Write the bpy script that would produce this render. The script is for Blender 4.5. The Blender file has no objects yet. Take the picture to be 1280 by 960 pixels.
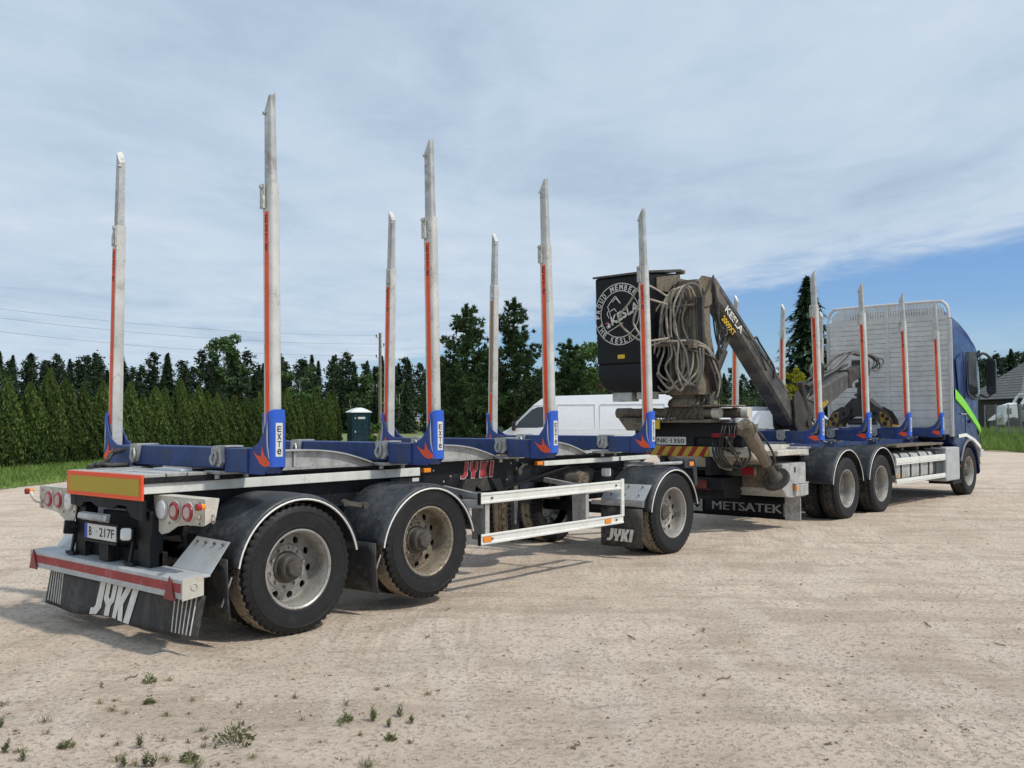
import bpy, bmesh, math, random
import numpy as np
from mathutils import Vector, Matrix, noise

# ------------------------------------------------------------------ camera, world, sun, exposure
scene = bpy.context.scene
col = scene.collection
CAM = Vector((-4.6537, -7.4403, 1.70)); YAW = 0.7059; PITCH = 0.0365; ROLL = -0.0052; FPX = 1179.77
camd = bpy.data.cameras.new('camera'); camo = bpy.data.objects.new('camera', camd); col.objects.link(camo)
camd.sensor_width = 36.0; camd.lens = FPX / 1280 * 36.0; camd.clip_start = 0.05; camd.clip_end = 3000
_F = Vector((math.cos(YAW) * math.cos(PITCH), math.sin(YAW) * math.cos(PITCH), math.sin(PITCH)))
_R = _F.cross(Vector((0, 0, 1))).normalized(); _U = _R.cross(_F)
_R2 = _R * math.cos(ROLL) + _U * math.sin(ROLL); _U2 = -_R * math.sin(ROLL) + _U * math.cos(ROLL)
camo.matrix_world = Matrix(((_R2.x, _U2.x, -_F.x, CAM.x), (_R2.y, _U2.y, -_F.y, CAM.y), (_R2.z, _U2.z, -_F.z, CAM.z), (0, 0, 0, 1)))
scene.camera = camo

SUN_EL = math.radians(52); SUN_DIR = Vector((0.24, -0.97, 0)).normalized()
to_sun = Vector((SUN_DIR.x * math.cos(SUN_EL), SUN_DIR.y * math.cos(SUN_EL), math.sin(SUN_EL)))
sund = bpy.data.lights.new('sun', 'SUN'); sund.energy = 2.5; sund.angle = math.radians(2.6); sund.color = (1.0, 0.935, 0.84)
suno = bpy.data.objects.new('sun', sund); col.objects.link(suno); suno.location = (0, 0, 60)
suno.rotation_euler = (-to_sun).to_track_quat('-Z', 'Y').to_euler()

world = bpy.data.worlds.new('World'); scene.world = world; world.use_nodes = True
def build_world():
    nt = world.node_tree; N = nt.nodes; L = nt.links; N.clear()
    out = N.new('ShaderNodeOutputWorld'); bg = N.new('ShaderNodeBackground'); bg.inputs['Strength'].default_value = 0.1
    L.new(bg.outputs[0], out.inputs[0])
    sky = N.new('ShaderNodeTexSky'); sky.sky_type = 'NISHITA'; sky.sun_disc = False
    sky.sun_elevation = SUN_EL; sky.sun_rotation = math.atan2(SUN_DIR.x, SUN_DIR.y); sky.dust_density = 0.6; sky.ozone_density = 1.6; sky.air_density = 1.0
    tc = N.new('ShaderNodeTexCoord'); sep = N.new('ShaderNodeSeparateXYZ'); L.new(tc.outputs['Generated'], sep.inputs[0])
    def m(op, a, b=None, c=None, clamp=False):
        n = N.new('ShaderNodeMath'); n.operation = op; n.use_clamp = clamp
        for i, v in enumerate((a, b, c)):
            if v is None: continue
            if hasattr(v, 'is_output'): L.new(v, n.inputs[i])
            else: n.inputs[i].default_value = v
        return n.outputs[0]
    z = m('MAXIMUM', sep.outputs[2], 0.0); zz = m('ADD', z, 0.02)
    px = m('DIVIDE', sep.outputs[0], zz); py = m('DIVIDE', sep.outputs[1], zz)
    cy, sy = math.cos(YAW), math.sin(YAW)
    a = m('ADD', m('MULTIPLY', px, cy), m('MULTIPLY', py, sy)); b = m('SUBTRACT', m('MULTIPLY', px, sy), m('MULTIPLY', py, cy))
    comb = N.new('ShaderNodeCombineXYZ'); L.new(a, comb.inputs[0]); L.new(b, comb.inputs[1])
    def nz(scale, detail, rough, dist=0.0, off=(0, 0, 0), sc=(1, 1, 1)):
        mp = N.new('ShaderNodeMapping'); mp.inputs['Location'].default_value = off; mp.inputs['Scale'].default_value = sc
        L.new(comb.outputs[0], mp.inputs[0])
        n = N.new('ShaderNodeTexNoise'); n.inputs['Scale'].default_value = scale; n.inputs['Detail'].default_value = detail
        n.inputs['Roughness'].default_value = rough; n.inputs['Distortion'].default_value = dist
        L.new(mp.outputs[0], n.inputs['Vector']); return n.outputs[0]
    n1 = nz(0.55, 8, 0.56, 0.6, (3.1, 1.7, 0), (0.6, 1, 1))      # broad billows
    n2 = nz(2.2, 7, 0.62, 0.4, (7.3, 0.4, 0), (0.7, 1, 1))       # fine texture
    n3 = nz(0.32, 4, 0.5, 0.3, (1.0, 5.0, 0))
    # straight edge of the cloud sheet: a + 1.9 b = 8.6, ragged by noise
    edge = m('SUBTRACT', 9.3, m('ADD', a, m('MULTIPLY', b, 1.9)))
    edge = m('ADD', edge, m('MULTIPLY', m('SUBTRACT', n1, 0.5), 3.2))
    edge = m('ADD', edge, m('MULTIPLY', m('SUBTRACT', n2, 0.5), 2.4))
    cover = N.new('ShaderNodeMapRange'); cover.interpolation_type = 'SMOOTHSTEP'
    cover.inputs['From Min'].default_value = -0.6; cover.inputs['From Max'].default_value = 1.5
    cover.inputs['To Min'].default_value = 0.0; cover.inputs['To Max'].default_value = 0.97; L.new(edge, cover.inputs[0])
    # low cloud bank far out near the horizon and left wisps
    low = N.new('ShaderNodeMapRange'); low.interpolation_type = 'SMOOTHSTEP'
    low.inputs['From Min'].default_value = 0.47; low.inputs['From Max'].default_value = 0.68; low.inputs['To Max'].default_value = 0.75
    n4 = nz(0.16, 5, 0.55, 0.5, (2.0, 9.0, 0), (0.45, 1, 1)); L.new(n4, low.inputs[0])
    lf = N.new('ShaderNodeMapRange'); lf.interpolation_type = 'SMOOTHSTEP'; L.new(b, lf.inputs[0])
    lf.inputs['From Min'].default_value = 0.5; lf.inputs['From Max'].default_value = -5.0; lf.inputs['To Max'].default_value = 0.62
    cov = m('MAXIMUM', m('MAXIMUM', cover.outputs[0], low.outputs[0]), lf.outputs[0])
    # cloud brightness
    sh = m('ADD', m('MULTIPLY', n1, 0.75), m('ADD', m('MULTIPLY', n2, 0.42), m('MULTIPLY', n3, 0.22)))
    ramp = N.new('ShaderNodeValToRGB'); L.new(sh, ramp.inputs[0])
    e = ramp.color_ramp.elements
    e[0].position = 0.44; e[0].color = (0.335, 0.43, 0.56, 1); e[1].position = 0.90; e[1].color = (0.60, 0.68, 0.765, 1)
    el = ramp.color_ramp.elements.new(0.66); el.color = (0.475, 0.58, 0.70, 1)
    sc = N.new('ShaderNodeVectorMath'); sc.operation = 'SCALE'; L.new(ramp.outputs[0], sc.inputs[0]); sc.inputs['Scale'].default_value = 10.3
    ss = N.new('ShaderNodeVectorMath'); ss.operation = 'MULTIPLY'; L.new(sky.outputs[0], ss.inputs[0]); ss.inputs[1].default_value = (0.66, 0.86, 1.16)
    mix = N.new('ShaderNodeMix'); mix.data_type = 'RGBA'; L.new(cov, mix.inputs['Factor']); L.new(ss.outputs[0], mix.inputs['A']); L.new(sc.outputs[0], mix.inputs['B'])
    L.new(mix.outputs['Result'], bg.inputs['Color'])
build_world()
world.cycles.sampling_method = 'MANUAL'; world.cycles.sample_map_resolution = 512
vs = scene.view_settings; vs.view_transform = 'Standard'; vs.look = 'None'; vs.exposure = 0.12; vs.gamma = 1.0; vs.use_curve_mapping = False
scene.render.engine = 'CYCLES'; scene.cycles.use_denoising = True; scene.cycles.max_bounces = 6; scene.cycles.transparent_max_bounces = 8
scene.cycles.caustics_reflective = False; scene.cycles.caustics_refractive = False

random.seed(11); rng = np.random.default_rng(7)

# ------------------------------------------------------------------ helpers
class MB:
    """collects shapes into one mesh"""
    def __init__(s): s.v = []; s.f = []
    def add(s, verts, faces):
        o = len(s.v); s.v += [tuple(p) for p in verts]; s.f += [tuple(i + o for i in f) for f in faces]; return s
    def box(s, x0, x1, y0, y1, z0, z1):
        if x0 > x1: x0, x1 = x1, x0
        if y0 > y1: y0, y1 = y1, y0
        if z0 > z1: z0, z1 = z1, z0
        return s.add([(x0, y0, z0), (x1, y0, z0), (x1, y1, z0), (x0, y1, z0), (x0, y0, z1), (x1, y0, z1), (x1, y1, z1), (x0, y1, z1)],
                     [(0, 3, 2, 1), (4, 5, 6, 7), (0, 1, 5, 4), (1, 2, 6, 5), (2, 3, 7, 6), (3, 0, 4, 7)])
    def bar(s, p, q, w, h, up=(0, 0, 1)):
        p = Vector(p); q = Vector(q); d = (q - p).normalized(); up = Vector(up)
        if abs(d.dot(up)) > 0.98: up = Vector((1, 0, 0))
        r = d.cross(up).normalized(); u = r.cross(d); vs = []
        for c in (p, q):
            for a, b in ((-1, -1), (1, -1), (1, 1), (-1, 1)): vs.append(c + r * a * w / 2 + u * b * h / 2)
        return s.add(vs, [(0, 1, 2, 3), (7, 6, 5, 4), (0, 4, 5, 1), (1, 5, 6, 2), (2, 6, 7, 3), (3, 7, 4, 0)])
    def prism(s, poly, axis, a, b):
        """2-D polygon extruded along axis; x:(y,z) y:(x,z) z:(x,y)"""
        def P(t, c): return {'x': (c, t[0], t[1]), 'y': (t[0], c, t[1]), 'z': (t[0], t[1], c)}[axis]
        n = len(poly); ar = sum(poly[i][0] * poly[(i + 1) % n][1] - poly[(i + 1) % n][0] * poly[i][1] for i in range(n))
        flip = (ar < 0) ^ (axis == 'y') ^ (a > b)
        vs = [P(t, a) for t in poly] + [P(t, b) for t in poly]
        fs = [tuple(reversed(range(n))), tuple(range(n, 2 * n))] + [(i, (i + 1) % n, n + (i + 1) % n, n + i) for i in range(n)]
        if flip: fs = [tuple(reversed(f)) for f in fs]
        return s.add(vs, fs)
    def loft(s, rings, cap=True):
        n = len(rings[0]); vs = [p for r in rings for p in r]; fs = []
        for k in range(len(rings) - 1):
            for i in range(n): fs.append((k * n + i, k * n + (i + 1) % n, (k + 1) * n + (i + 1) % n, (k + 1) * n + i))
        if cap: fs += [tuple(reversed(range(n))), tuple(range((len(rings) - 1) * n, len(rings) * n))]
        return s.add(vs, fs)
    def tube(s, pts, r, n=8, cap=True):
        pts = [Vector(p) for p in pts]; rs = r if isinstance(r, (list, tuple)) else [r] * len(pts); rings = []; u = None
        for i, p in enumerate(pts):
            d = (pts[min(i + 1, len(pts) - 1)] - pts[max(i - 1, 0)]).normalized()
            if u is None:
                u = d.cross(Vector((0, 0, 1)))
                if u.length < 0.1: u = d.cross(Vector((1, 0, 0)))
            u = (u - d * u.dot(d)).normalized(); w = d.cross(u)
            rings.append([p + (u * math.cos(2 * math.pi * k / n) + w * math.sin(2 * math.pi * k / n)) * rs[i] for k in range(n)])
        return s.loft(rings, cap)
    def cyl(s, p, q, r, r2=None, n=20): return s.tube([p, q], [r, r if r2 is None else r2], n)
    def lathe(s, prof, n=48, c=(0, 0, 0), axis='y', closed=False):
        """profile [(radius, position along axis)]"""
        vs = []; m = len(prof)
        for k in range(n):
            t = 2 * math.pi * k / n; ct, st = math.cos(t), math.sin(t)
            for r, h in prof:
                if axis == 'y': vs.append((c[0] + r * ct, c[1] + h, c[2] + r * st))
                elif axis == 'z': vs.append((c[0] + r * ct, c[1] + r * st, c[2] + h))
                else: vs.append((c[0] + h, c[1] + r * ct, c[2] + r * st))
        fs = []
        for k in range(n):
            k2 = (k + 1) % n
            for i in range(m if closed else m - 1):
                j = (i + 1) % m; f = (k * m + i, k * m + j, k2 * m + j, k2 * m + i)
                fs.append(f)
        return s.add(vs, fs)
    def poly(s, pts): return s.add(pts, [tuple(range(len(pts)))])
    def plane2d(s, poly, o, r, u, t=0.0):
        """flat polygon in the frame (o, r, u) with thickness t towards the viewer"""
        o = Vector(o); r = Vector(r); u = Vector(u); n = r.cross(u)
        A = [o + r * x + u * y for x, y in poly]
        ar = sum(poly[i][0] * poly[(i + 1) % len(poly)][1] - poly[(i + 1) % len(poly)][0] * poly[i][1] for i in range(len(poly)))
        if ar < 0: A.reverse()
        if t == 0: return s.poly(A)
        k = len(A); B = [p + n * t for p in A]
        return s.add(A + B, [tuple(range(k, 2 * k))] + [(i, (i + 1) % k, k + (i + 1) % k, k + i) for i in range(k)])
    def text(s, txt, o, r, u, h, w=None, bold=0.0, shear=0.0, t=0.0015):
        me = text_mesh(txt, bold); vs = np.array([v.co[:2] for v in me.vertices]); mn = vs.min(0); mx = vs.max(0)
        k = h / (mx[1] - mn[1]); kx = k if w is None else w / (mx[0] - mn[0])
        o = Vector(o); r = Vector(r); u = Vector(u); n = r.cross(u)
        P = [o + r * ((a - mn[0]) * kx + shear * (b - mn[1]) * k) + u * ((b - mn[1]) * k) + n * t for a, b in vs]
        s.add(P, [tuple(p.vertices) for p in me.polygons]); return (mx[0] - mn[0]) * kx
    def build(s, name, mat, parent=None, smooth=None, bevel=0.0, solid=0.0, seg=2):
        me = bpy.data.meshes.new(name); me.from_pydata([tuple(p) for p in s.v], [], s.f); me.update()
        return obj(name, me, mat, parent, smooth, bevel, solid, seg)
_tc = {}
def text_mesh(txt, bold):
    if (txt, bold) in _tc: return _tc[(txt, bold)]
    cu = bpy.data.curves.new('lettering', 'FONT'); cu.body = txt; cu.offset = bold; cu.resolution_u = 3; cu.size = 1.0
    o = bpy.data.objects.new('lettering', cu); col.objects.link(o)
    bpy.context.view_layer.update()
    me = bpy.data.meshes.new_from_object(o.evaluated_get(bpy.context.evaluated_depsgraph_get()))
    bpy.data.objects.remove(o); bpy.data.curves.remove(cu); _tc[(txt, bold)] = me; return me
def obj(name, me, mat, parent=None, smooth=None, bevel=0.0, solid=0.0, seg=2):
    o = bpy.data.objects.new(name, me); col.objects.link(o)
    if mat is not None and not me.materials: me.materials.append(mat)
    if parent is not None: o.parent = parent
    if smooth is not None:
        me.polygons.foreach_set('use_smooth', [True] * len(me.polygons)); me.set_sharp_from_angle(angle=math.radians(smooth))
    if solid:
        m = o.modifiers.new('solid', 'SOLIDIFY'); m.thickness = solid; m.offset = 0
    if bevel:
        m = o.modifiers.new('bevel', 'BEVEL'); m.width = bevel; m.segments = seg; m.limit_method = 'ANGLE'; m.angle_limit = math.radians(40); m.harden_normals = False
    return o
def empty(name, loc=(0, 0, 0), rz=0.0, parent=None):
    o = bpy.data.objects.new(name, None); col.objects.link(o); o.location = loc; o.rotation_euler = (0, 0, rz); o.empty_display_size = 0.2
    if parent is not None: o.parent = parent
    return o
def tag(o, label=None, cat=None, group=None, kind=None):
    if label: o['label'] = label
    if cat: o['category'] = cat
    if group: o['group'] = group
    if kind: o['kind'] = kind
    return o
def copy_tree(o, parent=None):
    c = o.copy(); col.objects.link(c)
    if parent is not None: c.parent = parent
    for ch in list(o.children): copy_tree(ch, c)
    return c
def spline(pts, k=8):
    pts = [Vector(p) for p in pts]; P = [pts[0]] + pts + [pts[-1]]; out = []
    for i in range(1, len(P) - 2):
        a, b, c, d = P[i - 1], P[i], P[i + 1], P[i + 2]
        for j in range(k):
            t = j / k
            out.append(0.5 * ((2 * b) + (c - a) * t + (2 * a - 5 * b + 4 * c - d) * t * t + (3 * b - a - 3 * c + d) * t ** 3))
    out.append(pts[-1]); return out
def ground_at(u, d):
    """a place on the ground: bearing given as a pixel column, d metres ahead"""
    q = Vector((math.cos(YAW), math.sin(YAW), 0)); r = Vector((math.sin(YAW), -math.cos(YAW), 0))
    p = Vector((CAM.x, CAM.y, 0)) + q * d + r * (d * (u - 640) / FPX); return p

# ------------------------------------------------------------------ materials
def mat(name, c, rough=0.6, metal=0.0, var=0.18, vs=7.0, dirt=0.0, dc=(0.30, 0.25, 0.19), ds=3.0, bump=0.0, bs=60.0, streak=0.0, coat=0.0, emit=0.0, spec=0.5, rv=0.15):
    M = bpy.data.materials.new(name); M.use_nodes = True; nt = M.node_tree; N = nt.nodes; L = nt.links; B = N['Principled BSDF']
    tc = N.new('ShaderNodeTexCoord')
    def nz(scale, detail=5, rough_=0.55, sc=(1, 1, 1)):
        mp = N.new('ShaderNodeMapping'); mp.inputs['Scale'].default_value = sc; L.new(tc.outputs['Object'], mp.inputs[0])
        n = N.new('ShaderNodeTexNoise'); n.inputs['Scale'].default_value = scale; n.inputs['Detail'].default_value = detail; n.inputs['Roughness'].default_value = rough_
        L.new(mp.outputs[0], n.inputs['Vector']); return n.outputs[0]
    def mr(v, a, b, c_, d):
        m = N.new('ShaderNodeMapRange'); L.new(v, m.inputs[0]); m.inputs[1].default_value = a; m.inputs[2].default_value = b; m.inputs[3].default_value = c_; m.inputs[4].default_value = d; return m.outputs[0]
    def mixc(f, a, b):
        m = N.new('ShaderNodeMix'); m.data_type = 'RGBA'; L.new(f, m.inputs['Factor'])
        for k, v in (('A', a), ('B', b)):
            if hasattr(v, 'is_output'): L.new(v, m.inputs[k])
            else: m.inputs[k].default_value = (*v, 1)
        return m.outputs['Result']
    n1 = nz(vs)
    cur = mixc(mr(n1, 0.3, 0.7, 0, 1), tuple(x * (1 - var) for x in c), tuple(min(1, x * (1 + var)) for x in c))
    if streak:
        ns = nz(9.0, 4, 0.6, (1, 1, 0.08)); cur = mixc(mr(ns, 0.50, 0.72, 0, streak), cur, dc)
    if dirt:
        n_a = nz(ds, 8, 0.66); n_b = nz(ds * 7, 5, 0.6); mm = N.new('ShaderNodeMath'); mm.operation = 'MULTIPLY_ADD'; L.new(n_b, mm.inputs[0]); mm.inputs[1].default_value = 0.4; ma = N.new('ShaderNodeMath'); ma.operation = 'MULTIPLY'; L.new(n_a, ma.inputs[0]); ma.inputs[1].default_value = 0.6; L.new(ma.outputs[0], mm.inputs[2]); nd = mm.outputs[0]
        lo = 0.575 - dirt * 0.17; cur = mixc(mr(nd, lo, lo + 0.09, 0, min(1.0, 0.4 + dirt * 0.6)), cur, dc)
        L.new(mr(nd, 0.45, 0.7, rough, min(1, rough + 0.35)), B.inputs['Roughness'])
    else:
        L.new(mr(n1, 0.3, 0.7, max(0.03, rough - rv), min(1, rough + rv)), B.inputs['Roughness'])
    L.new(cur, B.inputs['Base Color']); B.inputs['Metallic'].default_value = metal
    B.inputs['Specular IOR Level'].default_value = spec; B.inputs['Coat Weight'].default_value = coat; B.inputs['Coat Roughness'].default_value = 0.06
    if bump:
        bp = N.new('ShaderNodeBump'); bp.inputs['Strength'].default_value = bump; bp.inputs['Distance'].default_value = 0.01; L.new(nz(bs, 4), bp.inputs['Height']); L.new(bp.outputs[0], B.inputs['Normal'])
    return M
DUST = (0.33, 0.28, 0.22)
M = dict(
    black=mat('black_frame_paint', (0.010, 0.0115, 0.0145), 0.5, dirt=0.2, dc=(0.06, 0.053, 0.045), ds=4, spec=0.3),
    plastic=mat('black_fender_plastic', (0.022, 0.026, 0.032), 0.42, dirt=0.45, dc=(0.085, 0.088, 0.088), ds=2.6, vs=3, streak=0.3),
    flap=mat('rubber_flap', (0.03, 0.031, 0.033), 0.65, dirt=0.5, dc=(0.11, 0.10, 0.09), ds=3, streak=0.5),
    rubber=mat('tyre_rubber', (0.014, 0.014, 0.015), 0.55, dirt=0.30, dc=(0.036, 0.034, 0.032), ds=5, vs=10, bump=0.15, bs=40, spec=0.35),
    tread=mat('dusty_tread', (0.035, 0.032, 0.03), 0.9, dirt=0.95, dc=(0.34, 0.275, 0.20), ds=6),
    tread_clean=mat('dark_tread', (0.03, 0.028, 0.027), 0.9, dirt=0.5, dc=(0.15, 0.12, 0.09), ds=6),
    beam=mat('worn_blue_paint', (0.024, 0.055, 0.19), 0.45, var=0.3, dirt=0.40, dc=(0.075, 0.082, 0.11), ds=6, streak=0.65, bump=0.15),
    foot=mat('blue_stake_foot', (0.022, 0.105, 0.55), 0.32, var=0.1, dirt=0.12, dc=(0.03, 0.07, 0.3), ds=8),
    foot_dark=mat('worn_foot_plate', (0.028, 0.062, 0.24), 0.4, dirt=0.3, dc=(0.06, 0.07, 0.10), ds=8),
    alu=mat('stake_aluminium', (0.63, 0.62, 0.585), 0.40, 0.25, var=0.14, vs=5, dirt=0.36, dc=(0.34, 0.325, 0.29), ds=6, streak=0.40),
    alu_flat=mat('scuffed_aluminium', (0.50, 0.50, 0.485), 0.45, 0.4, var=0.2, vs=8, dirt=0.40, dc=(0.27, 0.26, 0.235), ds=7, streak=0.45),
    steel=mat('galvanised_steel', (0.46, 0.46, 0.45), 0.5, 0.5, var=0.2, vs=12, dirt=0.4, dc=(0.24, 0.22, 0.19), ds=5),
    bumper=mat('dusty_aluminium_bumper', (0.50, 0.52, 0.53), 0.5, 0.35, var=0.1, vs=4, dirt=0.4, dc=(0.42, 0.40, 0.36), ds=3),
    cream=mat('cream_dusty_paint', (0.56, 0.53, 0.46), 0.55, dirt=0.4, dc=(0.40, 0.36, 0.29), ds=5),
    white=mat('white_rail_paint', (0.74, 0.745, 0.70), 0.45, var=0.06, dirt=0.25, dc=(0.48, 0.45, 0.39), ds=4, streak=0.25),
    trim=mat('white_trim', (0.80, 0.79, 0.74), 0.5, var=0.08),
    orange=mat('orange_reflective', (0.86, 0.095, 0.02), 0.45, var=0.1, dirt=0.12, dc=(0.5, 0.1, 0.04), ds=9),
    brown=mat('faded_brown_strip', (0.34, 0.20, 0.11), 0.6, var=0.15),
    flame=mat('orange_red_decal', (0.86, 0.10, 0.03), 0.4, var=0.06),
    yellow_r=mat('yellow_reflective', (0.46, 0.33, 0.025), 0.5, var=0.06, vs=3),
    red_r=mat('orange_red_reflective', (0.92, 0.10, 0.03), 0.45, var=0.05),
    red_worn=mat('worn_red_tape', (0.34, 0.035, 0.035), 0.5, dirt=0.25, dc=(0.42, 0.33, 0.31), ds=14),
    red_lens=mat('red_lens', (0.30, 0.008, 0.015), 0.15, var=0.1, coat=0.5),
    red_tri=mat('red_triangle', (0.22, 0.02, 0.025), 0.3, var=0.2),
    pale_lens=mat('pale_lens', (0.55, 0.40, 0.39), 0.2, var=0.05, coat=0.5),
    clear_lens=mat('clear_lens', (0.66, 0.68, 0.68), 0.2, var=0.05, coat=0.6),
    amber=mat('amber_lens', (0.85, 0.26, 0.01), 0.2, var=0.1, coat=0.5),
    letter_w=mat('off_white_lettering', (0.72, 0.70, 0.64), 0.55, var=0.15, vs=14),
    letter_w2=mat('grey_white_lettering', (0.34, 0.33, 0.31), 0.6, var=0.3, vs=14),
    letter_k=mat('black_lettering', (0.012, 0.012, 0.014), 0.5, var=0.05),
    letter_r=mat('red_lettering', (0.45, 0.05, 0.06), 0.5, var=0.2, vs=20),
    letter_dr=mat('dark_red_lettering', (0.16, 0.02, 0.015), 0.5, var=0.1),
    plate_w=mat('number_plate_white', (0.66, 0.66, 0.63), 0.4, var=0.06),
    plate_b=mat('number_plate_blue', (0.02, 0.06, 0.38), 0.4),
    rim=mat('silver_rim', (0.40, 0.39, 0.365), 0.42, 0.45, var=0.15, dirt=0.45, dc=(0.20, 0.155, 0.105), ds=6),
    rim_rusty=mat('dusty_rim', (0.34, 0.30, 0.235), 0.5, 0.35, var=0.2, dirt=0.6, dc=(0.16, 0.115, 0.07), ds=6),
    hub=mat('greasy_hub', (0.07, 0.066, 0.06), 0.55, 0.2, var=0.3, dirt=0.5, dc=(0.16, 0.125, 0.09), ds=9),
    nut=mat('wheel_nut', (0.16, 0.13, 0.10), 0.5, 0.5),
    crane=mat('dusty_crane_paint', (0.225, 0.185, 0.135), 0.7, var=0.35, vs=5, dirt=0.60, dc=(0.06, 0.051, 0.040), ds=5, bump=0.2, streak=0.5),
    crane_dk=mat('dark_crane_paint', (0.035, 0.032, 0.03), 0.55, var=0.3, dirt=0.45, dc=(0.105, 0.088, 0.066), ds=5),
    boom=mat('dark_grey_boom', (0.070, 0.068, 0.064), 0.5, var=0.25, vs=4, dirt=0.5, dc=(0.165, 0.152, 0.125), ds=4),
    hose=mat('dusty_hose', (0.36, 0.32, 0.255), 0.8, var=0.3, vs=9, dirt=0.40, dc=(0.15, 0.13, 0.105), ds=7),
    hose_k=mat('black_hose', (0.03, 0.029, 0.028), 0.5, var=0.3, dirt=0.4, dc=(0.14, 0.125, 0.10), ds=10),
    hose_grey=mat('grey_hose', (0.13, 0.125, 0.115), 0.6, var=0.3),
    cover=mat('black_cover', (0.006, 0.0065, 0.008), 0.45, var=0.2, dirt=0.08, dc=(0.02, 0.019, 0.018), ds=6, spec=0.3),
    claw=mat('yellow_claw', (0.36, 0.21, 0.035), 0.55, dirt=0.5, dc=(0.12, 0.08, 0.04), ds=8),
    cab=mat('blue_cab_paint', (0.0025, 0.011, 0.085), 0.35, 0.0, var=0.08, coat=0.2, spec=0.35),
    lime=mat('lime_stripe', (0.22, 0.70, 0.03), 0.35, var=0.03),
    glass=mat('dark_glass', (0.012, 0.016, 0.018), 0.05, var=0.05, coat=0.3, spec=0.8, rv=0.02),
    van=mat('white_van_paint', (0.78, 0.80, 0.83), 0.3, var=0.03, coat=0.5, dirt=0.08, dc=(0.6, 0.6, 0.58)),
    grey_pl=mat('grey_plastic', (0.16, 0.165, 0.17), 0.5),
    toilet=mat('dark_teal_plastic', (0.005, 0.030, 0.042), 0.4, var=0.15),
    toilet_roof=mat('white_roof_plastic', (0.72, 0.74, 0.76), 0.45, var=0.05),
    wood=mat('weathered_pole_wood', (0.24, 0.20, 0.155), 0.85, var=0.25, dirt=0.4, dc=(0.14, 0.12, 0.10), streak=0.4, bump=0.3),
    plank=mat('dark_planks', (0.030, 0.027, 0.024), 0.85, var=0.3, dirt=0.3, dc=(0.06, 0.05, 0.045)),
    roof=mat('grey_slate_roof', (0.17, 0.165, 0.16), 0.8, var=0.25, vs=4, dirt=0.4, dc=(0.10, 0.10, 0.095), ds=2),
    fence=mat('fence_wire', (0.22, 0.23, 0.23), 0.5, 0.5),
    wire=mat('overhead_wire', (0.16, 0.18, 0.20), 0.6),
    board=mat('grey_aluminium_board', (0.61, 0.605, 0.585), 0.5, 0.10, var=0.14, vs=2.5, dirt=0.35, dc=(0.50, 0.485, 0.45), ds=3, streak=0.35),
    seam=mat('dark_seam', (0.05, 0.05, 0.05), 0.8),
    sticker=mat('yellow_sticker', (0.75, 0.48, 0.02), 0.45, var=0.05),
    bark=mat('pine_bark', (0.15, 0.095, 0.06), 0.9, var=0.35, vs=10, bump=0.4, bs=20),
    birch=mat('birch_bark', (0.42, 0.40, 0.37), 0.8, var=0.35, vs=6),
    stone=mat('pebble_stone', (0.46, 0.395, 0.315), 0.9, var=0.4, vs=40, spec=0.2),
    twig=mat('dry_twig', (0.16, 0.11, 0.07), 0.9),
)
def leaf_mat(name, lo, hi, rough=0.6, trans=0.25):
    Mt = bpy.data.materials.new(name); Mt.use_nodes = True; nt = Mt.node_tree; N = nt.nodes; L = nt.links; B = N['Principled BSDF']
    at = N.new('ShaderNodeAttribute'); at.attribute_name = 'tint'; oi = N.new('ShaderNodeObjectInfo')
    mx = N.new('ShaderNodeMix'); mx.data_type = 'RGBA'; L.new(at.outputs['Fac'], mx.inputs['Factor']); mx.inputs['A'].default_value = (*lo, 1); mx.inputs['B'].default_value = (*hi, 1)
    hs = N.new('ShaderNodeHueSaturation'); L.new(mx.outputs['Result'], hs.inputs['Color'])
    mr = N.new('ShaderNodeMapRange'); L.new(oi.outputs['Random'], mr.inputs[0]); mr.inputs[3].default_value = 0.78; mr.inputs[4].default_value = 1.22; L.new(mr.outputs[0], hs.inputs['Value'])
    L.new(hs.outputs[0], B.inputs['Base Color']); B.inputs['Roughness'].default_value = rough; B.inputs['Specular IOR Level'].default_value = 0.25
    if trans:
        tr = N.new('ShaderNodeBsdfTranslucent'); L.new(hs.outputs[0], tr.inputs[0]); ms = N.new('ShaderNodeMixShader'); ms.inputs[0].default_value = trans
        L.new(B.outputs[0], ms.inputs[1]); L.new(tr.outputs[0], ms.inputs[2]); L.new(ms.outputs[0], N['Material Output'].inputs[0])
    return Mt
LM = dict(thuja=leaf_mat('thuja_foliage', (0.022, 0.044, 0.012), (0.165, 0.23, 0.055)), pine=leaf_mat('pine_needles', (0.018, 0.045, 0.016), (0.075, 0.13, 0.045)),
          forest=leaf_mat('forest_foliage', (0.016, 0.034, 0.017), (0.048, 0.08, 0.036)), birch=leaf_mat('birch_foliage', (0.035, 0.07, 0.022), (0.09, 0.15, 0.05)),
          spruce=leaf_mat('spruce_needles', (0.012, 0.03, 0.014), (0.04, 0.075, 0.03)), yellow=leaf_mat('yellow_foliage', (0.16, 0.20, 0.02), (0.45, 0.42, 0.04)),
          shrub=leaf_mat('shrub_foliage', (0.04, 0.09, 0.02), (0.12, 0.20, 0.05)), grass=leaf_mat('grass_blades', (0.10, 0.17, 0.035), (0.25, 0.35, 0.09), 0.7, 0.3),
          drygrass=leaf_mat('dry_grass_blades', (0.16, 0.15, 0.05), (0.34, 0.28, 0.13), 0.8, 0.3), weed=leaf_mat('weed_leaves', (0.11, 0.13, 0.055), (0.25, 0.26, 0.125), 0.75, 0.2))

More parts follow.
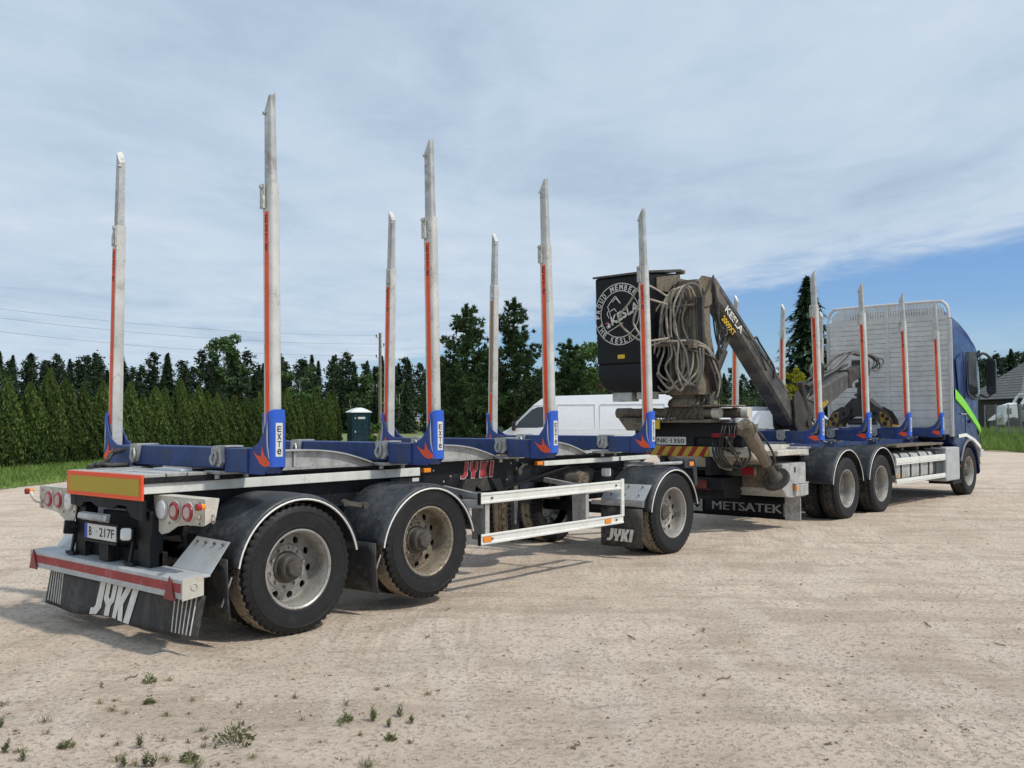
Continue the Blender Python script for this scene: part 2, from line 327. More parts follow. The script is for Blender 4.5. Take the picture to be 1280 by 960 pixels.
# ------------------------------------------------------------------ ground
def dirt_material():
    Mt = bpy.data.materials.new('dirt_yard'); Mt.use_nodes = True; nt = Mt.node_tree; N = nt.nodes; L = nt.links; B = N['Principled BSDF']
    tc = N.new('ShaderNodeTexCoord')
    def nz(scale, detail=6, rough=0.6, rot=0.0, sc=(1, 1, 1), dist=0.0):
        mp = N.new('ShaderNodeMapping'); mp.inputs['Rotation'].default_value = (0, 0, rot); mp.inputs['Scale'].default_value = sc; L.new(tc.outputs['Object'], mp.inputs[0])
        n = N.new('ShaderNodeTexNoise'); n.inputs['Scale'].default_value = scale; n.inputs['Detail'].default_value = detail; n.inputs['Roughness'].default_value = rough; n.inputs['Distortion'].default_value = dist
        L.new(mp.outputs[0], n.inputs['Vector']); return n.outputs[0]
    def vor(scale, feat='F1'):
        n = N.new('ShaderNodeTexVoronoi'); n.inputs['Scale'].default_value = scale; n.feature = feat; L.new(tc.outputs['Object'], n.inputs['Vector']); return n
    def mr(v, a, b, c=0.0, d=1.0, smooth=True):
        m = N.new('ShaderNodeMapRange'); L.new(v, m.inputs[0]); m.inputs[1].default_value = a; m.inputs[2].default_value = b; m.inputs[3].default_value = c; m.inputs[4].default_value = d
        if smooth: m.interpolation_type = 'SMOOTHSTEP'
        return m.outputs[0]
    def mix(f, a, b, mode='MIX'):
        m = N.new('ShaderNodeMix'); m.data_type = 'RGBA'; m.blend_type = mode
        if hasattr(f, 'is_output'): L.new(f, m.inputs['Factor'])
        else: m.inputs['Factor'].default_value = f
        for k, v in (('A', a), ('B', b)):
            if hasattr(v, 'is_output'): L.new(v, m.inputs[k])
            else: m.inputs[k].default_value = (*v, 1)
        return m.outputs['Result']
    def mul(a, b):
        m = N.new('ShaderNodeMath'); m.operation = 'MULTIPLY'
        for i, v in enumerate((a, b)):
            if hasattr(v, 'is_output'): L.new(v, m.inputs[i])
            else: m.inputs[i].default_value = v
        return m.outputs[0]
    def add(a, b):
        m = N.new('ShaderNodeMath'); m.operation = 'ADD'; L.new(a, m.inputs[0]); L.new(b, m.inputs[1]); return m.outputs[0]
    def arcs(cx, cy, kr, ka, off, detail=6, rough=0.6):
        # noise laid along circles round (cx, cy): the sweep of turning wheels
        s = N.new('ShaderNodeVectorMath'); s.operation = 'SUBTRACT'; L.new(tc.outputs['Object'], s.inputs[0]); s.inputs[1].default_value = (cx, cy, 0)
        ln = N.new('ShaderNodeVectorMath'); ln.operation = 'LENGTH'; L.new(s.outputs[0], ln.inputs[0]); sp = N.new('ShaderNodeSeparateXYZ'); L.new(s.outputs[0], sp.inputs[0])
        at = N.new('ShaderNodeMath'); at.operation = 'ARCTAN2'; L.new(sp.outputs[1], at.inputs[0]); L.new(sp.outputs[0], at.inputs[1])
        cb = N.new('ShaderNodeCombineXYZ'); L.new(mul(ln.outputs['Value'], kr), cb.inputs[0]); L.new(mul(at.outputs[0], ka), cb.inputs[1]); cb.inputs[2].default_value = off
        n = N.new('ShaderNodeTexNoise'); n.inputs['Scale'].default_value = 1.0; n.inputs['Detail'].default_value = detail; n.inputs['Roughness'].default_value = rough; n.inputs['Distortion'].default_value = 0.25; L.new(cb.outputs[0], n.inputs['Vector']); return n.outputs[0]
    broad = nz(0.35, 5, 0.6, dist=0.4); mid = nz(1.6, 7, 0.65)
    sweep = arcs(-24, -23, 1.7, 9.0, 0.0); sweep_f = arcs(-24, -23, 11.0, 26.0, 3.0, 4); sweep2 = arcs(26, -30, 1.5, 10.0, 7.0); sweep2_f = arcs(26, -30, 12.0, 30.0, 9.0, 4)
    fine = nz(26, 9, 0.74); grain = nz(150, 4, 0.6)
    c = mix(mr(broad, 0.38, 0.62), (0.65, 0.525, 0.415), (0.75, 0.62, 0.50))
    c = mix(mul(mr(mid, 0.50, 0.60), 0.4), c, (0.48, 0.385, 0.30))
    c = mix(mul(mr(sweep, 0.51, 0.60), 0.55), c, (0.44, 0.35, 0.27))
    c = mix(mul(mr(sweep2, 0.52, 0.60), 0.55), c, (0.74, 0.635, 0.53))
    c = mix(mul(mul(mr(sweep_f, 0.50, 0.60), mr(mid, 0.42, 0.56)), 0.45), c, (0.40, 0.32, 0.245))
    c = mix(mul(mul(mr(sweep2_f, 0.50, 0.60), mr(broad, 0.46, 0.58)), 0.40), c, (0.42, 0.335, 0.255))
    c = mix(mul(mr(fine, 0.50, 0.60), 0.80), c, (0.31, 0.245, 0.185))  # shade of fine crevices painted in as a darker tone
    c = mix(mul(mr(grain, 0.52, 0.62), 0.45), c, (0.78, 0.68, 0.58))
    v = vor(70); spk = mul(mr(v.outputs['Distance'], 0.16, 0.10, 0, 1), mr(nz(8, 3), 0.44, 0.56))
    c = mix(mul(spk, 0.75), c, (0.17, 0.135, 0.10))
    v2 = vor(26); spk2 = mul(mr(v2.outputs['Distance'], 0.12, 0.07, 0, 1), mr(nz(2.3, 4), 0.46, 0.56)); c = mix(mul(spk2, 0.8), c, (0.13, 0.10, 0.075))
    L.new(c, B.inputs['Base Color']); B.inputs['Roughness'].default_value = 0.95; B.inputs['Specular IOR Level'].default_value = 0.15
    h = add(add(mul(fine, 0.62), mul(grain, 0.14)), add(add(mul(mid, 0.6), add(mul(sweep, 0.5), mul(sweep_f, 0.28))), mul(spk2, 0.25)))
    bp = N.new('ShaderNodeBump'); bp.inputs['Strength'].default_value = 1.0; bp.inputs['Distance'].default_value = 0.042; L.new(h, bp.inputs['Height']); L.new(bp.outputs[0], B.inputs['Normal'])
    return Mt
def gz(x, y):
    """height of the yard: shallow ruts and lumps near the camera, flat under the wheels"""
    r = math.hypot(x + 2, y + 3); k = 1.0 if r < 14 else max(0.0, 1 - (r - 14) / 25)
    z = 0.014 * noise.noise((x * 0.55, y * 0.55, 3.0)) + 0.014 * noise.noise((x * 1.7, y * 1.7, 1.0)) + 0.010 * noise.noise((x * 4.3, y * 4.3, 2.0)) + 0.006 * noise.noise((x * 9, y * 9, 5.0))
    z += 0.013 * noise.noise((0.25 * (x * 0.97 + y * 0.2), 2.4 * (y * 0.97 - x * 0.2), 7.0))
    under = 1.0 if -1.4 < y < 1.4 and -1.2 < x < 19 else 0.0
    return z * k * (0.35 if under else 1.0) - 0.004
def axis_pts(lo, hi, step, far):
    a = list(np.arange(lo, hi, step)); s = step; x = hi
    while x < far: a.append(x); s *= 1.17; x += s
    s = step; x = lo - step; b = []
    while x > -far: b.append(x); s *= 1.17; x -= s
    return sorted(b) + a + [far] if b else a
gx = axis_pts(-4, 8, 0.06, 900); gy = axis_pts(-6.8, 4, 0.06, 900)
gv = [(x, y, gz(x, y)) for y in gy for x in gx]; nx = len(gx)
gf = [(j * nx + i, j * nx + i + 1, (j + 1) * nx + i + 1, (j + 1) * nx + i) for j in range(len(gy) - 1) for i in range(nx - 1)]
gme = bpy.data.meshes.new('ground'); gme.from_pydata(gv, [], gf); gme.update()
ground = obj('ground', gme, dirt_material(), smooth=60); tag(ground, 'pale sandy dirt yard with tyre tracks and gravel', kind='structure')

# grass land round the yard: starts at the yard's edge, rises a little to the right
EDGE = [(-34, -12), (-27, -6.5), (4.98, 17.5), (20, 28.75), (33.7, 39.0), (35.5, 33), (33.0, 27.5), (34.5, 20), (40, 12), (46.1, 5.3), (43.7, 2.7), (40, -4), (36, -14), (34, -40)]
def smooth_line(P, k=6):
    return [(p.x, p.y) for p in spline([(a, b, 0) for a, b in P], k)]
EL = smooth_line(EDGE)
def outward(i):
    p = Vector(EL[i]); c = Vector((6, -4)); return (p - c).normalized()
def land_z(x, y, t):
    rise = 0.0
    if x > 36 and y < 14: rise = 0.75 * min(1, t / 9.0)
    return 0.05 * min(1, t / 1.5) + rise
def grass_material():
    Mt = mat('grass_land', (0.15, 0.19, 0.055), 0.9, var=0.35, vs=1.2, dirt=0.38, dc=(0.26, 0.22, 0.11), ds=0.9, bump=0.5, bs=14); return Mt
rings = [0, 0.5, 1.5, 4, 9, 16, 40, 120, 500]; gv = []; 
for t in rings:
    for i, (x, y) in enumerate(EL):
        jit = 0.5 * noise.noise((x * 0.35, y * 0.35, 0)) + 0.25 * noise.noise((x * 1.3, y * 1.3, 4)) if t < 1 else 0
        d = outward(i) * (t + jit); gv.append((x + d.x, y + d.y, 0.006 + land_z(x, y, t)))
nE = len(EL); gf = [(j * nE + i, j * nE + i + 1, (j + 1) * nE + i + 1, (j + 1) * nE + i) for j in range(len(rings) - 1) for i in range(nE - 1)]
gf = [tuple(reversed(f)) for f in gf]
gme = bpy.data.meshes.new('grass_verge'); gme.from_pydata(gv, [], gf); gme.update()
verge = obj('grass_verge', gme, grass_material(), smooth=60); tag(verge, 'green grass land surrounding the dirt yard', kind='structure')

def tri_cloud(name, base, tip, width, tint, material, parent=None):
    """many thin triangles: base point, tip point, half-width vector"""
    n = len(base); V = np.empty((n, 3, 3)); V[:, 0] = base - width; V[:, 1] = base + width; V[:, 2] = tip
    me = bpy.data.meshes.new(name); me.vertices.add(n * 3); me.vertices.foreach_set('co', V.ravel()); me.loops.add(n * 3); me.loops.foreach_set('vertex_index', np.arange(n * 3, dtype=np.int32))
    me.polygons.add(n); me.polygons.foreach_set('loop_start', np.arange(0, n * 3, 3, dtype=np.int32))
    a = me.attributes.new('tint', 'FLOAT', 'FACE'); a.data.foreach_set('value', np.clip(tint, 0, 1).astype(np.float32)); me.update(calc_edges=True); me.validate()
    return obj(name, me, material, parent)
def quad_cloud(name, c, u, v, tint, material, parent=None, link=True):
    """many small pointed leaf quads: centre, half-length u, half-width v"""
    n = len(c); V = np.empty((n, 4, 3)); V[:, 0] = c - u; V[:, 1] = c + v - u * 0.1; V[:, 2] = c + u; V[:, 3] = c - v - u * 0.1
    me = bpy.data.meshes.new(name); me.vertices.add(n * 4); me.vertices.foreach_set('co', V.ravel()); me.loops.add(n * 4); me.loops.foreach_set('vertex_index', np.arange(n * 4, dtype=np.int32))
    me.polygons.add(n); me.polygons.foreach_set('loop_start', np.arange(0, n * 4, 4, dtype=np.int32))
    a = me.attributes.new('tint', 'FLOAT', 'FACE'); a.data.foreach_set('value', np.clip(tint, 0, 1).astype(np.float32)); me.update(calc_edges=True); me.validate()
    if not link: me.materials.append(material); return me
    return obj(name, me, material, parent)
def rand_unit(n):
    v = rng.normal(size=(n, 3)); return v / np.linalg.norm(v, axis=1)[:, None]
def grass_blades():
    B = []; 
    for k in range(64000):
        if k % 8 < 5:   # verge in front of the hedge
            s = rng.uniform(-14, 36); w = rng.uniform(-0.3, 5.2); p = np.array((4.98, 17.5)) + np.array((0.8, 0.6)) * s + np.array((-0.6, 0.8)) * w; h = 0.16 if w > 1 else 0.10; z = 0.04
            if rng.random() < 0.5 and w < 0.2: continue
        elif k % 8 < 7:  # bank beyond the truck
            i = rng.integers(0, 1000) / 1000; a = np.array((45.8, 6.6)) * (1 - i) + np.array((38.5, -7.0)) * i; w = rng.uniform(0, 1) ** 1.3 * 11; d = np.array((0.97, 0.1)); p = a + d * w; h = 0.28; z = 0.05 + 0.75 * min(1, w / 9.0)
        else:            # under the pines
            p = np.array((33.5, 26.0)) + rng.normal(size=2) * np.array((1.5, 5)); h = 0.25; z = 0.03
            if p[0] < 33.2: continue
        B.append((p[0], p[1], z, h))
    B = np.array(B); n = len(B); base = B[:, :3].copy(); h = B[:, 3] * rng.uniform(0.5, 1.6, n); a = rng.uniform(0, 6.28, n)
    tip = base + np.stack((np.cos(a) * h * 0.5, np.sin(a) * h * 0.5, h), 1); a2 = rng.uniform(0, 6.28, n); w = np.stack((np.cos(a2), np.sin(a2), 0 * a2), 1) * (0.012 + 0.02 * rng.random(n))[:, None]
    tint = rng.random(n) * 0.75 + 0.35 * (np.sin(base[:, 0] * 1.7) * np.sin(base[:, 1] * 1.3) * 0.5 + 0.5)
    o = tri_cloud('grass', base, tip, w, tint, LM['grass']); tag(o, 'short uneven green grass along the edges of the dirt yard', 'grass', kind='stuff')
grass_blades()
def ground_px(u, v):
    d = _F + _R2 * ((u - 640) / FPX) - _U2 * ((v - 480) / FPX); k = -CAM.z / d.z; p = CAM + d * k; return Vector((p.x, p.y, gz(p.x, p.y)))
# gravel: small loose stones scattered near the camera
def gravel():
    mb = MB(); ico = [Vector(p) for p in ((1, 0, 0), (-1, 0, 0), (0, 1, 0), (0, -1, 0), (0, 0, 1), (0, 0, -0.4))]; fa = [(0, 2, 4), (2, 1, 4), (1, 3, 4), (3, 0, 4), (2, 0, 5), (1, 2, 5), (3, 1, 5), (0, 3, 5)]
    for k in range(46000):
        d = 2.8 + 13 * random.random() ** 1.8; u = random.uniform(-20, 1300); p = ground_at(u, d)
        if -1.3 < p.y < 1.3 and p.x > -1.2: continue
        if noise.noise((p.x * 0.7, p.y * 0.7, 11)) + 0.6 * noise.noise((p.x * 2.6, p.y * 2.6, 5)) < -0.12 + 0.7 * (random.random() - 0.5): continue
        r = 0.0025 + 0.0105 * random.random() ** 4.5 * (0.7 + 0.06 * d); a = random.uniform(0, 6.28); ca, sa = math.cos(a), math.sin(a); sx, sy, sz = r * random.uniform(0.8, 1.6), r * random.uniform(0.7, 1.1), r * random.uniform(0.5, 0.9)
        z = gz(p.x, p.y); mb.add([(p.x + q.x * sx * ca - q.y * sy * sa, p.y + q.x * sx * sa + q.y * sy * ca, z + q.z * sz + r * 0.1) for q in ico], fa)
    o = mb.build('gravel', M['stone'], smooth=None); tag(o, 'loose small stones scattered over the sandy dirt', 'gravel', kind='stuff')
gravel()
def crumbs():
    mb = MB(); ico = [Vector(p) for p in ((1, 0, 0), (-1, 0, 0), (0, 1, 0), (0, -1, 0), (0, 0, 1), (0, 0, -0.4))]; fa = [(0, 2, 4), (2, 1, 4), (1, 3, 4), (3, 0, 4), (2, 0, 5), (1, 2, 5), (3, 1, 5), (0, 3, 5)]
    for k in range(2200):
        d = 3 + 17 * random.random() ** 1.3; p = ground_at(random.uniform(-20, 1300), d)
        if -1.3 < p.y < 1.3 and p.x > -1.2: continue
        n = random.choice((1, 1, 2, 3)); z = gz(p.x, p.y)
        for j in range(n):
            r = 0.003 + 0.010 * random.random() ** 3; q0 = (p.x + random.gauss(0, 0.015), p.y + random.gauss(0, 0.015)); a = random.uniform(0, 6.28); ca, sa = math.cos(a), math.sin(a); sx, sy, sz = r * random.uniform(0.9, 2.4), r * random.uniform(0.6, 1.0), r * random.uniform(0.5, 0.9)
            mb.add([(q0[0] + q.x * sx * ca - q.y * sy * sa, q0[1] + q.x * sx * sa + q.y * sy * ca, z + q.z * sz) for q in ico], fa)
    o = mb.build('soil_crumbs', M['twig']); tag(o, 'dark brown crumbs of bark and soil strewn over the dirt', 'bark litter', kind='stuff')
crumbs()

# ------------------------------------------------------------------ shared vehicle parts
def tyre_mesh(dusty):
    prof = [(0.298, -0.112), (0.318, -0.132), (0.335, -0.137), (0.338, -0.141), (0.344, -0.141), (0.347, -0.139), (0.40, -0.150), (0.448, -0.150), (0.452, -0.154), (0.460, -0.153), (0.464, -0.148), (0.478, -0.142)]
    tread = [(-0.134, .498, 1), (-0.122, .514, 1), (-0.082, .519, 1), (-0.078, .520, 0), (-0.076, .506, 0), (-0.066, .506, 0), (-0.064, .520, 0), (-0.022, .521, 2), (-0.020, .508, 0), (-0.010, .508, 0), (-0.008, .521, 2)]
    tread = tread + [(-y, r, k) for y, r, k in reversed(tread)]
    rows = [(r, y, 0) for r, y in prof] + [(r, y, k) for y, r, k in tread] + [(r, -y, 0) for r, y in reversed(prof)]
    n = 150; vs = []; fs = []; m = len(rows)
    for k in range(n):
        t = 2 * math.pi * k / n
        for i, (r, y, role) in enumerate(rows):
            if role == 1 and k % 3 == (0 if y < 0 else 1): r -= 0.016
            if role == 2 and k % 5 == 0: r -= 0.010
            vs.append((r * math.cos(t), y, r * math.sin(t)))
    for k in range(n):
        k2 = (k + 1) % n
        for i in range(m - 1): fs.append((k * m + i, k * m + i + 1, k2 * m + i + 1, k2 * m + i))
    me = bpy.data.meshes.new('tyre'); me.from_pydata(vs, [], fs); me.materials.append(M['rubber']); me.materials.append(M['tread'] if dusty else M['tread_clean'])
    idx = [1 if 13 < i % (m - 1) < m - 15 else 0 for i in range(len(fs))]; me.polygons.foreach_set('material_index', idx); me.update()
    me.polygons.foreach_set('use_smooth', [True] * len(fs)); me.set_sharp_from_angle(angle=math.radians(28)); return me
def holed_ring(mb, r0, r1, N, hr, yf, m=24, off=0.0):
    """ring between two radii with N round holes; yf(r) gives the depth"""
    rc = (r0 + r1) / 2; half = math.pi / N; rh = (r1 - r0) / 2
    for s in range(N):
        tc_ = 2 * half * s + off; vs = []
        for j in range(m):
            a = 2 * math.pi * j / m; ca, sa = math.cos(a), math.sin(a); k = 1 / max(abs(ca), abs(sa))
            vs.append((tc_ + ca * k * half, rc + sa * k * rh)); vs.append((tc_ + ca * hr / rc, rc + sa * hr))
        P = [(r * math.cos(t), yf(r), r * math.sin(t)) for t, r in vs]; mb.add(P, [(2 * j, 2 * ((j + 1) % m), 2 * ((j + 1) % m) + 1, 2 * j + 1) for j in range(m)])
        W = [(P[2 * j + 1][0], P[2 * j + 1][1] + 0.016, P[2 * j + 1][2]) for j in range(m)]
        mb.add([P[2 * j + 1] for j in range(m)] + W, [(j, (j + 1) % m, m + (j + 1) % m, m + j) for j in range(m)])
def rim_mesh(kind, material):
    mb = MB()
    if kind == 'mid':
        mb.lathe([(0.300, -0.118), (0.309, -0.136), (0.318, -0.134), (0.316, -0.120)], 64)
        mb.lathe([(0.309, -0.136), (0.298, -0.128), (0.292, -0.105), (0.282, -0.09), (0.277, -0.05), (0.272, 0.0), (0.268, 0.012)], 64)
        holed_ring(mb, 0.190, 0.268, 10, 0.031, lambda r: 0.012 - (0.268 - r) * 0.10)
        mb.lathe([(0.190, 0.0042), (0.180, 0.012), (0.10, 0.014), (0.085, 0.03), (0.0, 0.032)], 48); rb = 0.140; yb = 0.013
    elif kind == 'deep':
        mb.lathe([(0.300, -0.118), (0.309, -0.136), (0.318, -0.134), (0.316, -0.120)], 64)
        mb.lathe([(0.309, -0.136), (0.298, -0.128), (0.292, -0.105), (0.282, -0.09), (0.277, -0.03), (0.274, 0.02), (0.272, 0.048), (0.266, 0.058)], 64)
        holed_ring(mb, 0.192, 0.266, 10, 0.0295, lambda r: 0.058 - (0.266 - r) * 0.22)
        mb.lathe([(0.192, 0.0417), (0.182, 0.034), (0.10, 0.034)], 48); rb = 0.156; yb = 0.034
    else:
        mb.lathe([(0.300, -0.118), (0.309, -0.136), (0.318, -0.134), (0.316, -0.120)], 64)
        mb.lathe([(0.309, -0.136), (0.298, -0.128), (0.292, -0.105), (0.282, -0.085), (0.276, -0.03), (0.270, 0.0)], 64)
        holed_ring(mb, 0.192, 0.270, 10, 0.030, lambda r: 0.0 - (0.270 - r) * 0.42)
        mb.lathe([(0.192, -0.0328), (0.176, -0.050), (0.0, -0.052)], 48); rb = 0.145; yb = -0.050
    for k in range(10):
        a = 2 * math.pi * (k + 0.5) / 10; mb.cyl((rb * math.cos(a), yb + 0.01, rb * math.sin(a)), (rb * math.cos(a), yb - 0.024, rb * math.sin(a)), 0.0135, 0.011, 6)
    me = bpy.data.meshes.new('rim'); me.from_pydata([tuple(p) for p in mb.v], [], mb.f); me.materials.append(material); me.update()
    me.polygons.foreach_set('use_smooth', [True] * len(me.polygons)); me.set_sharp_from_angle(angle=math.radians(35)); return me
def hub_mesh(kind):
    mb = MB()
    if kind == 'long': mb.lathe([(0.13, 0.036), (0.128, 0.02), (0.112, 0.01), (0.105, -0.035), (0.094, -0.05), (0.090, -0.052), (0.070, -0.054), (0.066, -0.09), (0.058, -0.10), (0.0, -0.10)], 32)
    elif kind == 'short': mb.lathe([(0.115, 0.066), (0.11, 0.02), (0.09, 0.0), (0.085, -0.02), (0.0, -0.03)], 32)
    else: mb.lathe([(0.115, -0.06), (0.11, -0.085), (0.095, -0.10), (0.06, -0.108), (0.0, -0.11)], 32)
    me = bpy.data.meshes.new('hub'); me.from_pydata([tuple(p) for p in mb.v], [], mb.f); me.materials.append(M['hub']); me.update()
    me.polygons.foreach_set('use_smooth', [True] * len(me.polygons)); me.set_sharp_from_angle(angle=math.radians(35)); return me
TY = tyre_mesh(True); TYC = tyre_mesh(False)
RIM = {'deep': rim_mesh('deep', M['rim']), 'rusty': rim_mesh('deep', M['rim_rusty']), 'flat': rim_mesh('flat', M['rim']), 'mid': rim_mesh('mid', M['rim'])}
HUB = {'long': hub_mesh('long'), 'short': hub_mesh('short'), 'cap': hub_mesh('cap')}
def wheel(parent, x, side, z=0.505, rim='deep', hub='long', dual=True, dusty=True, scale=1.0, label=None):
    """side -1 right, +1 left; the outer sidewall at |y| = 1.255"""
    w = empty('wheel', (x, side * 1.103, z), 0.0 if side < 0 else math.pi, parent); w.scale = (scale,) * 3
    t = obj('tyre', TY if dusty else TYC, None, w); t.rotation_euler = (0, random.uniform(0, 6), 0)
    r = obj('rim', RIM[rim], None, w); r.rotation_euler = (0, random.uniform(0, 6), 0); obj('hub', HUB[hub], None, w)
    if dual:
        t2 = obj('tyre', TY if dusty else TYC, None, w); t2.location = (0, 0.34, 0); t2.rotation_euler = (0, random.uniform(0, 6), 0)
        r2 = obj('rim', RIM['flat'], None, w); r2.location = (0, 0.34, 0)
    if label: w['label'] = label
    return w
def fender(parent, cx, side, cz=0.49, r=0.615, a0=8, a1=168, yo=1.262, yi=0.60, flat=0.0, trim=True):
    mb = MB(); n = 26; cs = [(yo - 0.004, -0.045), (yo, -0.022), (yo - 0.012, -0.004), (yo - 0.05, 0.004), (yo - 0.30, 0.008), (yi + 0.03, 0.0), (yi, -0.02)]; rows = []
    for k in range(n + 1):
        a = math.radians(a0 + (a1 - a0) * k / n); row = []
        for y, dr in cs: row.append((cx + (r + dr) * math.cos(a), side * y, cz + (r + dr) * math.sin(a) * (1 - flat)))
        rows.append(row)
    m = len(cs); mb.add([p for r_ in rows for p in r_], [(k * m + i, k * m + i + 1, (k + 1) * m + i + 1, (k + 1) * m + i) for k in range(n) for i in range(m - 1)])
    f = mb.build('fender', M['plastic'], parent, smooth=50, solid=0.009)
    if trim:
        tb = MB(); tb.tube([(cx + (r - 0.035) * math.cos(math.radians(a0 + (a1 - a0) * k / n)), side * (yo + 0.003), cz + (r - 0.035) * math.sin(math.radians(a0 + (a1 - a0) * k / n)) * (1 - flat)) for k in range(n + 1)], 0.0085, 6); tb.build('edge_trim', M['trim'], f, smooth=60)
    return f
def rounded_rect(x0, x1, y0, y1, r, k=3):
    P = []
    for cx, cy, a in ((x1 - r, y0 + r, -90), (x1 - r, y1 - r, 0), (x0 + r, y1 - r, 90), (x0 + r, y0 + r, 180)):
        for i in range(k + 1): P.append((cx + r * math.cos(math.radians(a + 90 * i / k)), cy + r * math.sin(math.radians(a + 90 * i / k))))
    return P
LOGO = [[(0, 0), (0, .2), (.14, .2), (.22, .28), (.22, 1), (.54, 1), (.54, .22), (.34, 0)],
        [(.60, 1), (.86, 1), (.86, .60), (.93, .53), (1.0, .60), (1.0, 1), (1.26, 1), (1.26, .50), (1.09, .33), (1.09, 0), (.77, 0), (.77, .33), (.60, .50)],
        [(1.33, 0), (1.33, 1), (1.61, 1), (1.61, .66), (1.76, 1), (2.06, 1), (1.85, .5), (2.06, 0), (1.76, 0), (1.61, .34), (1.61, 0)], [(2.12, 0), (2.12, 1), (2.42, 1), (2.42, 0)]]
def logo(name, material, parent, o, r, u, w, h, shear=0.18, t=0.004, grow=0.0, squeeze=1.0):
    mb = MB(); r = Vector(r); u = Vector(u); n = r.cross(u)
    for L_ in LOGO:
        mx_ = (min(x for x, y in L_) + max(x for x, y in L_)) / 2; P = [((mx_ + (x - mx_) * squeeze) / 2.4 * w + shear * y * h, y * h) for x, y in L_]
        if grow:
            cx = sum(p[0] for p in P) / len(P); cy = h / 2; ww = max(p[0] for p in P) - min(p[0] for p in P)
            P = [(cx + (p[0] - cx) * (1 + grow / max(ww, 0.02) * 2), cy + (p[1] - cy) * (1 + grow / h * 2)) for p in P]
        mb.plane2d(P, o, r, u, t)
    return mb.build(name, material, parent)
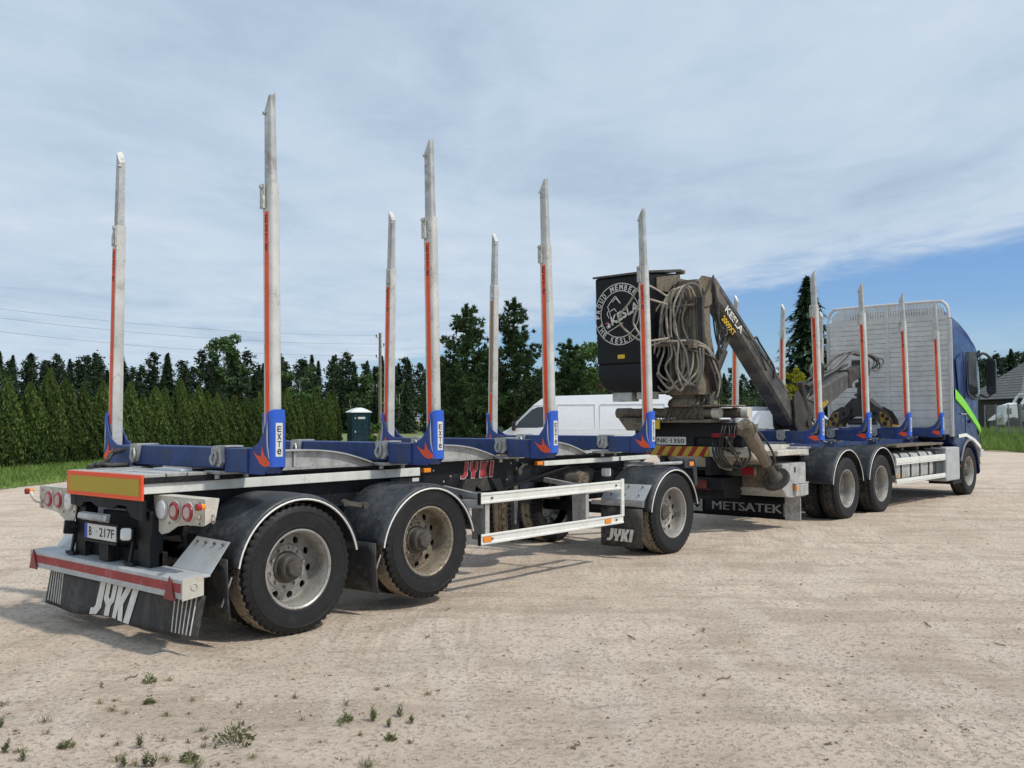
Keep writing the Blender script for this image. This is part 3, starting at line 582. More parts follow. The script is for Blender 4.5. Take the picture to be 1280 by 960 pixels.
def bolster(parent, x, zt, zj, zo0, zo1, truck=False, faded_left=False, rear=0.0):
    """cross beam with a telescopic stake at each end; children of the vehicle are the beam, sub-parts the rest"""
    mb = MB(); xr = x - 0.09; xf = x + 0.09
    mb.box(xr, xf, -0.69, 0.69, 1.305, 1.478)
    for s in (-1, 1): mb.box(xr + 0.022, xf - 0.022, s * 1.0, s * 1.245, 1.284, 1.470); mb.box(xr - 0.006, xf + 0.006, s * 0.72, s * 1.02, 1.282, 1.474)
    mb.box(xr + 0.02, xf - 0.02, -0.75, 0.75, 1.32, 1.465)
    b = mb.build('bolster', M['beam'], parent, bevel=0.008); b.scale = (1, 1.025, 1)
    for s in (-1, 1):
        # clamp casting
        mb = MB(); y0, y1 = s * 0.575, s * 0.715
        mb.prism([(y0, 1.484), (y1, 1.484), (y1 - s * 0.0, 1.44), (y1 + s * 0.01, 1.36), (y1 - s * 0.03, 1.322), (y0 + s * 0.035, 1.335), (y0 + s * 0.01, 1.40)], 'x', xr - 0.035, xr - 0.002)
        mb.box(xr - 0.03, xf, s * 0.60, s * 0.705, 1.480, 1.492)
        mb.tube(spline([(xr - 0.04, s * 0.63, 1.45), (xr - 0.055, s * 0.60, 1.39), (xr - 0.05, s * 0.63, 1.34), (xr - 0.05, s * 0.665, 1.39), (xr - 0.045, s * 0.655, 1.45)], 4), 0.012, 6)
        mb.build('clamp', M['alu_flat'], b, smooth=40)
        mb = MB(); mb.box(xr - 0.06, xf + 0.10, s * 0.52, s * 0.74, 1.262, 1.290)
        for q in (xr - 0.03, xf + 0.06): mb.cyl((q, s * 0.655, 1.225), (q, s * 0.655, 1.262), 0.022, None, 8)
        mb.build('mounting_plate', M['steel'], b, bevel=0.004)
        # foot: two side plates and a rounded outer sleeve
        pl = [(1.280, 1.335), (1.284, 1.70), (1.272, 1.755), (1.258, 1.765), (1.245, 1.70), (1.205, 1.60), (1.145, 1.525), (1.06, 1.480), (0.96, 1.470), (0.96, 1.275), (1.21, 1.275)]
        mb = MB()
        for a in (-1, 1):
            mb.prism([(s * p, z) for p, z in pl], 'x', x + a * 0.064, x + a * 0.076)
        ft = mb.build('foot_plate', M['foot_dark'], b, bevel=0.002)
        mb = MB(); rg = []
        for z, dz in ((1.335, 0.0), (1.50, 0), (1.76, 0)):
            out = [(-0.077, 1.245), (-0.077, 1.268), (-0.064, 1.290), (-0.042, 1.303), (0.042, 1.303), (0.064, 1.290), (0.077, 1.268), (0.077, 1.245)]
            ring = [(x + px, s * py, z + (0.03 * (py - 1.27) / 0.05 if z > 1.7 else 0)) for px, py in out]
            rg.append(ring if s > 0 else list(reversed(ring)))
        mb.loft([list(reversed(r_)) for r_ in rg]); mb.build('foot_sleeve', M['foot'], b, smooth=50)
        # flame and swoosh decals on the rear plate
        xd = x - 0.0775
        def dec(name, P, m_, t=0.002):
            d = MB(); d.prism([(s * p, z) for p, z in P], 'x', xd - t, xd); return d.build(name, m_, b)
        if not truck:
            dec('flame_decal', [(1.085, 1.452), (1.135, 1.425), (1.185, 1.415), (1.195, 1.495), (1.225, 1.43), (1.285, 1.375), (1.29, 1.345), (1.23, 1.335), (1.17, 1.36)], M['flame'])
            dec('swoosh_decal', [(1.262, 1.70), (1.252, 1.60), (1.256, 1.50), (1.285, 1.40), (1.270, 1.50), (1.268, 1.60)], M['alu'], 0.0025)
        else:
            dec('flame_decal', [(1.09, 1.38), (1.17, 1.415), (1.22, 1.395), (1.25, 1.425), (1.235, 1.38), (1.26, 1.335), (1.19, 1.325)], M['flame'])
            dec('swoosh_decal', [(1.10, 1.425), (1.19, 1.455), (1.225, 1.54), (1.255, 1.63), (1.27, 1.58), (1.255, 1.47), (1.23, 1.43), (1.17, 1.425)], M['grey_pl'], 0.0022)
            dec('dark_decal', [(1.15, 1.43), (1.235, 1.445), (1.262, 1.53), (1.268, 1.45), (1.25, 1.41)], M['letter_k'], 0.003)
        # lower stake
        def ring(z, yi, yo, hx, r, lean=0.0):
            P = [(-hx, yi), (hx, yi)] + [(hx - r + r * math.cos(a), yo - r + r * math.sin(a)) for a in (0, 0.5, 1.0, 1.57)] + [(-hx + r - r * math.sin(a), yo - r + r * math.cos(a)) for a in (0, 0.5, 1.0, 1.57)]
            Q = [(x + p, s * q, z) for p, q in P]; return Q if s > 0 else list(reversed(Q))
        mb = MB(); zs = 1.40 if not truck else 1.40
        mb.loft([ring(zs, 1.185, 1.288, 0.050, 0.030), ring(1.8, 1.180, 1.283, 0.049, 0.030), ring((zj + 1.8) / 2, 1.162, 1.268, 0.046, 0.030), ring(zj, 1.142, 1.246, 0.044, 0.028)])
        st = mb.build('stake', M['alu'], b, smooth=35)
        # extension with slanted tip
        mb = MB(); top = [(p[0], p[1], zt - (0.11 if abs(p[1]) < 1.17 else 0.0) - (0.02 if p[0] < x else 0)) for p in ring(zt, 1.138, 1.212, 0.028, 0.018)]
        mb.loft([ring(zj - 0.3, 1.152, 1.234, 0.034, 0.02), ring(zj + 0.001, 1.152, 1.234, 0.034, 0.02), top]); ex = mb.build('stake_extension', M['alu_flat'] , b, smooth=35)
        mb = MB(); mb.cyl((x - 0.045, s * 1.145, zt - 0.16), (x - 0.01, s * 1.145, zt - 0.16), 0.014, None, 8); mb.build('tip_pin', M['steel'], b)
        # latch at the top of the lower section
        mb = MB(); mb.box(x - 0.066, x - 0.050, s * 1.135, s * 1.185, zj - 0.20, zj - 0.008); mb.cyl((x - 0.08, s * 1.155, zj - 0.03), (x - 0.05, s * 1.155, zj - 0.03), 0.017, None, 10)
        mb.prism([(s * 1.15, zj - 0.18), (s * 1.19, zj - 0.20), (s * 1.185, zj - 0.10), (s * 1.165, zj - 0.07)], 'x', x - 0.075, x - 0.05); mb.build('latch', M['alu_flat'], b, smooth=40)
        # reflective strip on the rear face, following the lean
        def sy(z): f = (z - zs) / (zj - zs); return (1.185 - 0.043 * f, 1.288 - 0.042 * f, 0.050 - 0.006 * f)
        def strip(name, z0, z1, m_):
            d = MB(); a, c = sy(z0), sy(z1); w0 = 0.046; o0 = 0.034
            q = [(x - a[2] - 0.0035, s * (a[1] - o0 - w0), z0), (x - a[2] - 0.0035, s * (a[1] - o0), z0), (x - c[2] - 0.0035, s * (c[1] - o0), z1), (x - c[2] - 0.0035, s * (c[1] - o0 - w0), z1)]
            Q = [(x - a[2] + 0.002, q[0][1], z0), (x - a[2] + 0.002, q[1][1], z0), (x - c[2] + 0.002, q[2][1], z1), (x - c[2] + 0.002, q[3][1], z1)]
            fs = [(0, 1, 2, 3), (4, 7, 6, 5), (0, 4, 5, 1), (1, 5, 6, 2), (2, 6, 7, 3), (3, 7, 4, 0)]
            d.add(q + Q, fs); return d.build(name, m_, b)
        if faded_left and s > 0:
            strip('reflective_strip', zo0 - 0.1, 2.05, M['orange']); strip('faded_strip', 2.06, zo1, M['brown'])
        else:
            sp = strip('reflective_strip', zo0 - 0.1, zo1, M['orange'])
            d = MB(); z = zo1 - 0.085
            for ch in 'ExTe':
                a = sy(z); yc = s * (a[1] - 0.034 - 0.023)
                d.text(ch, (x - a[2] - 0.004, yc + 0.017, z), (0, -1, 0), (0, 0, 1), 0.058, 0.034, 0.012); z -= 0.075
            d.build('lettering', M['letter_dr'], b)
        # name plate on the outer face of the sleeve
        d = MB(); d.box(x - 0.032, x + 0.032, s * 1.3035, s * 1.3055, 1.415, 1.675); npl = d.build('name_plate', M['plate_w'], b)
        d = MB(); z = 1.605
        for ch in 'ExTe':
            d.text(ch, (x - s * -0.019, s * 1.3058, z), (-s, 0, 0), (0, 0, 1), 0.046, 0.038, 0.010)
            z -= 0.058
        d.build('lettering', M['letter_k'], b)
    return b
def ramp(parent, x0, x1):
    """curved aluminium log guard running forward from a bolster"""
    for s in (-1, 1):
        top = [(x0, 1.42), (x0 + (x1 - x0) * 0.45, 1.425), (x0 + (x1 - x0) * 0.68, 1.395), (x0 + (x1 - x0) * 0.85, 1.335), (x1, 1.262)]
        tp = [(p.x, p.z) for p in spline([(a, 0, c) for a, c in top], 4)]
        mb = MB(); mb.prism(tp + [(x1, 1.250), (x0, 1.285)], 'y', s * 0.575, s * 0.590)
        mb.box(x0 + (x1 - x0) * 0.38, x0 + (x1 - x0) * 0.38 + 0.02, s * 0.59, s * 0.61, 1.29, 1.42)
        g = mb.build('log_guard', M['alu_flat'], parent, smooth=30)
        mb = MB(); up = [(a, c + 0.012) for a, c in tp]; mb.prism(up + list(reversed(tp)), 'y', s * 0.55, s * 0.635); mb.build('guard_flange', M['bumper'], g, smooth=30)
        mb = MB(); mb.box(x0, x1 - 0.3, s * 0.56, s * 0.63, 1.262, 1.284); mb.build('base_flange', M['steel'], g)

# ------------------------------------------------------------------ log trailer
def build_trailer():
    T = empty('log_trailer'); tag(T, 'empty timber trailer with blue bolsters, tall stakes and JYKI rear flap', 'trailer')
    A2x, A3x = 1.445, 5.75
    # frame: two deep webs, flanges, cross members
    mb = MB()
    for s in (-1, 1):
        web = [(-0.985, 1.245), (-0.985, 1.00), (-0.55, 0.93), (3.25, 0.925), (4.4, 1.135), (6.25, 1.135), (6.25, 1.245)]
        mb.prism(web, 'y', s * 0.505, s * 0.525)
        mb.box(-0.985, 6.25, s * 0.40, s * 0.61, 1.245, 1.258); mb.box(-0.5, 3.2, s * 0.42, s * 0.60, 0.905, 0.925)
        mb.prism([(3.2, 0.905), (4.42, 1.115), (4.42, 1.135), (3.2, 0.925)], 'y', s * 0.42, s * 0.60)
    for x in (-0.9, -0.1, 0.75, 1.6, 2.5, 3.3, 4.2, 5.0, 5.8): mb.box(x, x + 0.12, -0.505, 0.505, 1.04 if x < 4 else 1.15, 1.22)
    fr = mb.build('frame', M['black'], T, bevel=0.003)
    # bolts and bracket on the web
    mb = MB()
    for x, z in ((2.35, 1.05), (2.45, 1.1), (3.35, 1.02), (3.42, 1.2), (3.52, 1.14), (3.62, 1.19), (2.9, 1.0), (3.2, 1.03), (2.2, 1.17)): mb.cyl((x, -0.524, z), (x, -0.536, z), 0.012, None, 6)
    mb.build('bolt', M['steel'], fr)
    mb = MB(); mb.tube(spline([(3.5, -0.535, 1.10), (3.54, -0.57, 1.13), (3.60, -0.57, 1.17), (3.68, -0.55, 1.18)], 4), 0.016, 6); mb.cyl((3.52, -0.53, 1.10), (3.52, -0.59, 1.10), 0.035, None, 10); mb.build('valve', M['hub'], fr, smooth=40)
    # white side rails
    for s in (-1, 1):
        mb = MB(); mb.box(-0.985, 1.93, s * 0.528, s * 0.62, 1.135, 1.215); mb.build('side_rail', M['white'], T, bevel=0.004)
        mb = MB(); mb.box(3.92, 5.45, s * 0.528, s * 0.62, 1.15, 1.205); mb.build('side_rail', M['white'], T, bevel=0.004)
        mb = MB(); mb.box(5.50, 6.2, s * 0.528, s * 0.62, 1.15, 1.205); mb.build('side_rail', M['white'], T, bevel=0.004)
        for x in (1.99, 3.80):
            mb = MB(); mb.box(x, x + 0.10, s * 0.56, s * 0.615, 1.16, 1.205); mb.build('side_marker_lamp', M['amber'], T, bevel=0.008)
        mb = MB(); mb.box(1.55, 1.95, s * 0.528, s * 0.60, 1.07, 1.125); d = mb.build('data_plate', M['black'], T, bevel=0.004)
        mb = MB(); mb.box(1.84, 1.93, s * 0.60, s * 0.602, 1.08, 1.115); mb.build('sticker', M['plate_w'], d)
    logo('frame_lettering_outline', M['letter_w'], fr, (2.60, -0.5265, 1.068), (1, 0, 0), (0, 0, 1), 0.52, 0.165, 0.12, 0.003, grow=0.009, squeeze=0.78)
    logo('frame_lettering', M['letter_r'], fr, (2.60, -0.5305, 1.068), (1, 0, 0), (0, 0, 1), 0.52, 0.165, 0.12, 0.002, squeeze=0.78)
    # deck over the tail
    xs = [-0.985, -0.80, -0.62, -0.44]
    for i in range(3):
        mb = MB(); mb.box(xs[i], xs[i + 1] - 0.012, -0.63, 0.63, 1.260, 1.285 + 0.003 * (i % 2)); mb.build('deck_plank', M['alu_flat'], T, bevel=0.003)
    mb = MB(); mb.box(-0.985, -0.2, -0.64, -0.60, 1.215, 1.258); mb.box(-0.985, -0.2, 0.60, 0.64, 1.215, 1.258); mb.build('deck_edge', M['black'], T)
    mb = MB(); mb.box(-0.56, -0.46, -0.42, 0.02, 1.287, 1.303); mb.build('white_slat', M['toilet_roof'], T)
    mb = MB()   # draped strap at the left corner of the tail
    mb.tube(spline([(-0.75, 0.62, 1.30), (-0.62, 0.82, 1.315), (-0.5, 0.95, 1.33), (-0.42, 1.00, 1.40), (-0.36, 0.92, 1.43), (-0.34, 0.80, 1.44)], 6), [0.022] * 31, 7); mb.tube(spline([(-0.85, 0.55, 1.30), (-0.70, 0.75, 1.31), (-0.55, 0.78, 1.30), (-0.42, 0.7, 1.30)], 6), 0.024, 7); mb.build('strap', M['hose_k'], T, smooth=60)
    # rear marker board
    mb = MB(); mb.box(-1.004, -0.985, -0.625, 0.625, 1.085, 1.282); pl = mb.build('rear_marker_board', M['red_r'], T, bevel=0.002)
    mb = MB(); mb.box(-1.0075, -1.004, -0.585, 0.585, 1.118, 1.248); mb.build('yellow_field', M['yellow_r'], pl)
    mb = MB(); mb.prism([(-0.60, 1.083), (0.60, 1.083), (0.60, 1.0), (0.42, 0.98), (0.36, 1.03), (0.24, 1.035), (0.12, 1.0), (-0.12, 1.0), (-0.22, 1.035), (-0.34, 1.03), (-0.42, 0.95), (-0.60, 0.92)], 'x', -0.982, -0.95); mb.build('tail_plate', M['black'], T, bevel=0.003)
    # tail interior: cross beam, suspension carriers
    mb = MB(); mb.box(-0.93, -0.82, -0.62, -0.44, 0.45, 1.0); mb.box(-0.93, -0.82, 0.44, 0.62, 0.45, 1.0); mb.box(-0.86, -0.78, -0.62, 0.62, 0.56, 0.68); mb.box(-0.80, -0.76, -0.4, 0.4, 0.6, 0.95); mb.build('tail_frame', M['black'], T, bevel=0.006)
    mb = MB()
    for s in (-1, 1): mb.box(-0.5, 2.2, s * 0.42, s * 0.52, 0.66, 0.78)
    for x in (0.0, A2x): mb.cyl((x, -0.95, 0.505 + (0.07 if x > 1 else 0)), (x, 0.95, 0.505 + (0.07 if x > 1 else 0)), 0.075, None, 16)
    for x in (0.0, A2x):
        for s in (-1, 1): mb.lathe([(0.0, -0.14), (0.10, -0.14), (0.13, -0.08), (0.125, 0.02), (0.13, 0.10), (0.0, 0.12)], 20, (x + 0.42, s * 0.47, 0.80), 'z')
    mb.build('suspension', M['black'], T, smooth=35)
    # hanger brackets under the frame by the lettering
    mb = MB(); mb.prism([(2.62, 1.06), (2.95, 1.06), (3.05, 0.90), (3.0, 0.74), (2.9, 0.74), (2.92, 0.88), (2.78, 0.99), (2.70, 0.80), (2.58, 0.78), (2.55, 0.95)], 'y', -0.60, -0.535); mb.prism([(2.98, 1.05), (3.12, 1.05), (3.25, 0.80), (3.18, 0.78)], 'y', -0.64, -0.62); mb.build('hanger_bracket', M['crane_dk'], T, bevel=0.004)
    mb = MB(); mb.bar((1.95, -0.62, 0.86), (2.25, -1.18, 0.86), 0.05, 0.08); mb.build('guard_arm', M['steel'], T)
    # rear lamp brackets
    for s in (-1, 1):
        xb = -0.86 if s < 0 else -0.955; i0 = 0.54
        prof = [(i0, 1.115), (i0 + 0.02, 0.98), (i0 + 0.05, 0.86), (i0 + 0.12, 0.825), (i0 + 0.22, 0.845), (i0 + 0.34, 0.90), (i0 + 0.48, 0.92), (1.24, 0.925), (1.262, 0.95), (1.262, 1.115)]
        mb = MB(); mb.prism([(s * a, z) for a, z in prof], 'x', xb, xb + 0.012); mb.box(xb, xb + 0.12, s * i0, s * 1.262, 1.115, 1.123); mb.prism([(xb, 1.115), (xb, 0.93), (xb + 0.09, 0.97), (xb + 0.12, 1.115)], 'y', s * 1.255, s * 1.265)
        br = mb.build('lamp_bracket', M['cream'], T, bevel=0.002)
        for k, (yy, kind) in enumerate(((i0 + 0.135, 'clear'), (i0 + 0.325, 'red'), (i0 + 0.515, 'red'))):
            c = (xb, s * yy, 1.015); q = MB(); q.lathe([(0.082, 0.0), (0.082, -0.008), (0.078, -0.012), (0.070, -0.012)], 28, c, 'x'); rg = q.build('lamp_rim', M['cream' if kind == 'red' else 'steel'], br, smooth=40)
            q = MB(); q.lathe([(0.070, -0.008), (0.066, -0.022), (0.050, -0.027), (0.044, -0.024)] if kind == 'red' else [(0.072, -0.008), (0.068, -0.022), (0.04, -0.030), (0.0, -0.032)], 28, c, 'x'); q.build('lamp_lens', M['red_lens' if kind == 'red' else 'clear_lens'], br, smooth=40)
            if kind == 'red': q = MB(); q.lathe([(0.046, -0.022), (0.04, -0.029), (0.0, -0.031)], 24, c, 'x'); q.build('lamp_centre', M['pale_lens'], br, smooth=40)
        q = MB()
        for yy, zz in ((i0 + 0.05, 0.93), (i0 + 0.24, 0.92), (1.2, 0.94), (1.2, 1.09)): q.cyl((xb - 0.006, s * yy, zz), (xb, s * yy, zz), 0.009, None, 6)
        q.build('bolt', M['nut'], br)
        q = MB(); q.tube(spline([(xb - 0.01, s * 1.20, 0.985), (xb - 0.05, s * 1.225, 1.0), (xb - 0.06, s * 1.27, 1.04), (xb - 0.06, s * 1.30, 1.065)], 4), [0.018] * 13, 8); st = q.build('marker_stalk', M['cream'], br, smooth=50)
        q = MB(); q.cyl((xb - 0.10, s * 1.318, 1.075), (xb - 0.07, s * 1.318, 1.075), 0.026, None, 14); q.build('red_marker', M['red_lens'], br, smooth=40)
        q = MB(); q.cyl((xb - 0.07, s * 1.318, 1.075), (xb - 0.035, s * 1.318, 1.075), 0.026, 0.02, 14); q.build('amber_marker', M['amber'], br, smooth=40)
        q = MB(); q.lathe([(0.028, -0.006), (0.036, 0.0), (0.028, 0.006), (0.020, 0.0)], 18, (xb + 0.06, s * 1.275, 0.975), 'x', True); q.build('tie_ring', M['steel'], br, smooth=60)
    # bumper with slanted wing plates
    mb = MB(); mb.prism([(-1.03, 0.42), (-1.03, 0.555), (-1.015, 0.565), (-0.80, 0.575), (-0.80, 0.555), (-1.0, 0.545), (-1.0, 0.42)], 'y', -1.25, 1.25); bp = mb.build('bumper', M['bumper'], T, bevel=0.003)
    for s in (-1, 1): mb = MB(); mb.prism([(-1.03, 0.41), (-1.03, 0.562), (-0.86, 0.572), (-0.86, 0.43)], 'y', s * 1.2505, s * 1.258); mb.build('bumper_end', M['cream'], bp)
    mb = MB(); mb.lathe([(0.024, 0), (0.028, -0.003), (0.024, -0.005)], 16, (-0.94, -1.258, 0.5), 'y'); mb.build('oval_slot', M['steel'], bp)
    mb = MB(); mb.box(-1.0325, -1.0302, -1.235, 1.235, 0.465, 0.53); mb.build('red_strip', M['red_worn'], bp)
    for y in (-1.10, 1.17):
        mb = MB(); mb.prism([(y - 0.078, 0.405), (y + 0.078, 0.405), (y, 0.575)], 'x', -1.046, -1.034); mb.build('reflector_triangle', M['red_tri'], bp, bevel=0.003)
    for s in (-1, 1):
        mb = MB(); mb.add([(-0.80, s * 0.72, 0.575), (-0.80, s * 1.25, 0.575), (-0.64, s * 1.25, 0.79), (-0.64, s * 0.80, 0.80)], [(0, 1, 2, 3)]); w = mb.build('wing_plate', M['bumper'], bp, solid=0.006)
        mb = MB()
        for k in range(4): mb.cyl((-0.665, s * (0.86 + 0.115 * k), 0.765), (-0.678, s * (0.86 + 0.115 * k), 0.775), 0.011, None, 6)
        mb.build('bolt', M['nut'], bp)
    # number plate, lamp bar and work lamps
    mb = MB(); mb.box(-0.995, -0.985, -0.21, 0.31, 0.74, 0.86); np_ = mb.build('number_plate', M['plate_w'], T, bevel=0.004)
    mb = MB(); mb.box(-0.998, -0.9952, 0.268, 0.308, 0.742, 0.858); mb.build('country_band', M['plate_b'], np_)
    mb = MB(); mb.text('B', (-0.9953, 0.235, 0.765), (0, -1, 0), (0, 0, 1), 0.072, 0.045, 0.015); mb.text('·', (-0.9953, 0.11, 0.797), (0, -1, 0), (0, 0, 1), 0.012, None, 0.01); mb.text('217F', (-0.9953, 0.06, 0.765), (0, -1, 0), (0, 0, 1), 0.072, 0.245, 0.012); mb.build('lettering', M['letter_k'], np_)
    mb = MB(); mb.box(-1.0, -0.93, -0.225, 0.325, 0.715, 0.735); mb.box(-0.984, -0.97, -0.225, 0.325, 0.715, 0.875); mb.box(-0.975, -0.90, -0.05, 0.10, 0.575, 0.72); mb.build('plate_holder', M['black'], T)
    mb = MB(); mb.prism([(-1.0, 0.885), (-1.04, 0.905), (-1.03, 0.945), (-0.99, 0.955)], 'y', -0.12, 0.36); mb.build('plate_lamp', M['alu_flat'], T, bevel=0.006)
    for y, ang in ((0.62, -0.35), (-0.37, 0.65)):
        mb = MB(); rr = rounded_rect(-0.052, 0.052, -0.055, 0.055, 0.025); f1 = [(0, a, b) for a, b in rr]; mb.loft([[(-0.05, a, b) for a, b in rr], [(0.02, a, b) for a, b in rr], [(0.06, a * 0.6, b * 0.6) for a, b in rr]])
        wl = mb.build('work_lamp', M['black'], T, smooth=40); wl.location = (-0.97, y, 0.80 if y > 0 else 0.815); wl.rotation_euler = (0, 0.1, ang)
        mb = MB(); mb.loft([[(-0.0515, a * 0.84, b * 0.84) for a, b in rr], [(-0.056, a * 0.75, b * 0.75) for a, b in rr]]); mb.build('lens', M['clear_lens' if y < 0 else 'glass'], wl, smooth=40)
        mb = MB(); mb.bar((-0.96, y, 0.58), (-0.93, y, 0.76), 0.03, 0.02); mb.box(-0.98, -0.9, y - 0.07, y + 0.07, 0.575, 0.60); mb.build('lamp_foot', M['black'], T)
    # long rear flap, slightly curved
    mb = MB(); n = 28
    def fx(t, k): y = 1.0 - 2.27 * t; return (-0.955 + 0.10 * max(0, (t - 0.55) / 0.45) ** 1.5 - 0.05 * k + 0.018 * math.sin(t * 17) * k, y, 0.425 - (0.30 + 0.02 * math.sin(t * 9)) * k)
    rows = 6; mb.add([fx(i / n, j / rows) for j in range(rows + 1) for i in range(n + 1)], [(j * (n + 1) + i, j * (n + 1) + i + 1, (j + 1) * (n + 1) + i + 1, (j + 1) * (n + 1) + i) for j in range(rows) for i in range(n)])
    fl = mb.build('rear_flap', M['flap'], T, smooth=60, solid=0.012)
    def on_flap(poly, off=0.009):   # (t, k) -> point just proud of the flap
        return [(fx(t, k)[0] - off, fx(t, k)[1], fx(t, k)[2]) for t, k in poly]
    lm = MB()
    for L_ in LOGO:
        P = []
        for q in range(len(L_)):
            a, b = L_[q], L_[(q + 1) % len(L_)]
            for k in range(3): P.append((a[0] + (b[0] - a[0]) * k / 3, a[1] + (b[1] - a[1]) * k / 3))
        # built as narrow vertical strips so it follows the curve
        lm.poly(list(reversed(on_flap([(0.365 + (x / 2.4 * 0.70 + 0.04 * y) * 0.9 / 2.22, 0.97 - y * 0.88) for x, y in P], 0.013))))
    lm.build('lettering', M['letter_w'], fl)
    for side in (0, 1):
        for k in range(6):
            st = MB(); t = (0.862 + 0.021 * k) if side else (0.02 + 0.018 * k); pts = [on_flap([(t + 0.012 * math.sin(j) * 0, kk)], 0.010)[0] for j, kk in enumerate((0.03, 0.25, 0.5, 0.75, 0.90))]
            st.tube(pts, 0.005, 5); st.build('flap_rib', M['letter_w'], fl, smooth=60)
    # wheels and fenders
    for s in (-1, 1):
        wheel(T, 0.0, s, 0.510, 'deep', 'long'); wheel(T, A2x, s, 0.585, 'rusty', 'long'); wheel(T, A3x, s, 0.505, 'mid', 'short')
        fender(T, 0.0, s, 0.485, 0.615, 12, 170); fender(T, A2x, s, 0.485, 0.615, 14, 170); fender(T, A3x, s, 0.475, 0.60, 10, 172)
        for x, z0, z1 in ((-0.655, 0.66, 0.19), (0.80, 0.63, 0.20)):
            mb = MB(); nn = 5; mb.add([(x + 0.03 * (j / 4) ** 2 - 0.01 * math.sin(i * 1.3), s * (0.66 + 0.58 * i / nn), z0 - (z0 - z1) * j / 4) for j in range(5) for i in range(nn + 1)], [(j * 6 + i, j * 6 + i + 1, (j + 1) * 6 + i + 1, (j + 1) * 6 + i) for j in range(4) for i in range(nn)]); mb.build('mud_flap', M['flap'], T, smooth=60, solid=0.012)
        for x in (-0.62, 0.86):
            mb = MB(); mb.bar((x + 0.03, s * 1.20, 0.52), (x - 0.03, s * 1.16, 0.30), 0.035, 0.012); mb.build('flap_bracket', M['steel'], T)
    # link between the fenders
    mb = MB(); mb.bar((0.56, -1.13, 0.99), (0.76, -1.13, 0.955), 0.012, 0.04); mb.cyl((0.55, -1.15, 0.99), (0.55, -1.11, 0.99), 0.03, None, 12); mb.cyl((0.77, -1.15, 0.953), (0.77, -1.11, 0.953), 0.03, None, 12); mb.build('fender_link', M['hub'], T, smooth=40)
    # front mud flap with name and slanted splash plate
    mb = MB(); n = 6; mb.add([(5.02 - 0.02 * math.sin(i) * j / 4, -0.64 - 0.60 * i / n, 0.60 - 0.47 * j / 4) for j in range(5) for i in range(n + 1)], [(j * 7 + i, j * 7 + i + 1, (j + 1) * 7 + i + 1, (j + 1) * 7 + i) for j in range(4) for i in range(n)]); ff = mb.build('mud_flap', M['flap'], T, smooth=60, solid=0.012); ff['label'] = 'front mud flap lettered JYKI'
    logo('lettering', M['letter_w'], ff, (4.985, -0.745, 0.20), (0, -1, 0), (0, 0, 1), 0.36, 0.15, 0.2, 0.003)
    mb = MB(); mb.add([(5.22, -0.62, 0.88), (5.22, -1.25, 0.88), (5.05, -1.25, 0.70), (5.05, -0.62, 0.70), (5.04, -0.62, 0.62), (5.04, -1.25, 0.62)], [(0, 1, 2, 3), (3, 2, 5, 4)]); sp = mb.build('splash_plate', M['bumper'], T, solid=0.006)
    mb = MB()
    for y in (-0.75, -0.95, -1.15): mb.cyl((5.18, y, 0.85), (5.165, y, 0.862), 0.010, None, 6); mb.cyl((5.09, y, 0.755), (5.075, y, 0.767), 0.010, None, 6)
    mb.build('bolt', M['nut'], sp)
    # side guards
    for s in (-1, 1):
        for nm, z0, z1 in (('guard_rail', 0.862, 0.972), ('guard_rail', 0.465, 0.572)):
            mb = MB(); y = s * 1.205; o = s * 0.018
            mb.prism([(y, z0), (y + o, z0 + 0.006), (y + o, z0 + 0.022), (y + o * 0.55, z0 + 0.030), (y + o * 0.55, z1 - 0.030), (y + o, z1 - 0.022), (y + o, z1 - 0.006), (y, z1)], 'x', 2.165, 4.65); g = mb.build(nm, M['white'], T, bevel=0.002)
            mb = MB(); mb.box(2.148, 2.165, s * 1.195, s * 1.225, z0 - 0.002, z1 + 0.002); mb.build('end_cap', M['black'], g)
            mb = MB(); mb.cyl((2.33, s * 1.21, (z0 + z1) / 2), (2.33, s * 1.232, (z0 + z1) / 2), 0.014, 0.01, 8); mb.cyl((4.5, s * 1.21, (z0 + z1) / 2), (4.5, s * 1.232, (z0 + z1) / 2), 0.014, 0.01, 8); mb.build('bolt', M['nut'], g)
            if z0 < 0.6:
                for x in (2.20, 4.27):
                    mb = MB(); mb.box(x, x + 0.115, s * 1.219, s * 1.228, z0 + 0.028, z0 + 0.078); mb.build('amber_reflector', M['amber'], g, bevel=0.003)
        for x in (2.25, 3.92):
            mb = MB(); mb.box(x, x + 0.06, s * 1.14, s * 1.203, 0.47, 0.97); mb.prism([(x + 0.02, 0.97), (x + 0.04, 0.97), (x + 0.035, 0.5), (x + 0.025, 0.5)], 'y', s * 1.0, s * 1.14); mb.bar((x + 0.03, s * 0.6, 0.99), (x + 0.03, s * 1.17, 0.92), 0.05, 0.05); mb.build('guard_post', M['alu_flat'], T)
        mb = MB(); mb.box(4.60, 4.66, s * 1.205, s * 1.226, 0.55, 0.985); mb.build('guard_post', M['white'], T, bevel=0.003)
    # spare wheel under the frame
    sw = empty('spare_wheel', (3.78, -0.12, 0.77), 0.62, T); t = obj('tyre', TY, None, sw); r = obj('rim', RIM['flat'], None, sw)
    # air tank, lamp, boxes below the frame
    mb = MB(); mb.lathe([(0.0, -0.32), (0.09, -0.30), (0.125, -0.25), (0.125, 0.25), (0.09, 0.30), (0.0, 0.32)], 24, (4.75, -0.42, 0.98), 'x'); mb.build('air_tank', M['crane_dk'], T, smooth=40)
    mb = MB(); mb.cyl((4.70, -0.60, 0.92), (4.70, -0.48, 0.96), 0.11, 0.11, 18); mb.cyl((4.70, -0.63, 0.91), (4.70, -0.60, 0.92), 0.035, None, 10); mb.build('brake_chamber', M['crane'], T, smooth=40)
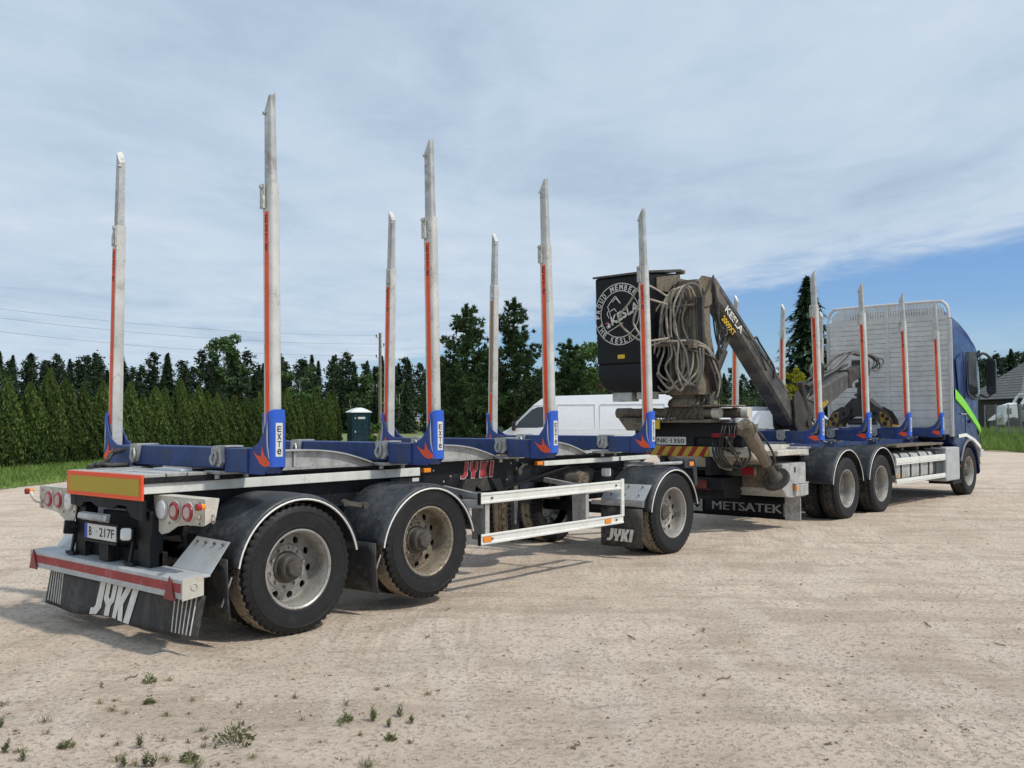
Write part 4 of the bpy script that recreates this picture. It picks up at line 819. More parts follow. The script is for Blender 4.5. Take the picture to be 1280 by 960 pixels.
    mb = MB(); rr = rounded_rect(-0.06, 0.06, -0.05, 0.05, 0.02); mb.loft([[(5.15 + a, -0.66, 1.02 + b) for a, b in rr], [(5.15 + a, -0.60, 1.02 + b) for a, b in rr]]); mb.build('work_lamp', M['clear_lens'], T, smooth=40)
    # dolly: turntable, frame, axle, drawbar
    mb = MB(); mb.lathe([(0.40, -0.04), (0.55, -0.04), (0.55, 0.03), (0.40, 0.03)], 36, (A3x, 0, 1.09), 'z', True)
    for s in (-1, 1): mb.box(4.95, 6.45, s * 0.40, s * 0.52, 0.86, 1.03); mb.bar((4.9, s * 0.46, 0.72), (6.5, s * 0.46, 0.72), 0.09, 0.06)
    mb.box(4.95, 5.05, -0.52, 0.52, 0.88, 1.0); mb.box(6.35, 6.45, -0.52, 0.52, 0.88, 1.0); mb.cyl((A3x, -0.95, 0.505), (A3x, 0.95, 0.505), 0.075, None, 16); mb.build('turntable_dolly', M['black'], T, smooth=30)
    mb = MB(); mb.bar((6.42, -0.35, 0.86), (7.75, -0.12, 0.66), 0.10, 0.12); mb.bar((6.42, 0.35, 0.86), (7.75, -0.12, 0.66), 0.10, 0.12); mb.bar((7.6, -0.12, 0.67), (8.9, -0.13, 0.66), 0.14, 0.13); mb.build('drawbar', M['hub'], T, bevel=0.006)
    mb = MB(); mb.bar((4.95, -0.55, 0.66), (5.05, -1.22, 0.66), 0.03, 0.05); mb.build('fender_arm', M['steel'], T)
    mb = MB(); mb.bar((5.6, -0.5, 1.09), (6.0, -0.62, 1.07), 0.04, 0.04); mb.build('fender_arm', M['steel'], T)
    # front cross tube with amber lamp
    mb = MB(); mb.cyl((5.65, -1.00, 1.11), (6.45, -1.00, 1.10), 0.022, None, 12); mb.bar((5.7, -0.55, 1.12), (5.7, -1.0, 1.11), 0.04, 0.04); mb.build('lamp_tube', M['alu_flat'], T, smooth=40)
    mb = MB(); mb.prism([(6.36, 1.03), (6.36, 1.13), (6.40, 1.16), (6.62, 1.15), (6.66, 1.08), (6.64, 1.02)], 'y', -1.05, -0.85); mb.prism([(6.58, 1.08), (6.70, 1.05), (6.72, 0.78), (6.64, 0.80)], 'y', -1.04, -0.9); lb = mb.build('lamp_housing', M['plastic'], T, bevel=0.01)
    mb = MB(); mb.box(6.47, 6.58, -1.062, -1.05, 1.055, 1.11); mb.build('amber_lamp', M['amber'], lb, bevel=0.004)
    # bolsters and log guards
    for i, x in enumerate((-0.268, 1.49, 3.21, 5.135)):
        bolster(T, x, (4.28, 4.31, 4.275, 4.28)[i], (3.555, 3.57, 3.55, 3.555)[i], 1.77, 3.33, faded_left=(i == 3))
    for a, b in ((-0.18, 1.37), (1.57, 3.12), (3.30, 4.75)): ramp(T, a, b)
    return T
trailer = build_trailer()

# ------------------------------------------------------------------ timber truck (built in its own frame, rear at local x = 0.9)
def build_truck():
    K = empty('timber_truck', (7.0, -0.098, 0.0), -0.0296); tag(K, 'blue timber lorry with slatted headboard, blue bolsters and lime stripe on cab', 'truck')
    # chassis
    mb = MB()
    for s in (-1, 1): mb.box(0.95, 11.2, s * 0.36, s * 0.44, 0.84, 1.10); mb.box(0.95, 11.2, s * 0.30, s * 0.44, 1.10, 1.115)
    for x in (1.2, 3.2, 4.75, 6.2, 7.6, 9.0): mb.box(x, x + 0.1, -0.36, 0.36, 0.9, 1.06)
    for x in (4.0, 5.5): mb.cyl((x, -0.95, 0.505), (x, 0.95, 0.505), 0.09, None, 16); mb.lathe([(0, -0.2), (0.2, -0.12), (0.24, 0), (0.2, 0.12), (0, 0.2)], 20, (x, 0, 0.52), 'y')
    mb.cyl((10.5, -0.95, 0.505), (10.5, 0.95, 0.505), 0.07, None, 12); mb.build('chassis', M['black'], K, smooth=30)
    mb = MB(); mb.box(1.9, 9.3, -0.60, 0.60, 1.118, 1.262); mb.build('subframe', M['beam'], K, bevel=0.006)
    # wheels
    for s in (-1, 1):
        wheel(K, 4.0, s, 0.505, 'deep', 'short', dusty=False); wheel(K, 5.5, s, 0.505, 'deep', 'short', dusty=False); wheel(K, 10.5, s, 0.505, 'flat', 'cap', dual=False, dusty=False)
        fender(K, 4.0, s, 0.52, 0.66, 8, 172); fender(K, 5.5, s, 0.52, 0.66, 8, 172)
    # side guard and tank
    for s in (-1, 1):
        for z0, z1 in ((0.80, 0.93), (0.45, 0.54)):
            mb = MB(); mb.box(6.22, 8.95, s * 1.215, s * 1.24, z0, z1); mb.box(6.22, 8.95, s * 1.2405, s * 1.246, z0 + 0.03, z1 - 0.03); mb.build('guard_rail', M['white'], K, bevel=0.003)
        mb = MB(); mb.box(6.27, 6.36, s * 1.242, s * 1.252, 0.565, 0.63); mb.build('amber_reflector', M['amber'], K)
        mb = MB(); rr = [(s * a, b) for a, b in rounded_rect(0.62, 1.19, 0.46, 1.02, 0.12, 4)]; mb.loft([[(6.35, a, b) for a, b in rr], [(8.45, a, b) for a, b in rr]]); tk = mb.build('fuel_tank', M['alu_flat'], K, smooth=35)
        for x in (6.55, 7.05, 7.55, 8.05, 8.35):
            q = MB(); r2 = [(s * a, b) for a, b in rounded_rect(0.61, 1.197, 0.455, 1.027, 0.125, 4)]; q.loft([[(x, a, b) for a, b in r2], [(x + 0.07, a, b) for a, b in r2]]); q.build('tank_strap', M['black'], tk, smooth=35)
        mb = MB(); mb.box(8.50, 8.92, s * 0.70, s * 1.20, 0.5, 1.0); mb.build('battery_box', M['plastic'], K, bevel=0.02)
        mb = MB(); mb.box(8.98, 9.83, s * 0.80, s * 1.255, 0.36, 1.06); mb.build('steel_box', M['bumper'], K, bevel=0.03)
        mb = MB(); mb.box(9.80, 9.83, s * 1.255, s * 1.262, 0.62, 0.68); mb.build('red_reflector', M['red_lens'], K)
        mb = MB(); mb.box(9.4, 9.95, s * 0.75, s * 1.24, 0.28, 0.36); mb.build('step', M['black'], K)
        mb = MB(); mb.prism([(9.70, 0.3), (9.70, 1.1), (9.95, 1.1), (9.82, 0.75), (9.85, 0.3)], 'y', s * 0.85, s * 1.22); mb.build('wheel_arch_liner', M['plastic'], K)
    # deck boards between the bolsters
    for k, (x0, x1, y) in enumerate([(6.3, 8.9, -1.15), (6.3, 8.9, -0.98), (6.3, 8.9, -0.81), (6.3, 8.9, 0.81), (6.3, 8.9, 0.98), (6.3, 8.9, 1.15)]):
        mb = MB(); mb.box(x0, x1, y - 0.07, y + 0.07, 1.125 + 0.004 * (k % 2), 1.165 + 0.004 * (k % 2)); mb.build('deck_board', M['crane'], K, bevel=0.004)
    mb = MB()
    for x in (6.6, 7.4, 8.2, 8.75): mb.box(x, x + 0.12, -1.2, 1.2, 1.06, 1.124)
    mb.build('deck_bearer', M['black'], K)
    # bolsters
    for i, x in enumerate((2.89, 4.80, 6.75, 8.59)):
        bolster(K, x, 4.035, (3.48, 3.50, 3.50, 3.44)[i], 1.77, (3.27, 3.30, 3.32, 3.28)[i], truck=True)
    for x in (2.9, 4.85, 6.85):
        mb = MB(); mb.bar((x + 0.1, -0.98, 1.40), (x + 1.25, -0.80, 1.27), 0.07, 0.014); mb.bar((x + 0.1, 0.98, 1.40), (x + 1.25, 0.80, 1.27), 0.07, 0.014); mb.build('log_guard', M['bumper'], K)
    # slatted headboard
    hx = 9.16; HB = MB(); W = 1.30
    for y in (-W, -0.03, W): HB.box(hx - 0.012, hx + 0.06, y - 0.03, y + 0.03, 1.30, 3.72 if abs(y) > 1 else 4.09)
    arc = spline([(hx + 0.02, -W, 3.74), (hx + 0.02, -W + 0.025, 3.96), (hx + 0.02, -W + 0.11, 4.075), (hx + 0.02, -W + 0.27, 4.11), (hx + 0.02, 0, 4.115), (hx + 0.02, W - 0.27, 4.11), (hx + 0.02, W - 0.11, 4.075), (hx + 0.02, W - 0.025, 3.96), (hx + 0.02, W, 3.74)], 6)
    HB.tube(arc, 0.032, 8); hb = HB.build('headboard', M['board'], K, smooth=40)
    z = 1.32; k = 0; heights = [0.17, 0.17, 0.17, 0.15, 0.15] + [0.105] * 20
    for h in heights:
        if z + h > 3.86: break
        for half, (y0, y1) in enumerate(((-W + 0.03, -0.06), (0.0, W - 0.03))):
            inset = 0.0
            mb = MB(); q = (k * 7 + half * 3) % 5 * 0.0012
            mb.prism([(hx - 0.001 + q, z + 0.003), (hx - 0.005 + q, z + 0.007), (hx - 0.005 + q, z + h - 0.006), (hx - 0.001 + q, z + h - 0.002), (hx + 0.03, z + h - 0.002), (hx + 0.03, z + 0.003)], 'y', y0, y1); mb.build('board', M['board'], hb)
        z += h; k += 1
    ztop = z
    # perforated top band
    mb = MB(); mb.box(hx + 0.0, hx + 0.02, -W + 0.10, W - 0.10, ztop, ztop + 0.035)
    for i in range(44):
        y = -W + 0.12 + (2 * W - 0.24) * i / 43; yt = abs(y); zt_ = 4.10 if yt < 0.98 else 4.10 - 0.25 * ((yt - 0.98) / 0.30) ** 1.5
        mb.box(hx + 0.0, hx + 0.018, y - 0.020, y + 0.020, ztop + 0.03, max(ztop + 0.04, zt_))
    mb.box(hx + 0.001, hx + 0.017, -1.08, 1.08, ztop + 0.115, ztop + 0.137); mb.build('perforated_band', M['board'], hb)
    mb = MB(); mb.box(hx + 0.06, hx + 0.10, -1.0, -0.92, 1.26, 3.7); mb.box(hx + 0.06, hx + 0.10, 0.92, 1.0, 1.26, 3.7); mb.build('headboard_post', M['black'], hb)
    for s in (-1, 1): mb = MB(); mb.box(hx - 0.02, hx + 0.12, s * 1.27, s * 1.33, 1.28, 3.72); mb.build('headboard_edge', M['bumper'], hb, bevel=0.01)
    # cab
    side = [(9.46, 1.14), (9.46, 2.9), (9.48, 3.30), (9.50, 3.95), (9.56, 4.02), (9.95, 4.03), (10.35, 3.96), (10.75, 3.79), (11.02, 3.55), (11.20, 3.28), (11.24, 3.18), (11.50, 2.72), (11.62, 2.30), (11.68, 1.9), (11.70, 1.2), (11.68, 0.75), (11.60, 0.42), (11.25, 0.40), (11.16, 0.62)]
    arch = [(10.5 + 0.63 * math.cos(math.radians(a)), 0.52 + 0.63 * math.sin(math.radians(a))) for a in (20, 40, 60, 80, 100, 120, 140, 155)]
    side = side + arch + [(9.80, 0.98)]
    def halfw(x, z):
        w = 1.25
        if z > 3.1: w -= 0.30 * min(1, (z - 3.1) / 0.85) ** 1.4
        elif z > 2.2: w -= 0.03 * (z - 2.2)
        if x > 11.2: w -= 0.14 * ((x - 11.2) / 0.5) ** 2
        return w
    rings = []
    for t in (-1, -0.97, -0.88, 0.88, 0.97, 1):
        ring = []
        for x, z in side:
            k = 1.0 if abs(t) < 0.99 else 1.0; inset = 0.05 if abs(t) == 1 else (0.012 if abs(t) > 0.95 else 0)
            cx, cz = 10.5, 2.2; ring.append((x + (cx - x) * inset * 0.6, halfw(x, z) * t, z + (cz - z) * inset * 0.5))
        rings.append(ring)
    mb = MB(); mb.loft(rings); cab = mb.build('cab', M['cab'], K, smooth=42)
    def skin(poly, off=0.004):   # polygon on the right and left cab sides
        out = []
        for s in (-1, 1): out.append([(x, s * (halfw(x, z) + off), z) for x, z in poly])
        return out
    def panel(name, poly, m_, off=0.004, th=0.02):
        for s in (-1, 1):
            q = MB(); A = [(x, s * (halfw(x, z) + off), z) for x, z in poly]; Bq = [(x, s * (halfw(x, z) + off - th), z) for x, z in poly]; n = len(poly)
            q.add(A + Bq, [tuple(range(n)), tuple(reversed(range(n, 2 * n)))] + [(i, (i + 1) % n, n + (i + 1) % n, n + i) for i in range(n)]); q.build(name, m_, cab)
    panel('side_fairing', [(9.455, 1.2), (9.455, 3.84), (9.60, 3.80), (9.60, 1.2)], M['letter_k'], 0.006)
    def band(name, rows, m_, off):      # rows of (x, low, high) laid along the cab side
        for s in (-1, 1):
            q = MB(); R_ = []
            for i in range(len(rows) - 1):
                for j in range(4): f = j / 4; R_.append([rows[i][k] + (rows[i + 1][k] - rows[i][k]) * f for k in range(3)])
            R_.append(rows[-1]); V_ = []
            for x, a, b in R_: V_ += [(x, s * (halfw(x, a) + off), a), (x, s * (halfw(x, b) + off), b), (x, s * (halfw(x, b) - 0.03), b), (x, s * (halfw(x, a) - 0.03), a)]
            q.add(V_, [(4 * i + k, 4 * i + (k + 1) % 4, 4 * i + 4 + (k + 1) % 4, 4 * i + 4 + k) for i in range(len(R_) - 1) for k in range(4)]); q.build(name, m_, cab)
    band('side_window', [(10.52, 2.28, 2.99), (10.62, 2.19, 3.06), (11.0, 2.11, 3.07), (11.14, 2.13, 3.05), (11.34, 2.19, 2.74), (11.43, 2.23, 2.56)], M['glass'], 0.012)
    band('window_frame', [(10.46, 2.23, 3.05), (10.60, 2.13, 3.11), (11.0, 2.05, 3.12), (11.17, 2.07, 3.10), (11.40, 2.14, 2.74), (11.50, 2.18, 2.56)], M['plastic'], 0.006)
    band('lime_stripe', [(9.62, 2.08, 2.28), (10.2, 1.86, 2.06), (10.9, 1.54, 1.71), (11.3, 1.36, 1.48), (11.6, 1.25, 1.32)], M['lime'], 0.010)
    band('white_stripe', [(9.78, 1.24, 1.31), (10.3, 1.26, 1.33), (10.9, 1.12, 1.20), (11.3, 0.97, 1.05), (11.55, 0.88, 0.96)], M['trim'], 0.010)
    panel('grey_sweep', [(9.75, 2.9), (10.1, 3.05), (10.0, 2.5), (9.85, 2.2)], M['cab'], 0.010)
    panel('door_handle', [(10.55, 1.62), (10.72, 1.62), (10.72, 1.55), (10.55, 1.55)], M['letter_k'], 0.02, 0.03)
    for s in (-1, 1):
        q = MB(); q.box(9.98, 10.36, s * 1.255, s * 1.259, 1.735, 1.76); q.build('badge', M['letter_w2'], cab)
        # door seams
        for P in ([(10.30, 1.12), (10.30, 3.10)], [(11.47, 1.05), (11.52, 2.3)], [(10.30, 1.50), (11.5, 1.42)]):
            q = MB(); q.tube([(x, s * (halfw(x, z) + 0.001), z) for x, z in P], 0.007, 5); q.build('door_seam', M['letter_k'], cab)
        q = MB(); q.tube(spline([(10.5 + 0.66 * math.cos(math.radians(a)), s * 1.262, 0.52 + 0.66 * math.sin(math.radians(a))) for a in (10, 40, 70, 100, 130, 160)], 4), 0.028, 8); q.build('wheel_arch_trim', M['grey_pl'], cab, smooth=50)
        # mirrors on the front pillar
        q = MB(); rr = rounded_rect(-0.10, 0.10, 2.18, 2.98, 0.07, 3); a = math.radians(12)
        q.loft([[(11.40 + 0.06, s * (1.46 + p), z) for p, z in rr], [(11.56, s * (1.46 + p * 0.9), z) for p, z in rr], [(11.62, s * (1.46 + p * 0.6), (z - 2.58) * 0.85 + 2.58) for p, z in rr]]); mi = q.build('mirror', M['plastic'], cab, smooth=45)
        q = MB(); q.loft([[(11.457, s * (1.46 + p * 0.84), (z - 2.58) * 0.9 + 2.60) for p, z in rr], [(11.455, s * (1.46 + p * 0.8), (z - 2.58) * 0.88 + 2.60) for p, z in rr]]); q.build('mirror_glass', M['glass'], mi)
        q = MB(); q.tube(spline([(11.25, s * 1.22, 3.06), (11.35, s * 1.36, 3.10), (11.50, s * 1.46, 2.98)], 5), 0.03, 8); q.tube(spline([(11.45, s * 1.2, 2.2), (11.47, s * 1.36, 2.12), (11.52, s * 1.46, 2.2)], 5), 0.025, 8); q.build('mirror_arm', M['plastic'], mi, smooth=50)
    # sun visor and roof details
    mb = MB(); mb.prism([(11.20, 3.14), (11.30, 3.20), (11.52, 3.04), (11.50, 2.99)], 'y', -1.05, 1.05); mb.build('sun_visor', M['glass'], cab, bevel=0.01)
    q = MB(); q.add([(11.262, -1.0, 3.12), (11.262, 1.0, 3.12), (11.53, 1.04, 2.68), (11.66, 1.0, 2.15), (11.66, -1.0, 2.15), (11.53, -1.04, 2.68)], [(0, 1, 2, 5), (5, 2, 3, 4)]); q.build('windscreen', M['glass'], cab, solid=0.02)
    mb = MB(); mb.cyl((9.7, -0.9, 3.9), (9.68, -0.9, 4.15), 0.006, None, 6); mb.build('antenna', M['letter_k'], cab)
    mb = MB(); mb.box(9.28, 9.44, -1.12, 1.12, 1.2, 3.7); mb.build('rear_bulkhead', M['letter_k'], cab, bevel=0.03)
    mb = MB(); mb.box(11.45, 11.66, -1.22, -1.08, 0.78, 0.95); mb.box(11.45, 11.66, 1.08, 1.22, 0.78, 0.95); mb.build('corner_lamp', M['clear_lens'], cab, bevel=0.02)
    # --- rear end: tail box, number plate, chevrons, METSATEK flap, tool box
    mb = MB(); mb.box(1.02, 1.5, -0.82, 0.95, 1.40, 1.62); mb.box(1.05, 1.45, -0.9, 1.0, 1.27, 1.40); tb = mb.build('crane_mount_beam', M['black'], K, bevel=0.008)
    mb = MB(); mb.box(1.0, 1.012, 0.005, 0.535, 1.285, 1.405); np_ = mb.build('number_plate', M['plate_w'], K, bevel=0.003)
    mb = MB(); mb.text('NK·1350', (0.9985, 0.515, 1.31), (0, -1, 0), (0, 0, 1), 0.07, 0.48, 0.015); mb.build('lettering', M['letter_k'], np_)
    mb = MB(); mb.box(1.013, 1.03, -0.13, 0.56, 1.275, 1.415); mb.build('plate_frame', M['black'], K)
    mb = MB(); mb.box(1.004, 1.014, -0.38, 0.93, 1.115, 1.262); ch = mb.build('chevron_board', M['yellow_r'], K)
    for k in range(8):
        y = 0.93 - 0.19 * k; a, b = y, y - 0.085; mb = MB(); P = [(a, 1.117), (b, 1.117), (b - 0.10, 1.26), (a - 0.10, 1.26)]; P = [(max(min(p, 0.928), -0.378), z) for p, z in P]
        if abs(P[0][0] - P[1][0]) + abs(P[2][0] - P[3][0]) < 0.02: continue
        mb.prism(P, 'x', 1.0, 1.0035); mb.build('red_stripe', M['red_lens'], ch)
    for y0, y1 in ((-0.62, -0.44), (-0.82, -0.69)):
        mb = MB(); mb.box(1.0, 1.018, y0, y1, 1.405, 1.465); mb.build('red_reflector', M['red_lens'], K)
    # cream underbody with coupling
    mb = MB(); mb.prism([(1.03, 1.26), (1.03, 1.10), (1.2, 0.95), (1.75, 0.80), (1.75, 1.26)], 'y', -0.55, 0.55); mb.prism([(1.1, 1.26), (1.1, 1.12), (1.7, 0.98), (1.7, 1.26)], 'y', -1.0, -0.57); mb.build('coupling_frame', M['cream'], K, bevel=0.01)
    mb = MB(); mb.box(1.12, 1.72, -0.55, 0.45, 0.62, 0.80); mb.prism([(1.25, 0.80), (1.25, 0.5), (1.75, 0.45), (1.9, 0.8)], 'y', -0.5, 0.5); mb.build('coupling_beam', M['black'], K, bevel=0.02)
    mb = MB(); mb.lathe([(0.06, -0.03), (0.10, -0.03), (0.10, 0.03), (0.06, 0.03)], 20, (1.22, -0.02, 0.66), 'z', True); mb.prism([(1.25, 0.60), (1.08, 0.64), (1.02, 0.72), (1.2, 0.80), (1.28, 0.80)], 'y', -0.28, 0.24); mb.build('drawbar_jaw', mat('red_oxide_jaw', (0.16, 0.035, 0.025), 0.6, dirt=0.5, dc=(0.14, 0.11, 0.08)), K, bevel=0.01)
    # METSATEK flap
    mb = MB(); n = 16; mb.add([(2.30 + 0.012 * math.sin(i * 0.9) * j / 3, 1.2 - 2.2 * i / n, 0.46 - 0.35 * j / 3) for j in range(4) for i in range(n + 1)], [(j * 17 + i, j * 17 + i + 1, (j + 1) * 17 + i + 1, (j + 1) * 17 + i) for j in range(3) for i in range(n)]); fl = mb.build('rear_flap', M['cover'], K, smooth=60, solid=0.012)
    mb = MB(); [mb.text('METSATEK', (2.268 - 0.0002 * k, 0.30 + 0.007 * k, 0.205), (0, -1, 0), (0, 0, 1), 0.135, 1.22, 0.0) for k in (-1, 0, 1)]; mb.build('lettering', M['letter_w2'], fl)
    for yc in (0.58, -1.05):
        mb = MB(); o = (2.262, yc + 0.10, 0.16); q = ((0, -1, 0), (0, 0, 1))
        for P in ([(0, 0), (0, 0.2), (0.05, 0.2), (0.05, 0.10), (0.10, 0.05), (0.15, 0.10), (0.15, 0.2), (0.2, 0.2), (0.2, 0)],): mb.plane2d(P, o, *q, 0.004)
        for cx, cy in ((0.10, 0.19), (0.075, 0.135), (0.125, 0.135)): mb.plane2d([(cx + 0.024 * math.cos(a * math.pi / 6), cy + 0.024 * math.sin(a * math.pi / 6)) for a in range(12)], o, *q, 0.006)
        mb.build('emblem', M['letter_w2'], fl)
    mb = MB(); mb.box(2.22, 2.245, -1.245, -0.99, 0.12, 0.47); mb.build('end_plate', M['steel'], K, bevel=0.004)
    mb = MB(); mb.box(2.08, 2.50, -1.25, -0.98, 0.50, 0.68); mb.box(2.04, 2.52, -1.255, -0.97, 0.685, 0.70); lb = mb.build('lamp_box', M['alu_flat'], K, bevel=0.008)
    mb = MB(); mb.box(2.05, 2.10, -1.27, -1.235, 0.59, 0.67); mb.build('amber_lamp', M['amber'], lb)
    mb = MB(); mb.prism([(1.72, 1.00), (1.72, 0.62), (1.85, 0.50), (2.05, 0.48), (2.50, 0.48), (2.50, 1.00)], 'y', -1.21, -0.42); bx = mb.build('tool_box', M['alu_flat'], K, bevel=0.008)
    mb = MB(); mb.prism([(1.715, 0.98), (1.715, 0.63), (1.719, 0.63), (1.719, 0.98)], 'y', -1.15, -0.48); mb.build('box_door', M['crane'], bx)
    mb = MB(); mb.box(2.1, 2.14, -1.222, -1.21, 0.86, 0.94); mb.build('box_latch', M['nut'], bx)
    mb = MB(); mb.box(1.40, 1.46, -0.92, -0.30, 0.82, 0.97); lp = mb.build('tail_lamp', M['hub'], K, bevel=0.006)
    mb = MB(); mb.box(1.392, 1.40, -0.90, -0.72, 0.84, 0.95); mb.build('lens', M['red_lens'], lp)
    mb = MB(); mb.box(1.6, 2.6, -1.2, -0.6, 1.12, 1.2); mb.box(1.7, 2.5, -0.95, -0.62, 1.2, 1.27); mb.build('valve_block', M['cream'], K, bevel=0.01)
    mb = MB(); mb.box(2.45, 2.75, -1.15, -0.55, 1.10, 1.20); mb.box(2.4, 2.9, -1.12, -0.62, 1.205, 1.235); mb.build('step_plate', M['alu_flat'], K, bevel=0.004)
    for k in range(4):
        mb = MB(); y = -0.42 - 0.06 * k; mb.tube(spline([(1.10, y, 1.40), (1.02 - 0.02 * k, y - 0.03, 1.18), (1.08, y - 0.12, 0.98), (1.18, y - 0.26, 0.97), (1.20, y - 0.36, 1.12), (1.2, y - 0.38, 1.28)], 6), 0.017, 7); mb.build('hose', M['hose_k'], K, smooth=60)
    return K
truck = build_truck()

# ------------------------------------------------------------------ loader crane on the truck's tail (coordinates of the truck's frame, root at the crane's base)
def build_crane():
    base = Vector((1.10, -0.06, 1.625)); rot = Matrix.Rotation(-0.0296, 4, 'Z')
    R0 = empty('loader_crane', Vector((7.0, -0.098, 0.0)) + rot @ base, -0.0296); tag(R0, 'dusty timber loader crane with hose bundles, black seat cover and folded grey boom', 'crane')
    def B(mb, name, m_, parent=None, **k):
        o = mb.build(name, m_, parent or R0, **k)
        if parent is None: o.location = -base
        return o
    def hose(pts, r=0.022, m_='hose', name='hose'):
        mb = MB(); jit = 0.028 if m_ == 'hose' else 0.014; pts = [pts[0]] + [Vector(q) + Vector((random.gauss(0, jit), random.gauss(0, jit), random.gauss(0, jit * 1.3))) for q in pts[1:-1]] + [pts[-1]]; mb.tube(spline(pts, 7), r, 7); return B(mb, name, M[m_], smooth=60)
    # slew base
    mb = MB(); mb.box(0.80, 1.45, -0.55, 0.50, 1.622, 1.672); mb.box(0.86, 1.36, -0.38, 0.30, 1.672, 1.86); mb.box(0.82, 1.40, -0.80, -0.30, 1.855, 1.885); B(mb, 'slew_base', M['crane'], bevel=0.015)
    for x, a, b in ((0.93, 1.20, -0.62), (1.24, 0.95, -0.93)):
        mb = MB(); mb.cyl((x, a, 1.775), (x, b, 1.765), 0.074, None, 24); c = B(mb, 'slew_cylinder', M['crane'], smooth=40)
        mb = MB(); mb.cyl((x, b + 0.10, 1.766), (x, b - 0.012, 1.765), 0.082, None, 24); B(mb, 'cylinder_end', M['cream'], c, smooth=40)
        mb = MB(); mb.cyl((x, a - 0.25, 1.774), (x, a + 0.01, 1.775), 0.082, None, 24); B(mb, 'cylinder_end', M['crane'], c, smooth=40)
    mb = MB()
    for k in range(7): mb.cyl((0.84, 0.42 - 0.055 * k, 1.63), (0.84, 0.42 - 0.055 * k, 1.70), 0.014, None, 8)
    B(mb, 'bolt_row', M['cream'])
    mb = MB(); mb.prism([(0.95, 1.50), (1.12, 1.70), (0.60, 1.70), (0.52, 1.60), (0.55, 1.50)], 'x', 0.78, 1.1); mb.box(0.74, 0.84, 0.50, 0.64, 1.56, 1.70); B(mb, 'valve_block', M['crane'], bevel=0.02)
    mb = MB(); mb.box(0.73, 0.745, 0.30, 0.46, 1.53, 1.66); B(mb, 'yellow_plate', M['sticker'])
    # column
    mb = MB(); mb.lathe([(0.36, 1.86), (0.38, 1.90), (0.36, 1.96), (0.30, 2.0), (0.29, 2.08)], 36, (1.10, -0.06, 0), 'z'); B(mb, 'turret', M['crane'], smooth=40)
    def rr(cx, cy, hx, hy, z, r=0.07): return [(cx + a, cy + b, z) for a, b in rounded_rect(-hx, hx, -hy, hy, r, 3)]
    mb = MB(); mb.loft([rr(1.06, -0.10, 0.34, 0.30, 2.04), rr(1.05, -0.11, 0.36, 0.31, 2.22), rr(1.04, -0.10, 0.30, 0.27, 2.5), rr(1.05, -0.09, 0.23, 0.23, 2.95), rr(1.08, -0.09, 0.21, 0.20, 3.4), rr(1.12, -0.10, 0.22, 0.19, 3.78)]); cl = B(mb, 'column', M['crane'], smooth=45)
    mb = MB()
    for y in (-0.32, 0.10): mb.prism([(0.92, 3.35), (0.90, 3.74), (1.02, 3.84), (1.40, 3.84), (1.52, 3.74), (1.46, 3.55), (1.20, 3.40)], 'y', y, y + 0.035)
    mb.cyl((1.32, -0.36, 3.68), (1.32, 0.16, 3.68), 0.075, None, 18); mb.cyl((1.02, -0.35, 3.62), (1.02, 0.15, 3.62), 0.05, None, 14); B(mb, 'column_head', M['crane'], cl, smooth=35)
    mb = MB(); mb.lathe([(0.0, -0.02), (0.11, -0.02), (0.11, 0.02), (0, 0.02)], 20, (1.05, -0.42, 2.42), 'y'); B(mb, 'round_cover', M['crane'], cl, smooth=40)
    # lift cylinder behind the column
    mb = MB(); mb.cyl((1.45, -0.12, 2.15), (1.85, -0.16, 2.75), 0.085, None, 18); B(mb, 'lift_cylinder', M['crane_dk'], smooth=40)
    mb = MB(); mb.cyl((1.85, -0.16, 2.75), (2.05, -0.18, 3.02), 0.045, None, 14); B(mb, 'lift_rod', M['hub'], smooth=40)
    # seat with weather cover
    P0, P1 = 0.235, 1.15
    mb = MB(); mb.loft([[(0.30, P0, 2.52), (0.30, P1, 2.52), (1.15, P1, 2.52), (1.15, P0, 2.52)], [(0.30, P0 - 0.01, 3.86), (0.30, P1 + 0.03, 3.86), (1.18, P1 + 0.03, 3.95), (1.18, P0 - 0.01, 3.95)]]); sc = B(mb, 'seat_cover', M['cover'], bevel=0.03, seg=3)
    rg = []
    for z, i0, xf in ((2.525, 0.0, 0.305), (2.42, 0.01, 0.29), (2.30, 0.03, 0.285), (2.20, 0.08, 0.30), (2.12, 0.14, 0.34), (2.085, 0.22, 0.42)):
        rg.append([(xf, P0, z), (xf, P1 - i0, z), (1.1, P1 - i0, z), (1.1, P0, z)])
    mb = MB(); mb.loft([list(reversed(r)) for r in reversed(rg)]); B(mb, 'seat_tub', M['cover'], bevel=0.05, seg=4)
    mb = MB(); mb.prism([(0.27, 3.86), (0.27, 3.89), (1.24, 4.02), (1.24, 3.98)], 'y', P0 - 0.04, P1 + 0.05); B(mb, 'canopy_roof', M['hub'])
    mb = MB(); mb.prism([(0.55, 3.62), (0.55, 3.82), (1.20, 3.93), (1.22, 3.66), (1.0, 3.62)], 'y', P0 - 0.04, P0 - 0.012); mb.cyl((1.24, P0 - 0.09, 3.97), (1.24, P0 + 0.05, 3.97), 0.035, None, 12); B(mb, 'canopy_bracket', M['crane'], bevel=0.006)
    mb = MB(); mb.box(0.40, 0.60, P0 - 0.02, P0 + 0.25, 1.98, 2.09); mb.box(0.40, 0.60, P0 + 0.34, P0 + 0.70, 1.95, 2.09); B(mb, 'seat_bracket', M['alu_flat'], bevel=0.01)
    mb = MB(); mb.box(0.36, 1.0, P1 + 0.035, P1 + 0.055, 3.0, 3.55); B(mb, 'side_panel', M['hub'])
